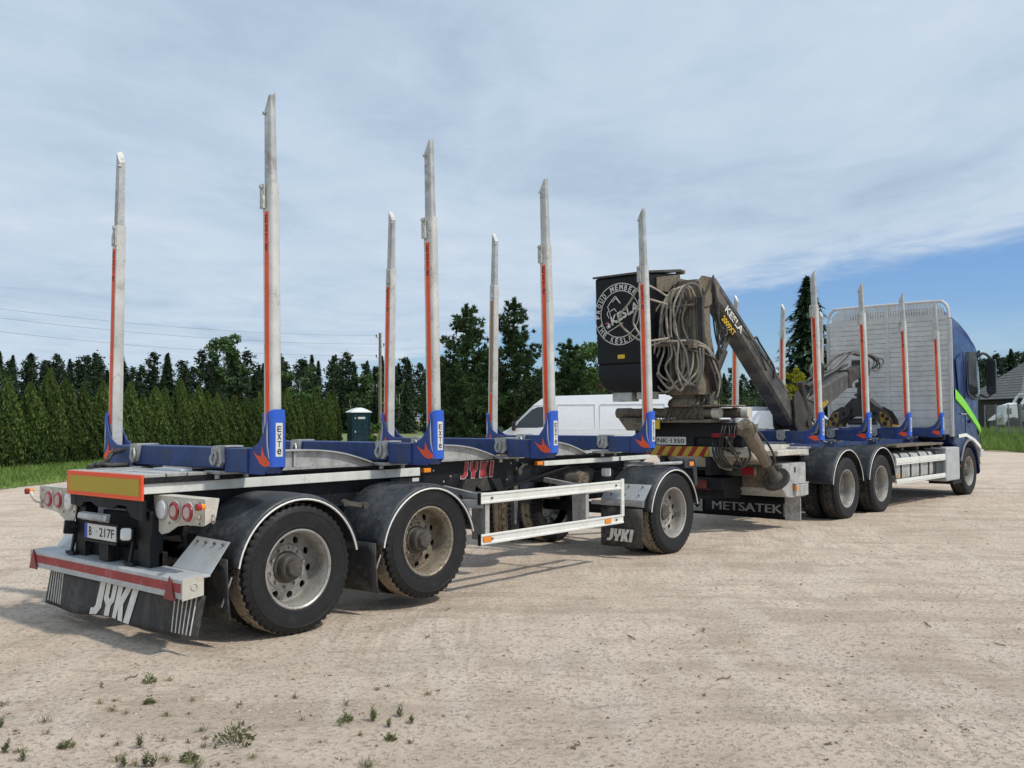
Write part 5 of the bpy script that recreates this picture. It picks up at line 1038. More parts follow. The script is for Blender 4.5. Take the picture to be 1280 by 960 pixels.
    # cover print
    xc = 0.2865; cy, cz, RO = 0.70, 3.28, 0.475; rv, uv = Vector((0, -1, 0)), Vector((0, 0, 1))
    def ringp(r0, r1, n=64, a0=0, a1=2 * math.pi):
        q = MB(); V = []
        for k in range(n + 1):
            a = a0 + (a1 - a0) * k / n
            for r in (r0, r1): V.append((xc - 0.0, cy - r * math.cos(a), cz + r * math.sin(a)))
        q.add(V, [(2 * k, 2 * k + 1, 2 * k + 3, 2 * k + 2) for k in range(n)]); return q
    em = MB()
    for r0, r1 in ((RO - 0.012, RO), (RO * 0.735, RO * 0.735 + 0.012)):
        q = ringp(r0, r1); em.add(q.v, q.f)
    def arc_text(s, rm, h, a_mid, span, flip=False):
        n = len(s)
        for i, ch in enumerate(s):
            if ch == ' ': continue
            f = (i - (n - 1) / 2) / max(1, n - 1); a = a_mid - f * span if not flip else a_mid + f * span
            if not flip: r_ = rv * math.sin(a) + uv * -math.cos(a); u_ = rv * math.cos(a) + uv * math.sin(a)
            else: r_ = rv * -math.sin(a) + uv * math.cos(a); u_ = -(rv * math.cos(a) + uv * math.sin(a))
            wch = 0.66 * h if ch not in 'IM' else (0.85 * h if ch == 'M' else 0.25 * h); c = Vector((xc, cy, cz)) + (rv * math.cos(a) + uv * math.sin(a)) * rm
            em.text(ch, c - r_ * wch / 2 - u_ * h / 2, r_, u_, h, wch, 0.018, t=0.0)
    arc_text('PROUD MEMBER OF', RO * 0.865, 0.082, math.radians(98), math.radians(170)); arc_text('THE KESLA', RO * 0.865, 0.082, math.radians(250), math.radians(92), True)
    sl = math.radians(24); r2 = rv * math.cos(sl) + uv * math.sin(sl); u2 = -rv * math.sin(sl) + uv * math.cos(sl); o = Vector((xc, cy, cz)) - r2 * 0.20 - u2 * 0.10
    em.text('KESLA', o, r2, u2, 0.14, 0.55, 0.02, 0.15, t=0.0)
    for a, b in ((-0.13, 0.045), (-0.17, 0.012)):
        em.plane2d([(-0.31, a if a > -0.15 else -0.155), (0.0 if a < -0.15 else 0.32, a if a > -0.15 else -0.155), (0.0 if a < -0.15 else 0.32, (a if a > -0.15 else -0.155) + 0.010), (-0.31, (a if a > -0.15 else -0.155) + 0.010)], Vector((xc, cy, cz)) + u2 * 0.06 if a > -0.15 else Vector((xc, cy, cz)), r2, u2)
    # outline drawing of a crane above the name
    ln = [(-0.20, -0.05), (-0.24, 0.02), (-0.20, 0.08), (-0.23, 0.12), (-0.15, 0.22), (-0.08, 0.28), (0.02, 0.16)]; ln2 = [(-0.17, -0.03), (-0.19, 0.05), (-0.10, 0.09), (-0.06, 0.04)]
    for pl in (ln, ln2, [(-0.14, 0.19), (-0.07, 0.25), (0.0, 0.17)]):
        for (a, b), (c, d) in zip(pl[:-1], pl[1:]):
            dx, dy = c - a, d - b; l = math.hypot(dx, dy); nx_, ny_ = -dy / l * 0.006, dx / l * 0.006; em.plane2d([(a + nx_, b + ny_), (a - nx_, b - ny_), (c - nx_, d - ny_), (c + nx_, d + ny_)], Vector((xc - 0.001, cy, cz)), rv, uv)
    B(em, 'printed_emblem', M['letter_w'], sc)
    q = MB(); q.plane2d([(0, 0.10), (0.085, 0.10), (0.085, 0.0)], o - r2 * 0.115 - rv * 0 + Vector((-0.001, 0, 0)), r2, u2); B(q, 'red_mark', M['red_lens'], sc)
    q = MB(); q.plane2d([(0.0, 0.0), (0.075, 0.0), (0.055, 0.075)], o - r2 * 0.10 - u2 * 0.0 + Vector((-0.002, 0, 0)), r2, u2); B(q, 'white_mark', M['letter_w'], sc)
    q = MB(); q.box(0.293, 0.297, 0.62, 0.75, 2.60, 2.66); B(q, 'warning_sticker', M['sticker'], sc)
    # boom
    def yb(x): return -0.13 - 0.25 * (x - 1.05) / 3.2
    def yprism(mb, poly, hw, yo=0.0):
        A = [(x, yb(x) - hw + yo, z) for x, z in poly]; Bq = [(x, yb(x) + hw + yo, z) for x, z in poly]; n = len(poly)
        ar = sum(poly[i][0] * poly[(i + 1) % n][1] - poly[(i + 1) % n][0] * poly[i][1] for i in range(n)); fs = [tuple(range(n)), tuple(reversed(range(n, 2 * n)))] + [(i, n + i, n + (i + 1) % n, (i + 1) % n) for i in range(n)]
        if ar < 0: fs = [tuple(reversed(f)) for f in fs]
        mb.add(A + Bq, fs)
    mb = MB(); yprism(mb, [(1.18, 3.66), (1.24, 3.80), (1.42, 3.79), (2.63, 2.79), (3.62, 2.02), (3.86, 1.80), (3.82, 1.54), (3.62, 1.54), (2.98, 2.14), (2.10, 2.93), (1.56, 3.40), (1.22, 3.58)], 0.15); bm = B(mb, 'boom', M['boom'], bevel=0.045, seg=1)
    mb = MB(); yprism(mb, [(1.35, 3.855), (1.45, 3.80), (3.55, 2.10), (3.60, 2.12), (1.52, 3.83)], 0.10); B(mb, 'boom_top_rib', M['boom'], bm)
    # lettering on the boom flank
    d = Vector((0.79, 0, -0.613)); n_ = Vector((0.613, 0, 0.79)); d.y = -0.062; n_.y = -0.048; o = Vector((1.62, yb(1.62) - 0.158, 3.36))
    q = MB(); q.text('KESLA', o, d, n_, 0.125, 0.56, 0.018, 0.12, t=0.004); B(q, 'boom_lettering', M['letter_w'], bm)
    q = MB(); q.text('2009XT', o + d * 0.02 - n_ * 0.17, d, n_, 0.105, 0.40, 0.015, 0.12, t=0.004); B(q, 'boom_model_lettering', M['sticker'], bm)
    # elbow plates and cylinders
    mb = MB()
    for yo in (-0.19, 0.19): yprism(mb, [(3.55, 2.05), (3.72, 2.14), (3.92, 1.96), (4.10, 1.62), (4.32, 1.42), (4.20, 1.385), (3.72, 1.40), (3.60, 1.55)], 0.018, yo)
    yprism(mb, [(3.78, 1.95), (4.05, 1.95), (4.28, 1.47), (4.05, 1.42), (3.75, 1.45)], 0.15); mb.cyl((4.0, yb(4) - 0.24, 1.60), (4.0, yb(4) + 0.24, 1.60), 0.07, None, 16); el = B(mb, 'elbow', M['crane_dk'], smooth=30)
    mb = MB(); mb.tube([(3.84, yb(4) - 0.16, 2.30), (3.95, yb(4) - 0.17, 1.95), (4.16, yb(4) - 0.17, 1.52)], [0.05, 0.06, 0.05], 10); mb.prism([(3.78, 2.20), (3.92, 2.20), (4.22, 1.46), (4.10, 1.42)], 'y', yb(4) + 0.13, yb(4) + 0.16); B(mb, 'elbow_link', M['crane_dk'], el, smooth=40)
    mb = MB(); mb.box(2.9, 3.0, yb(2.9) - 0.14, yb(2.9) + 0.14, 2.56, 2.64); B(mb, 'boom_stop', M['boom'], bm)
    # outer boom and extension
    yo_ = -0.385
    mb = MB(); mb.prism([(4.02, 1.62), (4.12, 1.98), (4.46, 2.16), (5.92, 2.56), (5.98, 2.30), (5.90, 2.24), (4.62, 1.76), (4.3, 1.60)], 'y', yo_ - 0.13, yo_ + 0.13); ob = B(mb, 'outer_boom', M['boom'], bevel=0.03, seg=1)
    mb = MB(); mb.prism([(5.80, 2.48), (6.86, 2.79), (6.92, 2.56), (5.86, 2.26)], 'y', yo_ - 0.095, yo_ + 0.095); B(mb, 'boom_extension', M['crane_dk'], bevel=0.015)
    mb = MB(); mb.box(5.86, 6.02, yo_ - 0.15, yo_ + 0.15, 2.24, 2.58); mb.box(6.62, 6.94, yo_ - 0.125, yo_ + 0.125, 2.50, 2.80); B(mb, 'boom_collar', M['crane_dk'], ob, bevel=0.02)
    q = MB(); q.text('KESLA', (4.62, yo_ - 0.1325, 1.83), (0.945, 0, 0.327), (-0.327, 0, 0.945), 0.085, 0.36, 0.02, t=0.002); B(q, 'outer_lettering', M['sticker'], ob)
    mb = MB(); mb.cyl((4.25, yo_ - 0.05, 2.22), (5.35, yo_ - 0.05, 2.52), 0.05, None, 12); mb.cyl((5.35, yo_ - 0.05, 2.52), (6.0, yo_ - 0.05, 2.68), 0.028, None, 10); B(mb, 'extension_cylinder', M['crane_dk'], smooth=40)
    for k in range(5):
        y = yo_ - 0.10 + 0.05 * k; z_ = random.uniform(-0.05, 0.05); hose([(4.05, y, 1.95), (4.55, y, 2.32), (5.3, y - 0.02, 2.55 + 0.02 * k), (5.75, y, 2.75 + 0.02 * k), (6.3, y, 2.92), (6.8, y, 2.95 - 0.01 * k), (7.2, y - 0.05, 2.90 + z_), (7.42 + z_, y - 0.1, 2.78 + z_), (7.3, y - 0.06, 2.62), (7.05, y, 2.62), (6.9, y, 2.5)], 0.014, 'hose_k' if k % 2 else 'hose_grey')
    for k in range(3):
        mb = MB(); c = Vector((4.42, yo_ - 0.15 - 0.02 * k, 2.44)); r = 0.15 + 0.028 * k
        mb.tube([c + Vector((r * (1.0 + 0.35 * (math.cos(a) < 0)) * math.cos(a), -0.03 * math.sin(2 * a), r * 1.1 * math.sin(a))) for a in [2 * math.pi * j / 24 for j in range(25)]], 0.017, 6); B(mb, 'hose_coil', M['hose_grey'], smooth=60)
    # grapple: link, rotator, body, two jaws
    gx_, gy_ = 6.80, -0.40
    mb = MB(); mb.box(gx_ - 0.06, gx_ + 0.06, gy_ - 0.05, gy_ + 0.05, 2.30, 2.56); mb.cyl((gx_, gy_ - 0.12, 2.32), (gx_, gy_ + 0.12, 2.32), 0.055, None, 14); mb.cyl((gx_, gy_, 2.02), (gx_, gy_, 2.30), 0.11, 0.09, 18); mb.lathe([(0.0, 2.10), (0.145, 2.10), (0.145, 2.15), (0.0, 2.15)], 20, (gx_, gy_, 0), 'z'); B(mb, 'rotator', M['crane_dk'], smooth=35)
    mb = MB(); mb.prism([(gy_ - 0.15, 2.06), (gy_ + 0.15, 2.06), (gy_ + 0.36, 1.86), (gy_ + 0.30, 1.70), (gy_ - 0.30, 1.70), (gy_ - 0.36, 1.86)], 'x', gx_ - 0.13, gx_ + 0.13); mb.cyl((gx_ - 0.19, gy_ - 0.30, 1.76), (gx_ + 0.19, gy_ - 0.30, 1.76), 0.05, None, 12); mb.cyl((gx_ - 0.19, gy_ + 0.30, 1.76), (gx_ + 0.19, gy_ + 0.30, 1.76), 0.05, None, 12); gb = B(mb, 'grapple_body', M['crane_dk'], bevel=0.01)
    mb = MB(); mb.cyl((gx_, gy_ - 0.28, 1.60), (gx_, gy_ + 0.28, 1.60), 0.06, None, 12); B(mb, 'grapple_cylinder', M['hub'], gb, smooth=40)
    for s in (-1, 1):
        jaw = [(0.16, 1.86), (0.34, 1.90), (0.52, 1.80), (0.62, 1.64), (0.64, 1.50), (0.42, 1.497), (0.36, 1.62), (0.20, 1.70)]
        for xo in (-0.17, 0.17):
            mb = MB(); mb.prism([(gy_ + s * a, z) for a, z in jaw], 'x', gx_ + xo - 0.02, gx_ + xo + 0.02); j = B(mb, 'grapple_jaw', M['crane_dk'], bevel=0.012)
            if xo < 0:
                q = MB(); q.prism([(gy_ + s * a, z) for a, z in [(0.40, 1.80), (0.50, 1.77), (0.585, 1.66), (0.605, 1.51), (0.47, 1.505), (0.41, 1.62)]], 'x', gx_ + xo - 0.0235, gx_ + xo - 0.0205); B(q, 'jaw_face', M['claw'], j)
                for a, z, r in ((0.46, 1.72, 0.042), (0.54, 1.655, 0.04), (0.50, 1.565, 0.045)):
                    q = MB(); q.cyl((gx_ + xo - 0.026, gy_ + s * a, z), (gx_ + xo - 0.0238, gy_ + s * a, z), r, None, 16); B(q, 'jaw_hole_dark_disc', M['letter_k'], j)  # black disc painted for the darkness of an open hole
        mb = MB(); mb.prism([(gy_ + s * a, z) for a, z in [(0.46, 1.56), (0.64, 1.53), (0.70, 1.50), (0.62, 1.4985), (0.44, 1.4985)]], 'x', gx_ - 0.19, gx_ + 0.19); B(mb, 'jaw_blade', M['claw'], bevel=0.008)
    # hose bundles on the column
    for k in range(8):       # loops hanging from the column head down to the clamp bar
        o = k * 0.038; y0 = -0.30 + 0.055 * k
        hose([(0.98, y0 - 0.03, 3.38 - 0.02 * k), (0.80, y0 - 0.04, 3.62), (0.64 + 0.01 * k, y0 + 0.02, 3.66 - 0.015 * k), (0.56, y0 + 0.13, 3.42 - 0.02 * k), (0.56, y0 + 0.18, 3.05), (0.58, y0 + 0.06 + o * 0.4, 2.72), (0.58, y0 + 0.02 + o, 2.46 - 0.03 * (k % 3)), (0.60, y0 - 0.02 + o * 0.3, 2.22 - 0.035 * (k % 4)), (0.64, y0 - 0.14, 2.20 + 0.02 * (k % 3)), (0.68, y0 - 0.20, 2.40), (0.72, y0 - 0.18, 2.72)], 0.0165 if k % 3 else 0.019, 'hose' if k % 4 else 'hose_grey')
    for k in range(5):       # inner vertical hoses
        y = -0.24 + 0.08 * k; hose([(0.80, y, 3.45), (0.76, y + 0.01, 3.1), (0.74, y - 0.01, 2.8), (0.70, y + 0.03 * (-1) ** k, 2.5), (0.70, y - 0.04, 2.2), (0.80, y, 2.05)], 0.018, ('hose_k', 'hose', 'hose_grey')[k % 3])
    for k in range(2):       # wide loops in front of the seat cover
        hose([(0.50, -0.02, 3.5 - 0.12 * k), (0.22, 0.20, 3.62 - 0.16 * k), (0.18, 0.50 - 0.17 * k, 3.46 - 0.14 * k), (0.18, 0.62 - 0.22 * k, 3.18 - 0.05 * k), (0.20, 0.44 - 0.14 * k, 2.92 - 0.02 * k), (0.28, 0.16, 2.84 - 0.03 * k), (0.50, -0.02, 2.88)], 0.016)
    for k in range(6):       # bundle swung round the clamp to the right side and down to the base
        o = 0.03 * k; hose([(0.62, 0.22 - o, 2.86 - 0.01 * k), (0.58, -0.02, 2.86 - 0.02 * k), (0.66, -0.34, 2.84 - 0.03 * k), (0.84, -0.46 - 0.01 * k, 2.74 - 0.03 * k), (0.98, -0.50 - 0.012 * k, 2.52), (1.02 + o, -0.48 - 0.01 * k, 2.25), (1.06 + o, -0.46, 2.05), (1.0 + o, -0.40, 1.95)], 0.018, ('hose', 'hose_grey', 'hose_k')[k % 3])
    for k in range(3):       # spiral-wrapped hoses
        y = -0.36 - 0.045 * k; pts = spline([(0.86, y + 0.06, 3.50), (0.80, y + 0.02, 3.1), (0.80, y, 2.75), (0.92, y - 0.06, 2.40), (1.06, y - 0.06, 2.1)], 10); mb = MB(); mb.tube(pts, [0.026 + 0.005 * (i % 2) for i in range(len(pts))], 8); B(mb, 'spiral_hose', M['crane_dk' if k else 'hub'], smooth=60)
    for k in range(7):       # black hoses to the boom
        o = 0.03 * k; hose([(1.25, -0.36, 3.86 - 0.01 * k), (1.08 - 0.01 * k, -0.44 - 0.012 * k, 3.70), (1.06, -0.46 - 0.012 * k, 3.3), (1.12 + o * 0.4, -0.47 - 0.01 * k, 2.85 + 0.02 * k), (1.28 + o, -0.44, 2.60 + 0.06 * k), (1.45 + o * 0.7, -0.40, 2.75 + 0.06 * k), (1.50, -0.34, 3.05)], 0.015, 'hose_k')
    mb = MB(); mb.bar((0.52, 0.30, 2.78), (0.66, -0.34, 2.80), 0.05, 0.05); mb.box(0.60, 0.80, -0.40, -0.30, 2.72, 2.84); B(mb, 'hose_clamp', M['crane'], bevel=0.006)
    mb = MB(); mb.bar((0.62, 0.12, 3.36), (0.78, -0.30, 3.38), 0.04, 0.03); B(mb, 'hose_clamp', M['crane'], bevel=0.006)
    hose([(1.85, yb(2) - 0.16, 3.22), (2.1, yb(2) - 0.17, 3.10), (2.45, yb(2.4) - 0.17, 2.86), (2.8, yb(2.8) - 0.16, 2.46)], 0.010, 'hose_k')
    hose([(2.55, yb(2.6) - 0.05, 2.86), (2.62, yb(2.6) - 0.08, 2.98), (2.72, yb(2.7) - 0.08, 2.90), (2.9, yb(2.9) - 0.12, 2.72), (3.05, yb(3) - 0.16, 2.50), (3.0, yb(3) - 0.17, 2.34)], 0.018, 'hose_k')
    hose([(4.02, yo_ - 0.16, 2.0), (4.22, yo_ - 0.20, 1.92), (4.34, yo_ - 0.20, 1.70), (4.26, yo_ - 0.19, 1.58), (4.16, yo_ - 0.18, 1.66)], 0.022, 'hose_k')
    # clutter round the crane's foot: valve bank, small hoses, fittings
    for k in range(6):
        mb = MB(); mb.box(0.86, 0.98, -0.50 + 0.075 * k, -0.44 + 0.075 * k, 1.90, 2.02); mb.cyl((0.92, -0.47 + 0.075 * k, 2.02), (0.92, -0.47 + 0.075 * k, 2.06), 0.016, None, 8); B(mb, 'valve', M['crane_dk' if k % 2 else 'hub'])
    for k in range(6):
        y = -0.40 + 0.11 * k; hose([(0.90, y, 2.00), (0.80, y - 0.02, 1.93), (0.775, y + 0.02, 1.80), (0.785, y + 0.10, 1.70), (0.86, y + 0.16, 1.655)], 0.012, 'hose_k' if k % 3 else 'crane_dk')
    for k in range(5):
        y = -0.62 - 0.05 * k; hose([(1.02, y, 1.58), (0.94, y - 0.02, 1.46), (0.98, y + 0.02, 1.30 - 0.03 * k), (1.12, y - 0.05, 1.18)], 0.011, 'hose_k')
    # lifting eyes
    for x, z in ((1.62, 3.72), (2.50, 3.00)):
        mb = MB(); mb.tube([Vector((x + 0.045 * math.cos(a), yb(x), z + 0.045 * math.sin(a))) for a in [2 * math.pi * j / 14 for j in range(15)]], 0.012, 6); B(mb, 'hose_ring', M['hose_k'], smooth=60)
    # stabiliser leg folded forward on the right
    mb = MB(); mb.box(1.05, 1.30, -1.04, -0.78, 1.44, 1.60); mb.cyl((0.86, -1.10, 1.52), (1.12, -1.02, 1.52), 0.115, 0.095, 20); mb.cyl((0.80, -1.13, 1.525), (0.87, -1.10, 1.522), 0.13, 0.13, 20); B(mb, 'stabiliser_beam', M['crane'], smooth=35)
    a, b, c, e = Vector((0.80, -1.12, 1.54)), Vector((1.12, -1.13, 1.24)), Vector((1.36, -1.14, 1.02)), Vector((1.62, -1.15, 0.78)); dd = (e - a).normalized()
    mb = MB(); mb.tube([a - dd * 0.10, a, b], [0.10, 0.105, 0.10], 18); mb.tube([b - dd * 0.02, c], [0.085, 0.082], 18); sl_ = B(mb, 'stabiliser_leg', M['crane'], smooth=35)
    mb = MB(); mb.tube([c, e], [0.062, 0.066], 16); mb.tube([e - dd * 0.10, e - dd * 0.02], [0.075, 0.12], 16); B(mb, 'stabiliser_ram', M['hub'], sl_, smooth=40)
    mb = MB(); mb.tube([e - dd * 0.03, e + dd * 0.02, e + dd * 0.045], [0.205, 0.215, 0.19], 18); B(mb, 'stabiliser_foot', M['crane_dk'], bevel=0.006)
    hose([(0.95, -1.05, 1.56), (1.05, -1.24, 1.45), (1.22, -1.27, 1.28), (1.36, -1.24, 1.10), (1.42, -1.2, 1.0)], 0.017, 'hose_k')
    hose([(0.98, -0.75, 1.30), (1.0, -0.88, 1.05), (1.0, -0.98, 1.0), (1.05, -1.04, 1.12), (1.02, -1.02, 1.32)], 0.017, 'hose_k')
    mb = MB(); mb.bar((0.97, -0.70, 1.42), (1.02, -0.90, 1.05), 0.05, 0.03); B(mb, 'hanging_bracket', M['crane'])
    return R0
crane = build_crane()

# ------------------------------------------------------------------ trees
def tree_root(name, loc, rz, parts, label, cat='tree', group=None, scale=1.0, sz=None):
    r = empty(name, loc, rz); r.scale = (scale, scale, sz or scale)
    for nm, me in parts: obj(nm, me, None, r)
    tag(r, label, cat, group); return r
def mesh_only(mb, name, material, smooth=None):
    me = bpy.data.meshes.new(name); me.from_pydata([tuple(p) for p in mb.v], [], mb.f); me.materials.append(material); me.update()
    if smooth: me.polygons.foreach_set('use_smooth', [True] * len(me.polygons))
    return me
def thuja_mesh(H, R, n, material, seed):
    g = np.random.default_rng(seed); core = MB(); prof = []
    def rad(h): t = h / H; return R * (0.86 + 0.16 * math.sin(min(1, t * 3.0) * 1.57)) * max(0.03, 1 - t ** 2.5 * 0.98)
    h = g.uniform(0.02, 1.0, n) ** 0.92 * H; a = g.uniform(0, 2 * math.pi, n); r = np.array([rad(x) for x in h])
    lump = 1 + 0.13 * np.sin(a * 3 + h * 2.1 + seed) * np.sin(h * 4.3 + a * 2) + 0.08 * np.sin(a * 7 + h * 6)
    rr = r * lump * g.uniform(0.78, 1.08, n) + 0.02
    c = np.stack((rr * np.cos(a), rr * np.sin(a), h), 1)
    out = np.stack((np.cos(a), np.sin(a), 0 * a), 1); up = np.stack((0.35 * np.cos(a), 0.35 * np.sin(a), np.ones(n)), 1) + g.normal(size=(n, 3)) * 0.35; up /= np.linalg.norm(up, axis=1)[:, None]
    side = np.cross(up, out + g.normal(size=(n, 3)) * 0.6); side /= np.linalg.norm(side, axis=1)[:, None]
    L_ = g.uniform(0.04, 0.095, n)[:, None]; tint = 0.28 + 0.25 * (lump - 1) / 0.2 + 0.30 * (h / H) ** 1.5 + g.normal(size=n) * 0.22  # tint rises with height: sunlit tips painted into the leaf colour
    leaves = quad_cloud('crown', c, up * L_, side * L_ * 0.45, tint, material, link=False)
    # dense inner body of same foliage, inner shade painted dark; keeps row opaque
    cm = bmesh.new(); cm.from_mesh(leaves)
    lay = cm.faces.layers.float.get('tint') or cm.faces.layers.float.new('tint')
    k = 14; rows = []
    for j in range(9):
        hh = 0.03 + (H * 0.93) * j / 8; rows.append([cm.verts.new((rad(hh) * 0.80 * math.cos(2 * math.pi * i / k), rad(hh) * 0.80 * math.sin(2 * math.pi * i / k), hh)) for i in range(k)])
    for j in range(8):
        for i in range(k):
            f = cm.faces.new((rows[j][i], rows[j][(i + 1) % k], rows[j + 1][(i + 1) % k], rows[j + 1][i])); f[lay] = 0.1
    cm.to_mesh(leaves); cm.free(); return leaves
def trunk_mesh(H, r0, material, lean=0.0, limbs=(), name='trunk', n=8):
    mb = MB(); mb.tube([(lean * (t ** 2) * H * 0.1, 0, H * t) for t in (0, .1, .3, .5, .7, .85, 1)], [r0 * (1.25 - 0.2 * min(1, t * 6)) * (1 - t * 0.85) for t in (0, .1, .3, .5, .7, .85, 1)], n)
    for p, q, r in limbs: mb.tube([p, [(p[i] + q[i]) / 2 + (0.03 * H * 0.2 if i == 2 else 0) for i in range(3)], q], [r, r * 0.7, r * 0.25], 5)
    return mesh_only(mb, name, material, True)
def pine_mesh(H, R, seed, material, base=0.12, tufts=2600, needle=0.16, conic=1.0, lw=0.12):
    """whorled limbs with needle tufts along them"""
    g = np.random.default_rng(seed); limbs = []; C = []; D = []
    levels = int(H / 0.42)
    for k in range(levels):
        t = base + (1 - base) * k / levels; z = H * t
        env = R * (1 - t) ** (0.75 * conic) * (0.55 + 0.45 * min(1, (t - base) / 0.18)) + 0.10
        for j in range(5 + (g.random() < 0.5)):
            a = g.uniform(0, 6.28); L_ = env * g.uniform(0.65, 1.15); rise = g.uniform(0.10, 0.45) + 0.35 * t
            p = (0, 0, z); q = (L_ * math.cos(a), L_ * math.sin(a), z + L_ * rise); limbs.append((p, q, 0.012 + 0.02 * (1 - t)))
            m = max(4, int(L_ * 14))
            for i in range(m):
                f = 0.25 + 0.78 * (i + g.random()) / m; sp = 0.28 * L_ * (1.1 - f) + 0.06; b = np.array((p[0] + (q[0] - p[0]) * f, p[1] + (q[1] - p[1]) * f, p[2] + (q[2] - p[2]) * f * f + 0.0)); C.append(b + g.normal(size=3) * np.array((sp, sp, sp * 0.5))); D.append(np.array((math.cos(a) * 0.5, math.sin(a) * 0.5, 0.9)))
    for i in range(14): C.append(np.array((0, 0, H * (0.93 + 0.08 * i / 14)))); D.append(np.array((0, 0, 1.0)))
    C = np.array(C); D = np.array(D); n = len(C); per = max(3, int(tufts * 6 / n)); c = np.repeat(C, per, 0); d = np.repeat(D, per, 0) + g.normal(size=(n * per, 3)) * 0.75; d /= np.linalg.norm(d, axis=1)[:, None]
    L_ = g.uniform(0.6, 1.2, n * per)[:, None] * needle; s = np.cross(d, g.normal(size=(n * per, 3))); s /= np.linalg.norm(s, axis=1)[:, None]
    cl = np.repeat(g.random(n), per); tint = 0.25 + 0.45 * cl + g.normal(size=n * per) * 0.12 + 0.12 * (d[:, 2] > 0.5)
    crown = quad_cloud('crown', c + d * L_ * 0.5, d * L_ * 0.6, s * L_ * lw, tint, material, link=False)
    return trunk_mesh(H * 0.98, 0.012 * H + 0.02, M['bark'], 0.0, limbs), crown
def forest_pine(H, seed, material, base=0.5, R=1.9, dense=1.0, leaf=0.36):
    g = np.random.default_rng(seed); C = []; limbs = []
    for k in range(int(26 * dense)):
        t = base + (1 - base) * (k + g.random()) / (26 * dense); a = g.uniform(0, 6.28); env = R * (0.16 + 0.95 * (1 - (t - base) / (1 - base)) ** 0.75) * g.uniform(0.45, 1.1); z = H * t
        q = (env * math.cos(a), env * math.sin(a), z + env * 0.25); limbs.append(((0, 0, z), q, 0.05))
        for i in range(26):
            f = g.uniform(0.35, 1.1); C.append((q[0] * f + g.normal() * 0.26, q[1] * f + g.normal() * 0.26, z + (q[2] - z) * f + g.normal() * 0.24))
    for i in range(40): C.append((g.normal() * 0.3, g.normal() * 0.3, H * g.uniform(0.94, 1.02)))
    c = np.array(C); n = len(c); u = rand_unit(n) * g.uniform(0.5, 1.1, n)[:, None] * leaf; u[:, 2] = np.abs(u[:, 2]) * 0.7; v = np.cross(u, rand_unit(n)) ; v = v / np.linalg.norm(v, axis=1)[:, None] * leaf * 0.45
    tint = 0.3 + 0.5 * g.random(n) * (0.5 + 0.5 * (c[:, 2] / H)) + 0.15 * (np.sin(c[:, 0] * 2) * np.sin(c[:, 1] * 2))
    crown = quad_cloud('crown', c, u, v, tint, material, link=False); return trunk_mesh(H * 0.97, 0.16, M['bark'], g.uniform(-0.4, 0.4), limbs), crown
def spruce_mesh(H, R, seed, material, n=5200, leaf=0.2):
    g = np.random.default_rng(seed); t = g.random(n) ** 1.35; z = H * (0.04 + 0.96 * t); layer = np.abs(((z / H * 14) % 1.0) - 0.0); a = g.uniform(0, 6.28, n)
    env = R * (1 - t) ** 0.9 * (1.08 - 0.62 * layer) * (1 + 0.30 * np.sin(a * 4 + np.floor(z / H * 14) * 2.4) + 0.12 * np.sin(a * 9)) + 0.05; r = env * g.uniform(0.35, 1.05, n) ** 0.6
    c = np.stack((r * np.cos(a), r * np.sin(a), z - r * 0.25), 1); u = np.stack((np.cos(a), np.sin(a), -0.35 + 0 * a), 1) + g.normal(size=(n, 3)) * 0.35; u = u / np.linalg.norm(u, axis=1)[:, None] * leaf * g.uniform(0.6, 1.2, n)[:, None]; v = np.cross(u, np.stack((0.3 * np.cos(a), 0.3 * np.sin(a), 1 + 0 * a), 1)); v = v / np.linalg.norm(v, axis=1)[:, None] * leaf * 0.35
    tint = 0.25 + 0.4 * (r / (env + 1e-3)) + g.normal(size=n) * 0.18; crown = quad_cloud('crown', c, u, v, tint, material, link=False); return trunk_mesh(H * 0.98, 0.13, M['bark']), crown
def broadleaf(H, R, seed, material, bark, n=4200, base=0.3, leaf=0.16, lobes=26):
    g = np.random.default_rng(seed); limbs = []; C = []
    for k in range(lobes):
        t = g.uniform(base, 1.0); a = g.uniform(0, 6.28); rr = R * math.sqrt(max(0.02, 1 - ((t - 0.62) / 0.46) ** 2)) * g.uniform(0.35, 1.0); c0 = np.array((rr * math.cos(a), rr * math.sin(a), H * t)); limbs.append(((0, 0, H * max(0.15, t - 0.22)), tuple(c0), 0.035))
        m = n // lobes; p = rand_unit(m) * (g.random(m) ** 0.45)[:, None] * np.array((0.42, 0.42, 0.32)) * R * 0.75; C.append(c0 + p)
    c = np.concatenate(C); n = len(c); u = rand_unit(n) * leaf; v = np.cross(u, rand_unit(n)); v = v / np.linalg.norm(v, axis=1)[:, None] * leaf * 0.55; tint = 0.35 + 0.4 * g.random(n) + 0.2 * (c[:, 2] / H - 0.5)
    return trunk_mesh(H * 0.8, 0.02 * H, bark, 0.3, limbs), quad_cloud('crown', c, u, v, tint, material, link=False)

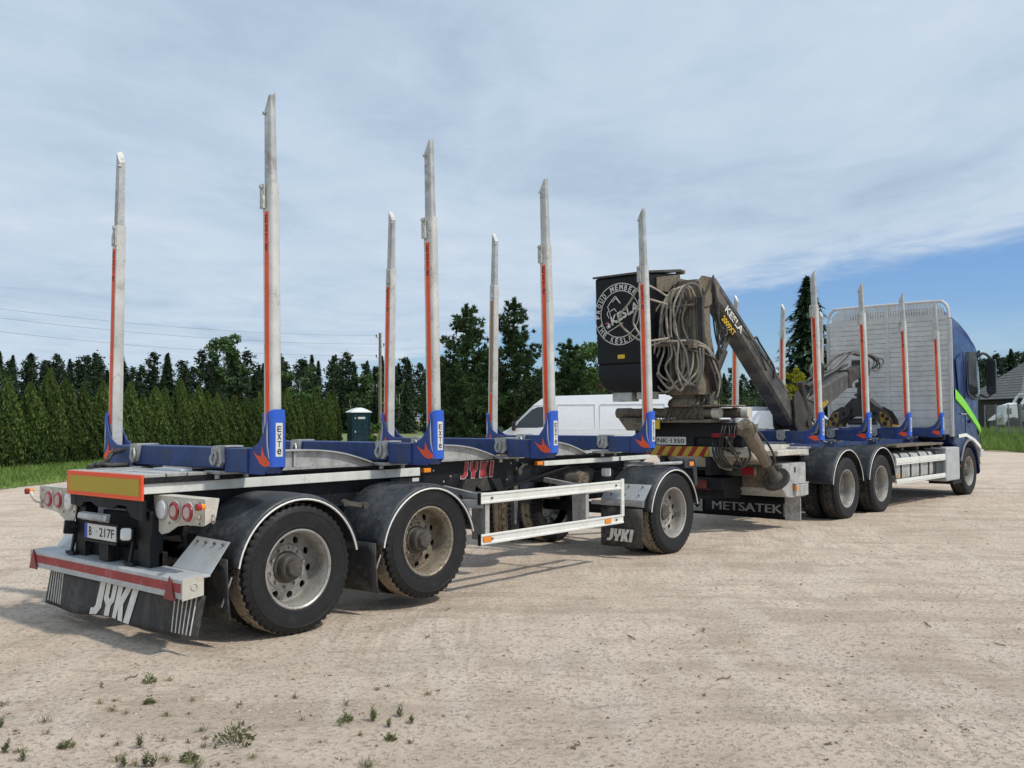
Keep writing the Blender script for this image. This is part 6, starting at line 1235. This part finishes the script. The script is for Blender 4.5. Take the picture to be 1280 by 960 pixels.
def hedge():
    variants = [thuja_mesh(3.4, 0.54, 6500, LM['thuja'], s) for s in (1, 2, 3, 4)]; tm = trunk_mesh(1.2, 0.05, M['bark'])
    p0 = Vector((8.1, 26.0)); p1 = Vector((39.6, 46.6)); L_ = (p1 - p0).length; d = (p1 - p0) / L_; n = int((L_ + 6) / 1.1)
    for k in range(n):
        s = -6 + k * 1.1 + random.uniform(-0.12, 0.12); p = p0 + d * s + Vector((-d.y, d.x)) * random.uniform(-0.15, 0.15); sc = random.uniform(0.92, 1.04) * (1.0 + 0.04 * math.sin(k * 1.7)); first = k == 0; last = k == n - 1
        lab = 'clipped green thuja standing in the long hedge row beside the yard'
        if last: lab = 'end thuja of the hedge row, beside the dark portable toilet'; sc *= 1.06
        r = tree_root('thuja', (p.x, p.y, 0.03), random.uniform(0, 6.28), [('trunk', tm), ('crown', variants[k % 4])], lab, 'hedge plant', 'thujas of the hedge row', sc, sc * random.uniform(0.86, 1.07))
hedge()
def forest():
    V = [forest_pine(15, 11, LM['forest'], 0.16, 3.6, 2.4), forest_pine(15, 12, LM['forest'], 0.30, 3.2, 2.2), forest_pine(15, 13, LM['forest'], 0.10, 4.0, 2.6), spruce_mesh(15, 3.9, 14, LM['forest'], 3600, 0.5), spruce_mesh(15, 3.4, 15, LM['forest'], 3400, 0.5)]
    W = [broadleaf(10, 3.0, 16, LM['birch'], M['birch'], 1500, 0.15, 0.34, 22), broadleaf(10, 2.6, 17, LM['forest'], M['bark'], 1400, 0.08, 0.36, 20)]
    k = 0; rows = [(395, 1090, 108, 30, 0.44, True), (-60, 1150, 118, 46, 0.56, True), (-60, 1180, 128, 64, 0.60, False), (-80, 1200, 140, 68, 0.70, False), (-80, 1250, 155, 66, 0.78, False)]
    for u0, u1, d0, n, hs, low in rows:
        for i in range(n):
            u = u0 + (u1 - u0) * (i + random.uniform(-0.35, 0.35)) / (n - 1); d = d0 * (1 + 0.10 * (u / 1280 - 0.3)) + random.uniform(-4, 4); p = ground_at(u, d)
            if low: parts = W[k % 2] if random.random() < 0.55 else V[3 + k % 2]; nm = 'forest_tree'; lab = 'low bushy tree in front of the far forest edge'; g = 'low trees along the far forest edge'; sc = hs * random.uniform(0.75, 1.15) * (1.25 if parts in W else 0.8)
            else:
                q = random.random(); parts = V[k % 3] if q < 0.72 else V[3 + k % 2]; lab = 'dark pine in the far forest behind the hedge' if q < 0.72 else 'dark spruce in the far forest behind the hedge'; g = 'pines of the far forest' if q < 0.72 else 'spruces of the far forest'; nm = 'forest_pine' if q < 0.72 else 'forest_spruce'; sc = hs * random.choice((0.86, 0.93, 0.97, 1.0, 1.04, 1.08))
                sc *= 1 - 0.20 * max(0, min(1, (u - 420) / 300))
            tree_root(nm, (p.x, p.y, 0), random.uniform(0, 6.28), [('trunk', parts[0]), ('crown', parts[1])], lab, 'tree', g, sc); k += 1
    # the taller pale birch standing out of the forest edge, and the wood beyond the barn
    b = broadleaf(12.8, 3.0, 21, LM['birch'], M['birch'], 3600, 0.42, 0.26, 30); p = ground_at(279, 128)
    tree_root('birch_tree', p, 0.5, [('trunk', b[0]), ('crown', b[1])], 'tall loose pale-green birch rising above the far forest edge', 'tree')
    for i in range(17):
        u = 1215 + i * 6.5 + random.uniform(-2, 2); d = 120 + random.uniform(-6, 14); p = ground_at(u, d); parts = V[i % 3] if i % 4 else V[3]
        tree_root('forest_pine', (p.x, p.y, 0.8), random.uniform(0, 6.28), [('trunk', parts[0]), ('crown', parts[1])], 'dark pine in the wood behind the grey-roofed barn', 'tree', 'pines behind the barn', random.uniform(0.52, 0.66))
forest()
def yard_trees():
    specs = [(583, 47, 7.25, 2.5, 31, 'dense green pine with pointed top behind the white van, farther from the crane'), (643, 47.5, 7.60, 2.35, 32, 'tallest dense green pine beside the white van nose'), (712, 50, 5.7, 2.0, 33, 'shorter dense pine behind the white van roof'), (608, 52, 5.2, 2.4, 34, 'low dense pine filling the gap between the two tall pines'), (552, 52, 4.4, 2.0, 35, 'small dense pine at the foot of the taller pines')]
    for u, d, H, R, s, lab in specs:
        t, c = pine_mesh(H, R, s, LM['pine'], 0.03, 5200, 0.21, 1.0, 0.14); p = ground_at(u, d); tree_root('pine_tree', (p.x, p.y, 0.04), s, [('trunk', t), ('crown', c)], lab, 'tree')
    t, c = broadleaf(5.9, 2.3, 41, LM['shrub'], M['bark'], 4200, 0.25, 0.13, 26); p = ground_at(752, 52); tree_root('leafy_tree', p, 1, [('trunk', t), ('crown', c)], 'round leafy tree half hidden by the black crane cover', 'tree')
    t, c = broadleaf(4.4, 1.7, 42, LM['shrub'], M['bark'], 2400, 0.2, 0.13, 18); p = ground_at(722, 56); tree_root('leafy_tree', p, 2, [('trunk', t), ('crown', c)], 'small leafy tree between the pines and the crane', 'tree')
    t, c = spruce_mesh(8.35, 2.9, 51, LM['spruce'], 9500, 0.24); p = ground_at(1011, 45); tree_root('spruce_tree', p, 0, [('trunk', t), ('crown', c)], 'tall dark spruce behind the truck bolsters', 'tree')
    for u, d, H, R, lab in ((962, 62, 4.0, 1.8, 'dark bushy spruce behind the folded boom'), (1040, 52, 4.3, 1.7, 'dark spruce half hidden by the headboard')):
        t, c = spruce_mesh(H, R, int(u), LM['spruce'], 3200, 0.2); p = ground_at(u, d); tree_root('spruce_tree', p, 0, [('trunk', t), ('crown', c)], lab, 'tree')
    tm = trunk_mesh(1.0, 0.04, M['bark']); tm, y = pine_mesh(3.75, 1.0, 61, LM['yellow'], 0.03, 1300, 0.16, 0.9, 0.3); p = ground_at(996, 42); tree_root('yellow_conifer', p, 0, [('trunk', tm), ('crown', y)], 'small bright yellow-green conifer below the tall spruce', 'tree')
    for u, d, H, R, m_, lab in ((463, 58, 1.5, 0.7, 'shrub', 'pale green bush beside the portable toilet'), (610, 46, 1.25, 0.9, 'shrub', 'low pale bush at the foot of the pines'), (905, 60, 3.1, 1.9, 'birch', 'grey-green bush behind the crane column'), (935, 64, 3.3, 1.8, 'forest', 'dark bush between crane boom and far forest'), (985, 47, 1.9, 1.0, 'shrub', 'green bush beside the yellow conifer')):
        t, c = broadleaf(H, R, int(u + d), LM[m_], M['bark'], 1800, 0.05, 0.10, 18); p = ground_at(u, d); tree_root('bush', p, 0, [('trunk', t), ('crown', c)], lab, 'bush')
yard_trees()

# ------------------------------------------------------------------ background things
def build_van(p, rz, label, wheels=True, length=6.2, H=2.55):
    V = empty('van', p, rz); tag(V, label, 'van')      # nose at local x = 0, tail at +length, width in y
    k = length / 6.2; hz = H / 2.55
    side = [(0.0, 0.45), (-0.02, 0.85), (0.05, 1.10), (0.40, 1.28), (0.56, 1.38), (1.40, 2.22), (1.64, 2.40), (2.0, 2.50), (4.5, 2.55), (6.0, 2.52), (6.16, 2.40), (6.2, 1.2), (6.2, 0.42)]
    side = [(x * k, z * hz) for x, z in side]
    def hw(x, z): return 1.0 - 0.10 * max(0, (z / hz - 1.3) / 1.25) ** 1.5 - (0.12 * max(0, 1 - x / 0.6) ** 2)
    rg = []
    for t, ins in ((-1, 0.035), (-0.975, 0.008), (-0.9, 0), (0.9, 0), (0.975, 0.008), (1, 0.035)): rg.append([(x + (3.1 - x) * ins, t * hw(x, z), z + (1.4 - z) * ins) for x, z in side])
    mb = MB(); mb.loft(rg); body = mb.build('body', M['van'], V, smooth=40)
    def pan(name, poly, m_, off, par=body):
        for s in (-1, 1):
            q = MB(); A = [(x * k, s * (hw(x * k, z * hz) + off), z * hz) for x, z in poly]; Bq = [(x, y - s * 0.02, z) for x, y, z in A]; n = len(A); q.add(A + Bq, [tuple(range(n))] + [(i, (i + 1) % n, n + (i + 1) % n, n + i) for i in range(n)]); q.build(name, m_, par)
    pan('side_window', [(0.72, 1.36), (0.86, 1.58), (1.32, 2.02), (1.52, 2.10), (1.98, 2.12), (2.0, 1.44), (1.5, 1.36)], M['glass'], 0.004)
    for P in ([(2.22, 1.30), (2.22, 2.20), (3.52, 2.20), (3.52, 1.30)], [(3.70, 1.30), (3.70, 2.20), (5.9, 2.20), (5.9, 1.30)]):
        for s in (-1, 1):
            q = MB(); pts = [(x * k, s * (hw(x, z) + 0.001), z * hz) for x, z in P]; q.tube(pts + [pts[0]], 0.012, 4); q.build('panel_crease', M['van'], body)
    for s in (-1, 1):
        q = MB(); q.tube([(x * k, s * (hw(x, z) + 0.002), z * hz) for x, z in [(0.62, 1.32), (0.78, 1.56), (1.38, 2.14), (2.10, 2.20), (2.12, 0.6)]], 0.006, 4); q.build('door_seam', M['grey_pl'], body)
        q = MB(); q.box(1.86 * k, 2.06 * k, s * 1.0, s * 1.03, 1.16 * hz, 1.22 * hz); q.build('door_handle', M['letter_k'], body)
        q = MB(); q.loft([[(0.66, s * (1.12 + a), 1.42 + b) for a, b in rounded_rect(-0.10, 0.10, -0.16, 0.16, 0.05)], [(0.78, s * (1.12 + a), 1.42 + b) for a, b in rounded_rect(-0.10, 0.10, -0.16, 0.16, 0.05)]]); q.box(0.70, 0.76, s * 0.93, s * 1.05, 1.37, 1.43); q.build('mirror', M['letter_k'], body)
        q = MB(); q.box(0.4, 6.1 * k, s * 0.985, s * 1.012, 0.62, 0.78); q.build('side_strip', M['grey_pl'], body)
    q = MB(); q.add([(0.60 * k, -0.84, 1.43 * hz), (0.60 * k, 0.84, 1.43 * hz), (1.38 * k, 0.80, 2.21 * hz), (1.38 * k, -0.80, 2.21 * hz)], [(0, 1, 2, 3)]); w = q.build('windscreen', M['glass'], body, solid=0.03)
    for x in (1.0, 4.9):
        for s in (-1, 1):
            wl = empty('wheel', (x * k, s * 0.87, 0.33), 0 if s < 0 else math.pi, V); q = MB(); q.lathe([(0.20, -0.10), (0.30, -0.11), (0.335, -0.07), (0.335, 0.07), (0.30, 0.11), (0.20, 0.10)], 28); q.build('tyre', M['rubber'], wl, smooth=40); q = MB(); q.lathe([(0.21, -0.10), (0.18, -0.07), (0.08, -0.09), (0.0, -0.09)], 24); q.build('rim', M['rim'], wl, smooth=40)
    q = MB(); q.box(-0.08, 0.1, -0.9, 0.9, 0.38, 0.68); q.build('bumper', M['grey_pl'], body, bevel=0.04)
    for s in (-1, 1): q = MB(); q.box(0.0, 0.22, s * 0.62, s * 0.9, 0.88, 1.08); q.build('headlamp', M['clear_lens'], body, bevel=0.03); q = MB(); q.box(6.18 * k, 6.215 * k, s * 0.85, s * 0.96, 0.9, 1.5); q.build('tail_lamp', M['red_lens'], body)
    return V
def heading(u0, d0, u1, d1):
    a, b = ground_at(u0, d0), ground_at(u1, d1); return a, math.atan2(b.y - a.y, b.x - a.x), (b - a).length
a, rz, L_ = heading(618, 34.2, 842, 33.2); a2 = a + Vector((math.cos(rz + math.pi / 2), math.sin(rz + math.pi / 2), 0)) * 1.0
build_van((a2.x, a2.y, 0), rz, 'long white panel van with dark cab window parked behind the trailer', length=L_)
a, rz, L_ = heading(848, 45, 951, 46); build_van((a.x, a.y, 0), rz, 'white van parked behind the crane, half hidden by its slew base', length=5.0, H=2.2)
a, rz, L_ = heading(1052, 43.5, 958, 43.5); build_van((a.x, a.y, 0), rz, 'white van parked behind the truck bolsters and folded boom', length=4.6, H=2.0)

def portable_toilet():
    p = ground_at(448, 57.5); T = empty('portable_toilet', (p.x, p.y, 0), YAW + 0.10 - math.pi / 2 + 0.35); tag(T, 'dark teal portable toilet with white roof at the hedge end', 'toilet')
    mb = MB(); mb.box(-0.56, 0.56, -0.56, 0.56, 0.10, 2.10); mb.box(-0.6, 0.6, -0.6, 0.6, 0.0, 0.12); bd = mb.build('cabin', M['toilet'], T, bevel=0.03)
    for s in (-1, 1):
        q = MB(); q.box(s * 0.50, s * 0.57, -0.59, -0.54, 0.12, 2.1); q.build('corner_post', M['toilet'], bd)
    q = MB(); q.box(-0.46, 0.46, -0.585, -0.562, 0.16, 2.04); d = q.build('door', M['toilet'], T, bevel=0.01)
    for z0, z1 in ((0.3, 0.75), (0.85, 1.3)): q = MB(); q.prism([(-0.3, z0), (0.3, z0), (0.22, (z0 + z1) / 2), (0.3, z1), (-0.3, z1), (-0.22, (z0 + z1) / 2)], 'y', -0.60, -0.586); q.build('door_panel', M['toilet'], d)
    q = MB(); q.box(-0.20, 0.24, -0.592, -0.587, 1.72, 1.84); q.build('sign', M['plate_w'], d); q = MB(); q.box(-0.40, -0.34, -0.60, -0.587, 1.72, 1.82); q.box(-0.40, -0.34, -0.60, -0.587, 0.9, 1.0); q.build('hinge', M['plate_w'], d)
    mb = MB(); mb.loft([[(-0.64, -0.64, 2.10), (0.64, -0.64, 2.10), (0.64, 0.64, 2.10), (-0.64, 0.64, 2.10)], [(-0.64, -0.64, 2.15), (0.64, -0.64, 2.15), (0.64, 0.64, 2.15), (-0.64, 0.64, 2.15)], [(-0.25, -0.5, 2.34), (0.25, -0.5, 2.34), (0.25, 0.5, 2.34), (-0.25, 0.5, 2.34)], [(-0.12, -0.3, 2.40), (0.12, -0.3, 2.40), (0.12, 0.3, 2.40), (-0.12, 0.3, 2.40)]]); mb.build('roof', M['toilet_roof'], T)
portable_toilet()
def utility_pole():
    p = ground_at(475, 70); T = empty('utility_pole', (p.x, p.y, 0)); tag(T, 'weathered wooden utility pole standing behind the hedge end', 'pole')
    mb = MB(); mb.tube([(0, 0, 0), (0, 0, 8.1)], [0.15, 0.10], 10); mb.build('post', M['wood'], T, smooth=50)
    tops = []; d = Vector((math.sin(YAW), -math.cos(YAW), 0))
    for z, s in ((7.85, -1), (7.2, 1), (6.35, -1)):
        q = MB(); o = d * s * 0.28; q.tube(spline([(0, 0, z - 0.10), (o.x * 0.6, o.y * 0.6, z - 0.14), (o.x, o.y, z - 0.05), (o.x, o.y, z)], 4), 0.018, 6); q.cyl((o.x, o.y, z - 0.02), (o.x, o.y, z + 0.13), 0.055, 0.04, 10); q.build('insulator', M['letter_k'], T, smooth=40); tops.append(Vector((p.x + o.x, p.y + o.y, z + 0.08)))
    far = ground_at(-330, 42)
    for k, (t, lab) in enumerate(zip(tops, ('topmost overhead wire running left from the wooden pole', 'middle overhead wire running left from the wooden pole', 'lowest overhead wire running left from the wooden pole'))):
        e = Vector((far.x, far.y, t.z + (0.55, 0.75, 0.95)[k])); pts = []
        for i in range(33): f = i / 32; q = t.lerp(e, f); q.z -= 0.75 * 4 * f * (1 - f); pts.append(q)
        mb = MB(); mb.tube(pts, 0.0075, 5); w = mb.build('overhead_wire', M['wire']); tag(w, lab, 'wire', 'overhead wires')
    for u, d_, h in ((899, 95, 3.6), (944, 100, 3.3)):
        q = ground_at(u, d_); t = empty('fence_post', (q.x, q.y, 0)); tag(t, 'thin pale post standing before the far trees behind the crane', 'post', 'thin posts before the far trees'); mb = MB(); mb.tube([(0, 0, 0), (0, 0, h)], [0.07, 0.06], 8); mb.cyl((0, 0, h), (0, 0, h + 0.06), 0.075, 0.03, 8); mb.build('post', M['steel'], t, smooth=50)
utility_pole()
def barn():
    c = ground_at(1330, 66); q = Vector((math.cos(YAW), math.sin(YAW), 0)); r = Vector((math.sin(YAW), -math.cos(YAW), 0)); T = empty('barn', (c.x, c.y, 0.8), math.atan2(r.y, r.x)); tag(T, 'dark timber barn with low grey hipped roof beyond the fence', 'barn')
    hx_, hy, e, rg = 5.2, 4.0, 2.05, 4.7
    mb = MB(); mb.box(-hx_ + 0.25, hx_ - 0.25, -hy + 0.25, hy - 0.25, 0, e + 0.1); wl = mb.build('wall', M['plank'], T)
    for i in range(34):
        x = -hx_ + 0.3 + i * (2 * hx_ - 0.6) / 33; q_ = MB(); q_.box(x - 0.07, x + 0.07, -hy + 0.21, -hy + 0.25, 0.0, e); q_.build('plank', M['plank'], wl)
    # roof in tilted courses, each course a shallow step
    n = 14
    for face in range(4):
        cs = {0: ((-hx_, -hy), (hx_, -hy), (2.0, 0), (-2.6, 0)), 1: ((hx_, hy), (-hx_, hy), (-2.6, 0), (2.0, 0)), 2: ((-hx_, hy), (-hx_, -hy), (-2.6, 0), (-2.6, 0)), 3: ((hx_, -hy), (hx_, hy), (2.0, 0), (2.0, 0))}[face]
        for j in range(n):
            f0, f1 = j / n, min(1.0, (j + 1.08) / n); A, B_, C_, D_ = [Vector((x, y, 0)) for x, y in cs]
            def pt(a, b, f, lift): v = a.lerp(b, f); return (v.x, v.y, e + (rg - e) * f + lift)
            q_ = MB(); v = [pt(A, D_, f0, 0.05), pt(B_, C_, f0, 0.05), pt(B_, C_, f1, 0.01), pt(A, D_, f1, 0.01)]; w = [(a, b, z - 0.05) for a, b, z in v]
            q_.add(v + w, [(0, 1, 2, 3), (0, 4, 5, 1), (1, 5, 6, 2), (3, 7, 4, 0)]); q_.build('roof_course', M['roof'], T)
barn()
def fence_right():
    T0 = ground_at(1236, 53); T1 = ground_at(1300, 47); F = empty('wire_fence', (T0.x, T0.y, 0.78)); tag(F, 'chain-link fence with grey posts in front of the barn', 'fence')
    d = T1 - T0
    for k in range(6):
        p = d * (k / 4.0 - 0.1); q = MB(); q.cyl((p.x, p.y, -0.2), (p.x, p.y, 1.55), 0.035, None, 8); q.build('post', M['fence'], F)
    for z in (0.05, 0.8, 1.5):
        q = MB(); a, b = d * -0.1, d * 1.15; q.tube([(a.x, a.y, z), (b.x, b.y, z)], 0.012, 5); q.build('rail_wire', M['fence'], F)
    q = MB(); n = 62
    for i in range(n):
        for s in (-1, 1):
            f0 = -0.1 + 1.25 * i / n; f1 = f0 + s * 0.16
            if not -0.1 <= f1 <= 1.15: continue
            a, b = d * f0, d * f1; q.tube([(a.x, a.y, 0.05), (b.x, b.y, 1.5)], 0.004, 3)
    m_ = q.build('wire_mesh', M['fence'], F); m_['kind'] = 'stuff'
fence_right()
def machine():
    p = ground_at(1272, 57); T = empty('forestry_machine', (p.x, p.y, 0.8), math.atan2(-math.cos(YAW), math.sin(YAW))); tag(T, 'old white working machine with raised frame parked behind the fence', 'machine')
    q = MB(); q.prism([(-1.1, 0.35), (-1.15, 0.9), (-1.0, 1.5), (-0.55, 1.62), (-0.3, 1.7), (-0.25, 0.5), (-0.45, 0.25), (-0.7, 0.35)], 'y', -0.5, 0.5); q.prism([(-1.1, 0.75), (-1.75, 0.62), (-1.15, 1.1)], 'y', -0.3, 0.3); bd = q.build('hood', M['toilet_roof'], T, bevel=0.04)
    q = MB(); q.box(-0.95, -0.65, -0.51, -0.502, 1.0, 1.35); q.build('vent', M['grey_pl'], bd)
    q = MB(); q.tube([(-0.1, -0.5, 1.5), (0.25, -0.5, 2.05), (0.5, -0.5, 2.2), (1.6, -0.5, 2.2)], 0.09, 8); q.tube([(-0.1, 0.5, 1.5), (0.25, 0.5, 2.05), (0.5, 0.5, 2.2), (1.6, 0.5, 2.2)], 0.09, 8); q.box(0.3, 1.6, -0.5, 0.5, 2.15, 2.3); q.build('cab_frame', M['toilet_roof'], T)
    q = MB(); q.box(-0.1, 1.6, -0.45, 0.45, 0.55, 1.25); q.box(0.2, 1.5, -0.4, 0.4, 1.25, 1.6); q.build('engine', M['grey_pl'], T, bevel=0.05)
    for x in (-0.6, 0.9):
        for s in (-1, 1): q = MB(); q.lathe([(0.0, -0.14), (0.30, -0.14), (0.42, -0.10), (0.45, 0), (0.42, 0.10), (0.30, 0.14), (0, 0.14)], 20, (x, s * 0.62, 0.38)); q.build('wheel', M['rubber'], T, smooth=40)
machine()

# ------------------------------------------------------------------ weeds, twigs in the foreground
def weeds():
    WS = [(293, 930, 1.5, 'bush'), (467, 902, 1.0, 'leafy'), (500, 897, 0.8, 'leafy'), (514, 903, 0.7, 'leafy'), (431, 903, 0.6, 'bush'), (486, 909, 0.55, 'leafy'), (175, 933, 0.8, 'leafy'), (83, 933, 0.55, 'bush'), (28, 950, 0.7, 'leafy'), (6, 942, 0.8, 'leafy'), (1, 908, 0.8, 'leafy'), (57, 903, 0.6, 'grass'), (209, 895, 0.55, 'grass'), (187, 852, 0.6, 'bush'), (252, 914, 0.55, 'grass'), (154, 957, 0.7, 'leafy'), (181, 957, 0.9, 'leafy'), (191, 958, 0.8, 'leafy'), (236, 949, 0.6, 'bush'), (244, 959, 0.7, 'grass'), (457, 956, 0.7, 'grass'), (488, 926, 0.45, 'bush'), (146, 950, 0.7, 'dry'), (187, 878, 0.45, 'bush'), (212, 850, 0.55, 'dry'), (433, 884, 0.6, 'dry'), (2, 880, 0.7, 'grass'), (208, 952, 0.5, 'dry'), (240, 877, 0.45, 'dry'), (512, 930, 0.4, 'dry'), (714, 935, 0.3, 'dry'), (880, 870, 0.25, 'dry')]
    rw = random.Random(3); WS += [(rw.uniform(0, 540), 850 + 108 * rw.random() ** 0.7, rw.uniform(0.2, 0.5), rw.choice(('dry', 'dry', 'grass'))) for _ in range(30)] + [(rw.uniform(540, 1270), rw.uniform(800, 955), rw.uniform(0.15, 0.28), 'dry') for _ in range(10)]
    g = np.random.default_rng(5)
    labs = {'bush': 'small bushy green weed growing in the dirt', 'leafy': 'upright leafy green weed growing in the dirt', 'grass': 'small tuft of green grass in the dirt', 'dry': 'small tuft of dry yellow grass in the dirt'}
    for u, v, s, kind in WS:
        p = ground_px(u, v); C = []; U = []; S = []
        if kind == 'leafy':
            for k in range(int(2 + 2 * s)):
                a = g.uniform(0, 6.28); lean = g.uniform(0.05, 0.35); H = 0.085 * s * g.uniform(0.6, 1.1)
                for j in range(16):
                    f = (j + 0.5) / 16; b = np.array((math.cos(a) * lean * H * f, math.sin(a) * lean * H * f, H * f)); an = j * 2.4 + a; L_ = 0.017 * s ** 0.5 * (1.15 - 0.6 * f) * g.uniform(0.8, 1.2); d = np.array((math.cos(an), math.sin(an), 0.55 + 0.6 * f)); d /= np.linalg.norm(d); C.append(b + d * L_); U.append(d * L_); S.append(np.array((-math.sin(an), math.cos(an), 0)) * L_ * 0.34)
        elif kind == 'bush':
            n = int(170 * s) + 12
            for k in range(n):
                a = g.uniform(0, 6.28); r = 0.075 * s * g.random() ** 0.6; h = 0.075 * s * g.random() * (1.2 - r / (0.09 * s)) * (1.0 + 0.8 * (g.random() < 0.12)); d = np.array((math.cos(a), math.sin(a), g.uniform(0.2, 1.6))); d /= np.linalg.norm(d); L_ = 0.012 * g.uniform(0.7, 1.4); C.append(np.array((r * math.cos(a), r * math.sin(a), h))); U.append(d * L_); S.append(np.cross(d, g.normal(size=3)) * L_ * 0.3)
        else:
            for k in range(int(46 * s) + 10):
                a = g.uniform(0, 6.28); L_ = 0.05 * s * g.uniform(0.5, 1.2); d = np.array((math.cos(a), math.sin(a), g.uniform(0.25, 1.3))); d /= np.linalg.norm(d); b = np.array((g.normal() * 0.018 * s, g.normal() * 0.018 * s, 0.0)); C.append(b + d * L_); U.append(d * L_); S.append(np.array((-math.sin(a), math.cos(a), 0)) * 0.0016)
        C, U, S = np.array(C), np.array(U), np.array(S); m_ = LM['weed'] if kind in ('bush', 'leafy') else (LM['drygrass'] if kind == 'dry' else LM['weed'])
        R0 = empty('weed', p, g.uniform(0, 6.28)); tag(R0, labs[kind], 'weed', {'bush': 'bushy weeds in the yard', 'leafy': 'leafy weeds in the yard', 'grass': 'grass tufts in the yard', 'dry': 'dry tufts in the yard'}[kind])
        if (u, v) == (293, 930): R0['label'] = 'largest bushy green weed in the bare dirt'; 
        quad_cloud('leaves', C, U, S, g.random(len(C)), m_, R0); q = MB()
        for k in range(4): a = g.uniform(0, 6.28); q.tube([(0, 0, -0.005), (math.cos(a) * 0.012 * s, math.sin(a) * 0.012 * s, 0.045 * s)], [0.0016, 0.001], 4)
        q.build('stem', M['twig'], R0)
    for u, v, L_, an in ((722, 933, 0.10, 0.4), (790, 797, 0.12, 1.0), (1160, 783, 0.14, 0.6), (905, 850, 0.14, -0.3), (128, 857, 0.12, 1.2), (165, 846, 0.12, 0.3), (300, 880, 0.10, 0.8), (880, 787, 0.12, 0.5), (535, 797, 0.10, 0.5), (1250, 805, 0.08, 1.4)):
        p = ground_px(u, v); R0 = empty('twig', p, an); tag(R0, 'dry brown twig lying on the sandy dirt', 'twig', 'dry twigs on the dirt'); q = MB(); q.tube(spline([(-L_ / 2, 0, 0.006), (-L_ * 0.1, 0.012, 0.012), (L_ * 0.2, -0.006, 0.008), (L_ / 2, 0.008, 0.014)], 3), [0.004] * 10, 5); q.build('stick', M['twig'], R0); q = MB(); q.tube([(0, 0.005, 0.01), (L_ * 0.15, 0.04, 0.022)], [0.003, 0.001], 4); q.build('side_shoot', M['twig'], R0)
weeds()
# rows of tiny fasteners and seams stay joined
for o in bpy.data.objects:
    if o.parent is not None and o.name.split('.')[0] in ('bolt', 'bolt_row', 'hinge', 'deck_bearer', 'boom_hoses', 'lettering', 'perforated_band'): o['kind'] = 'stuff'
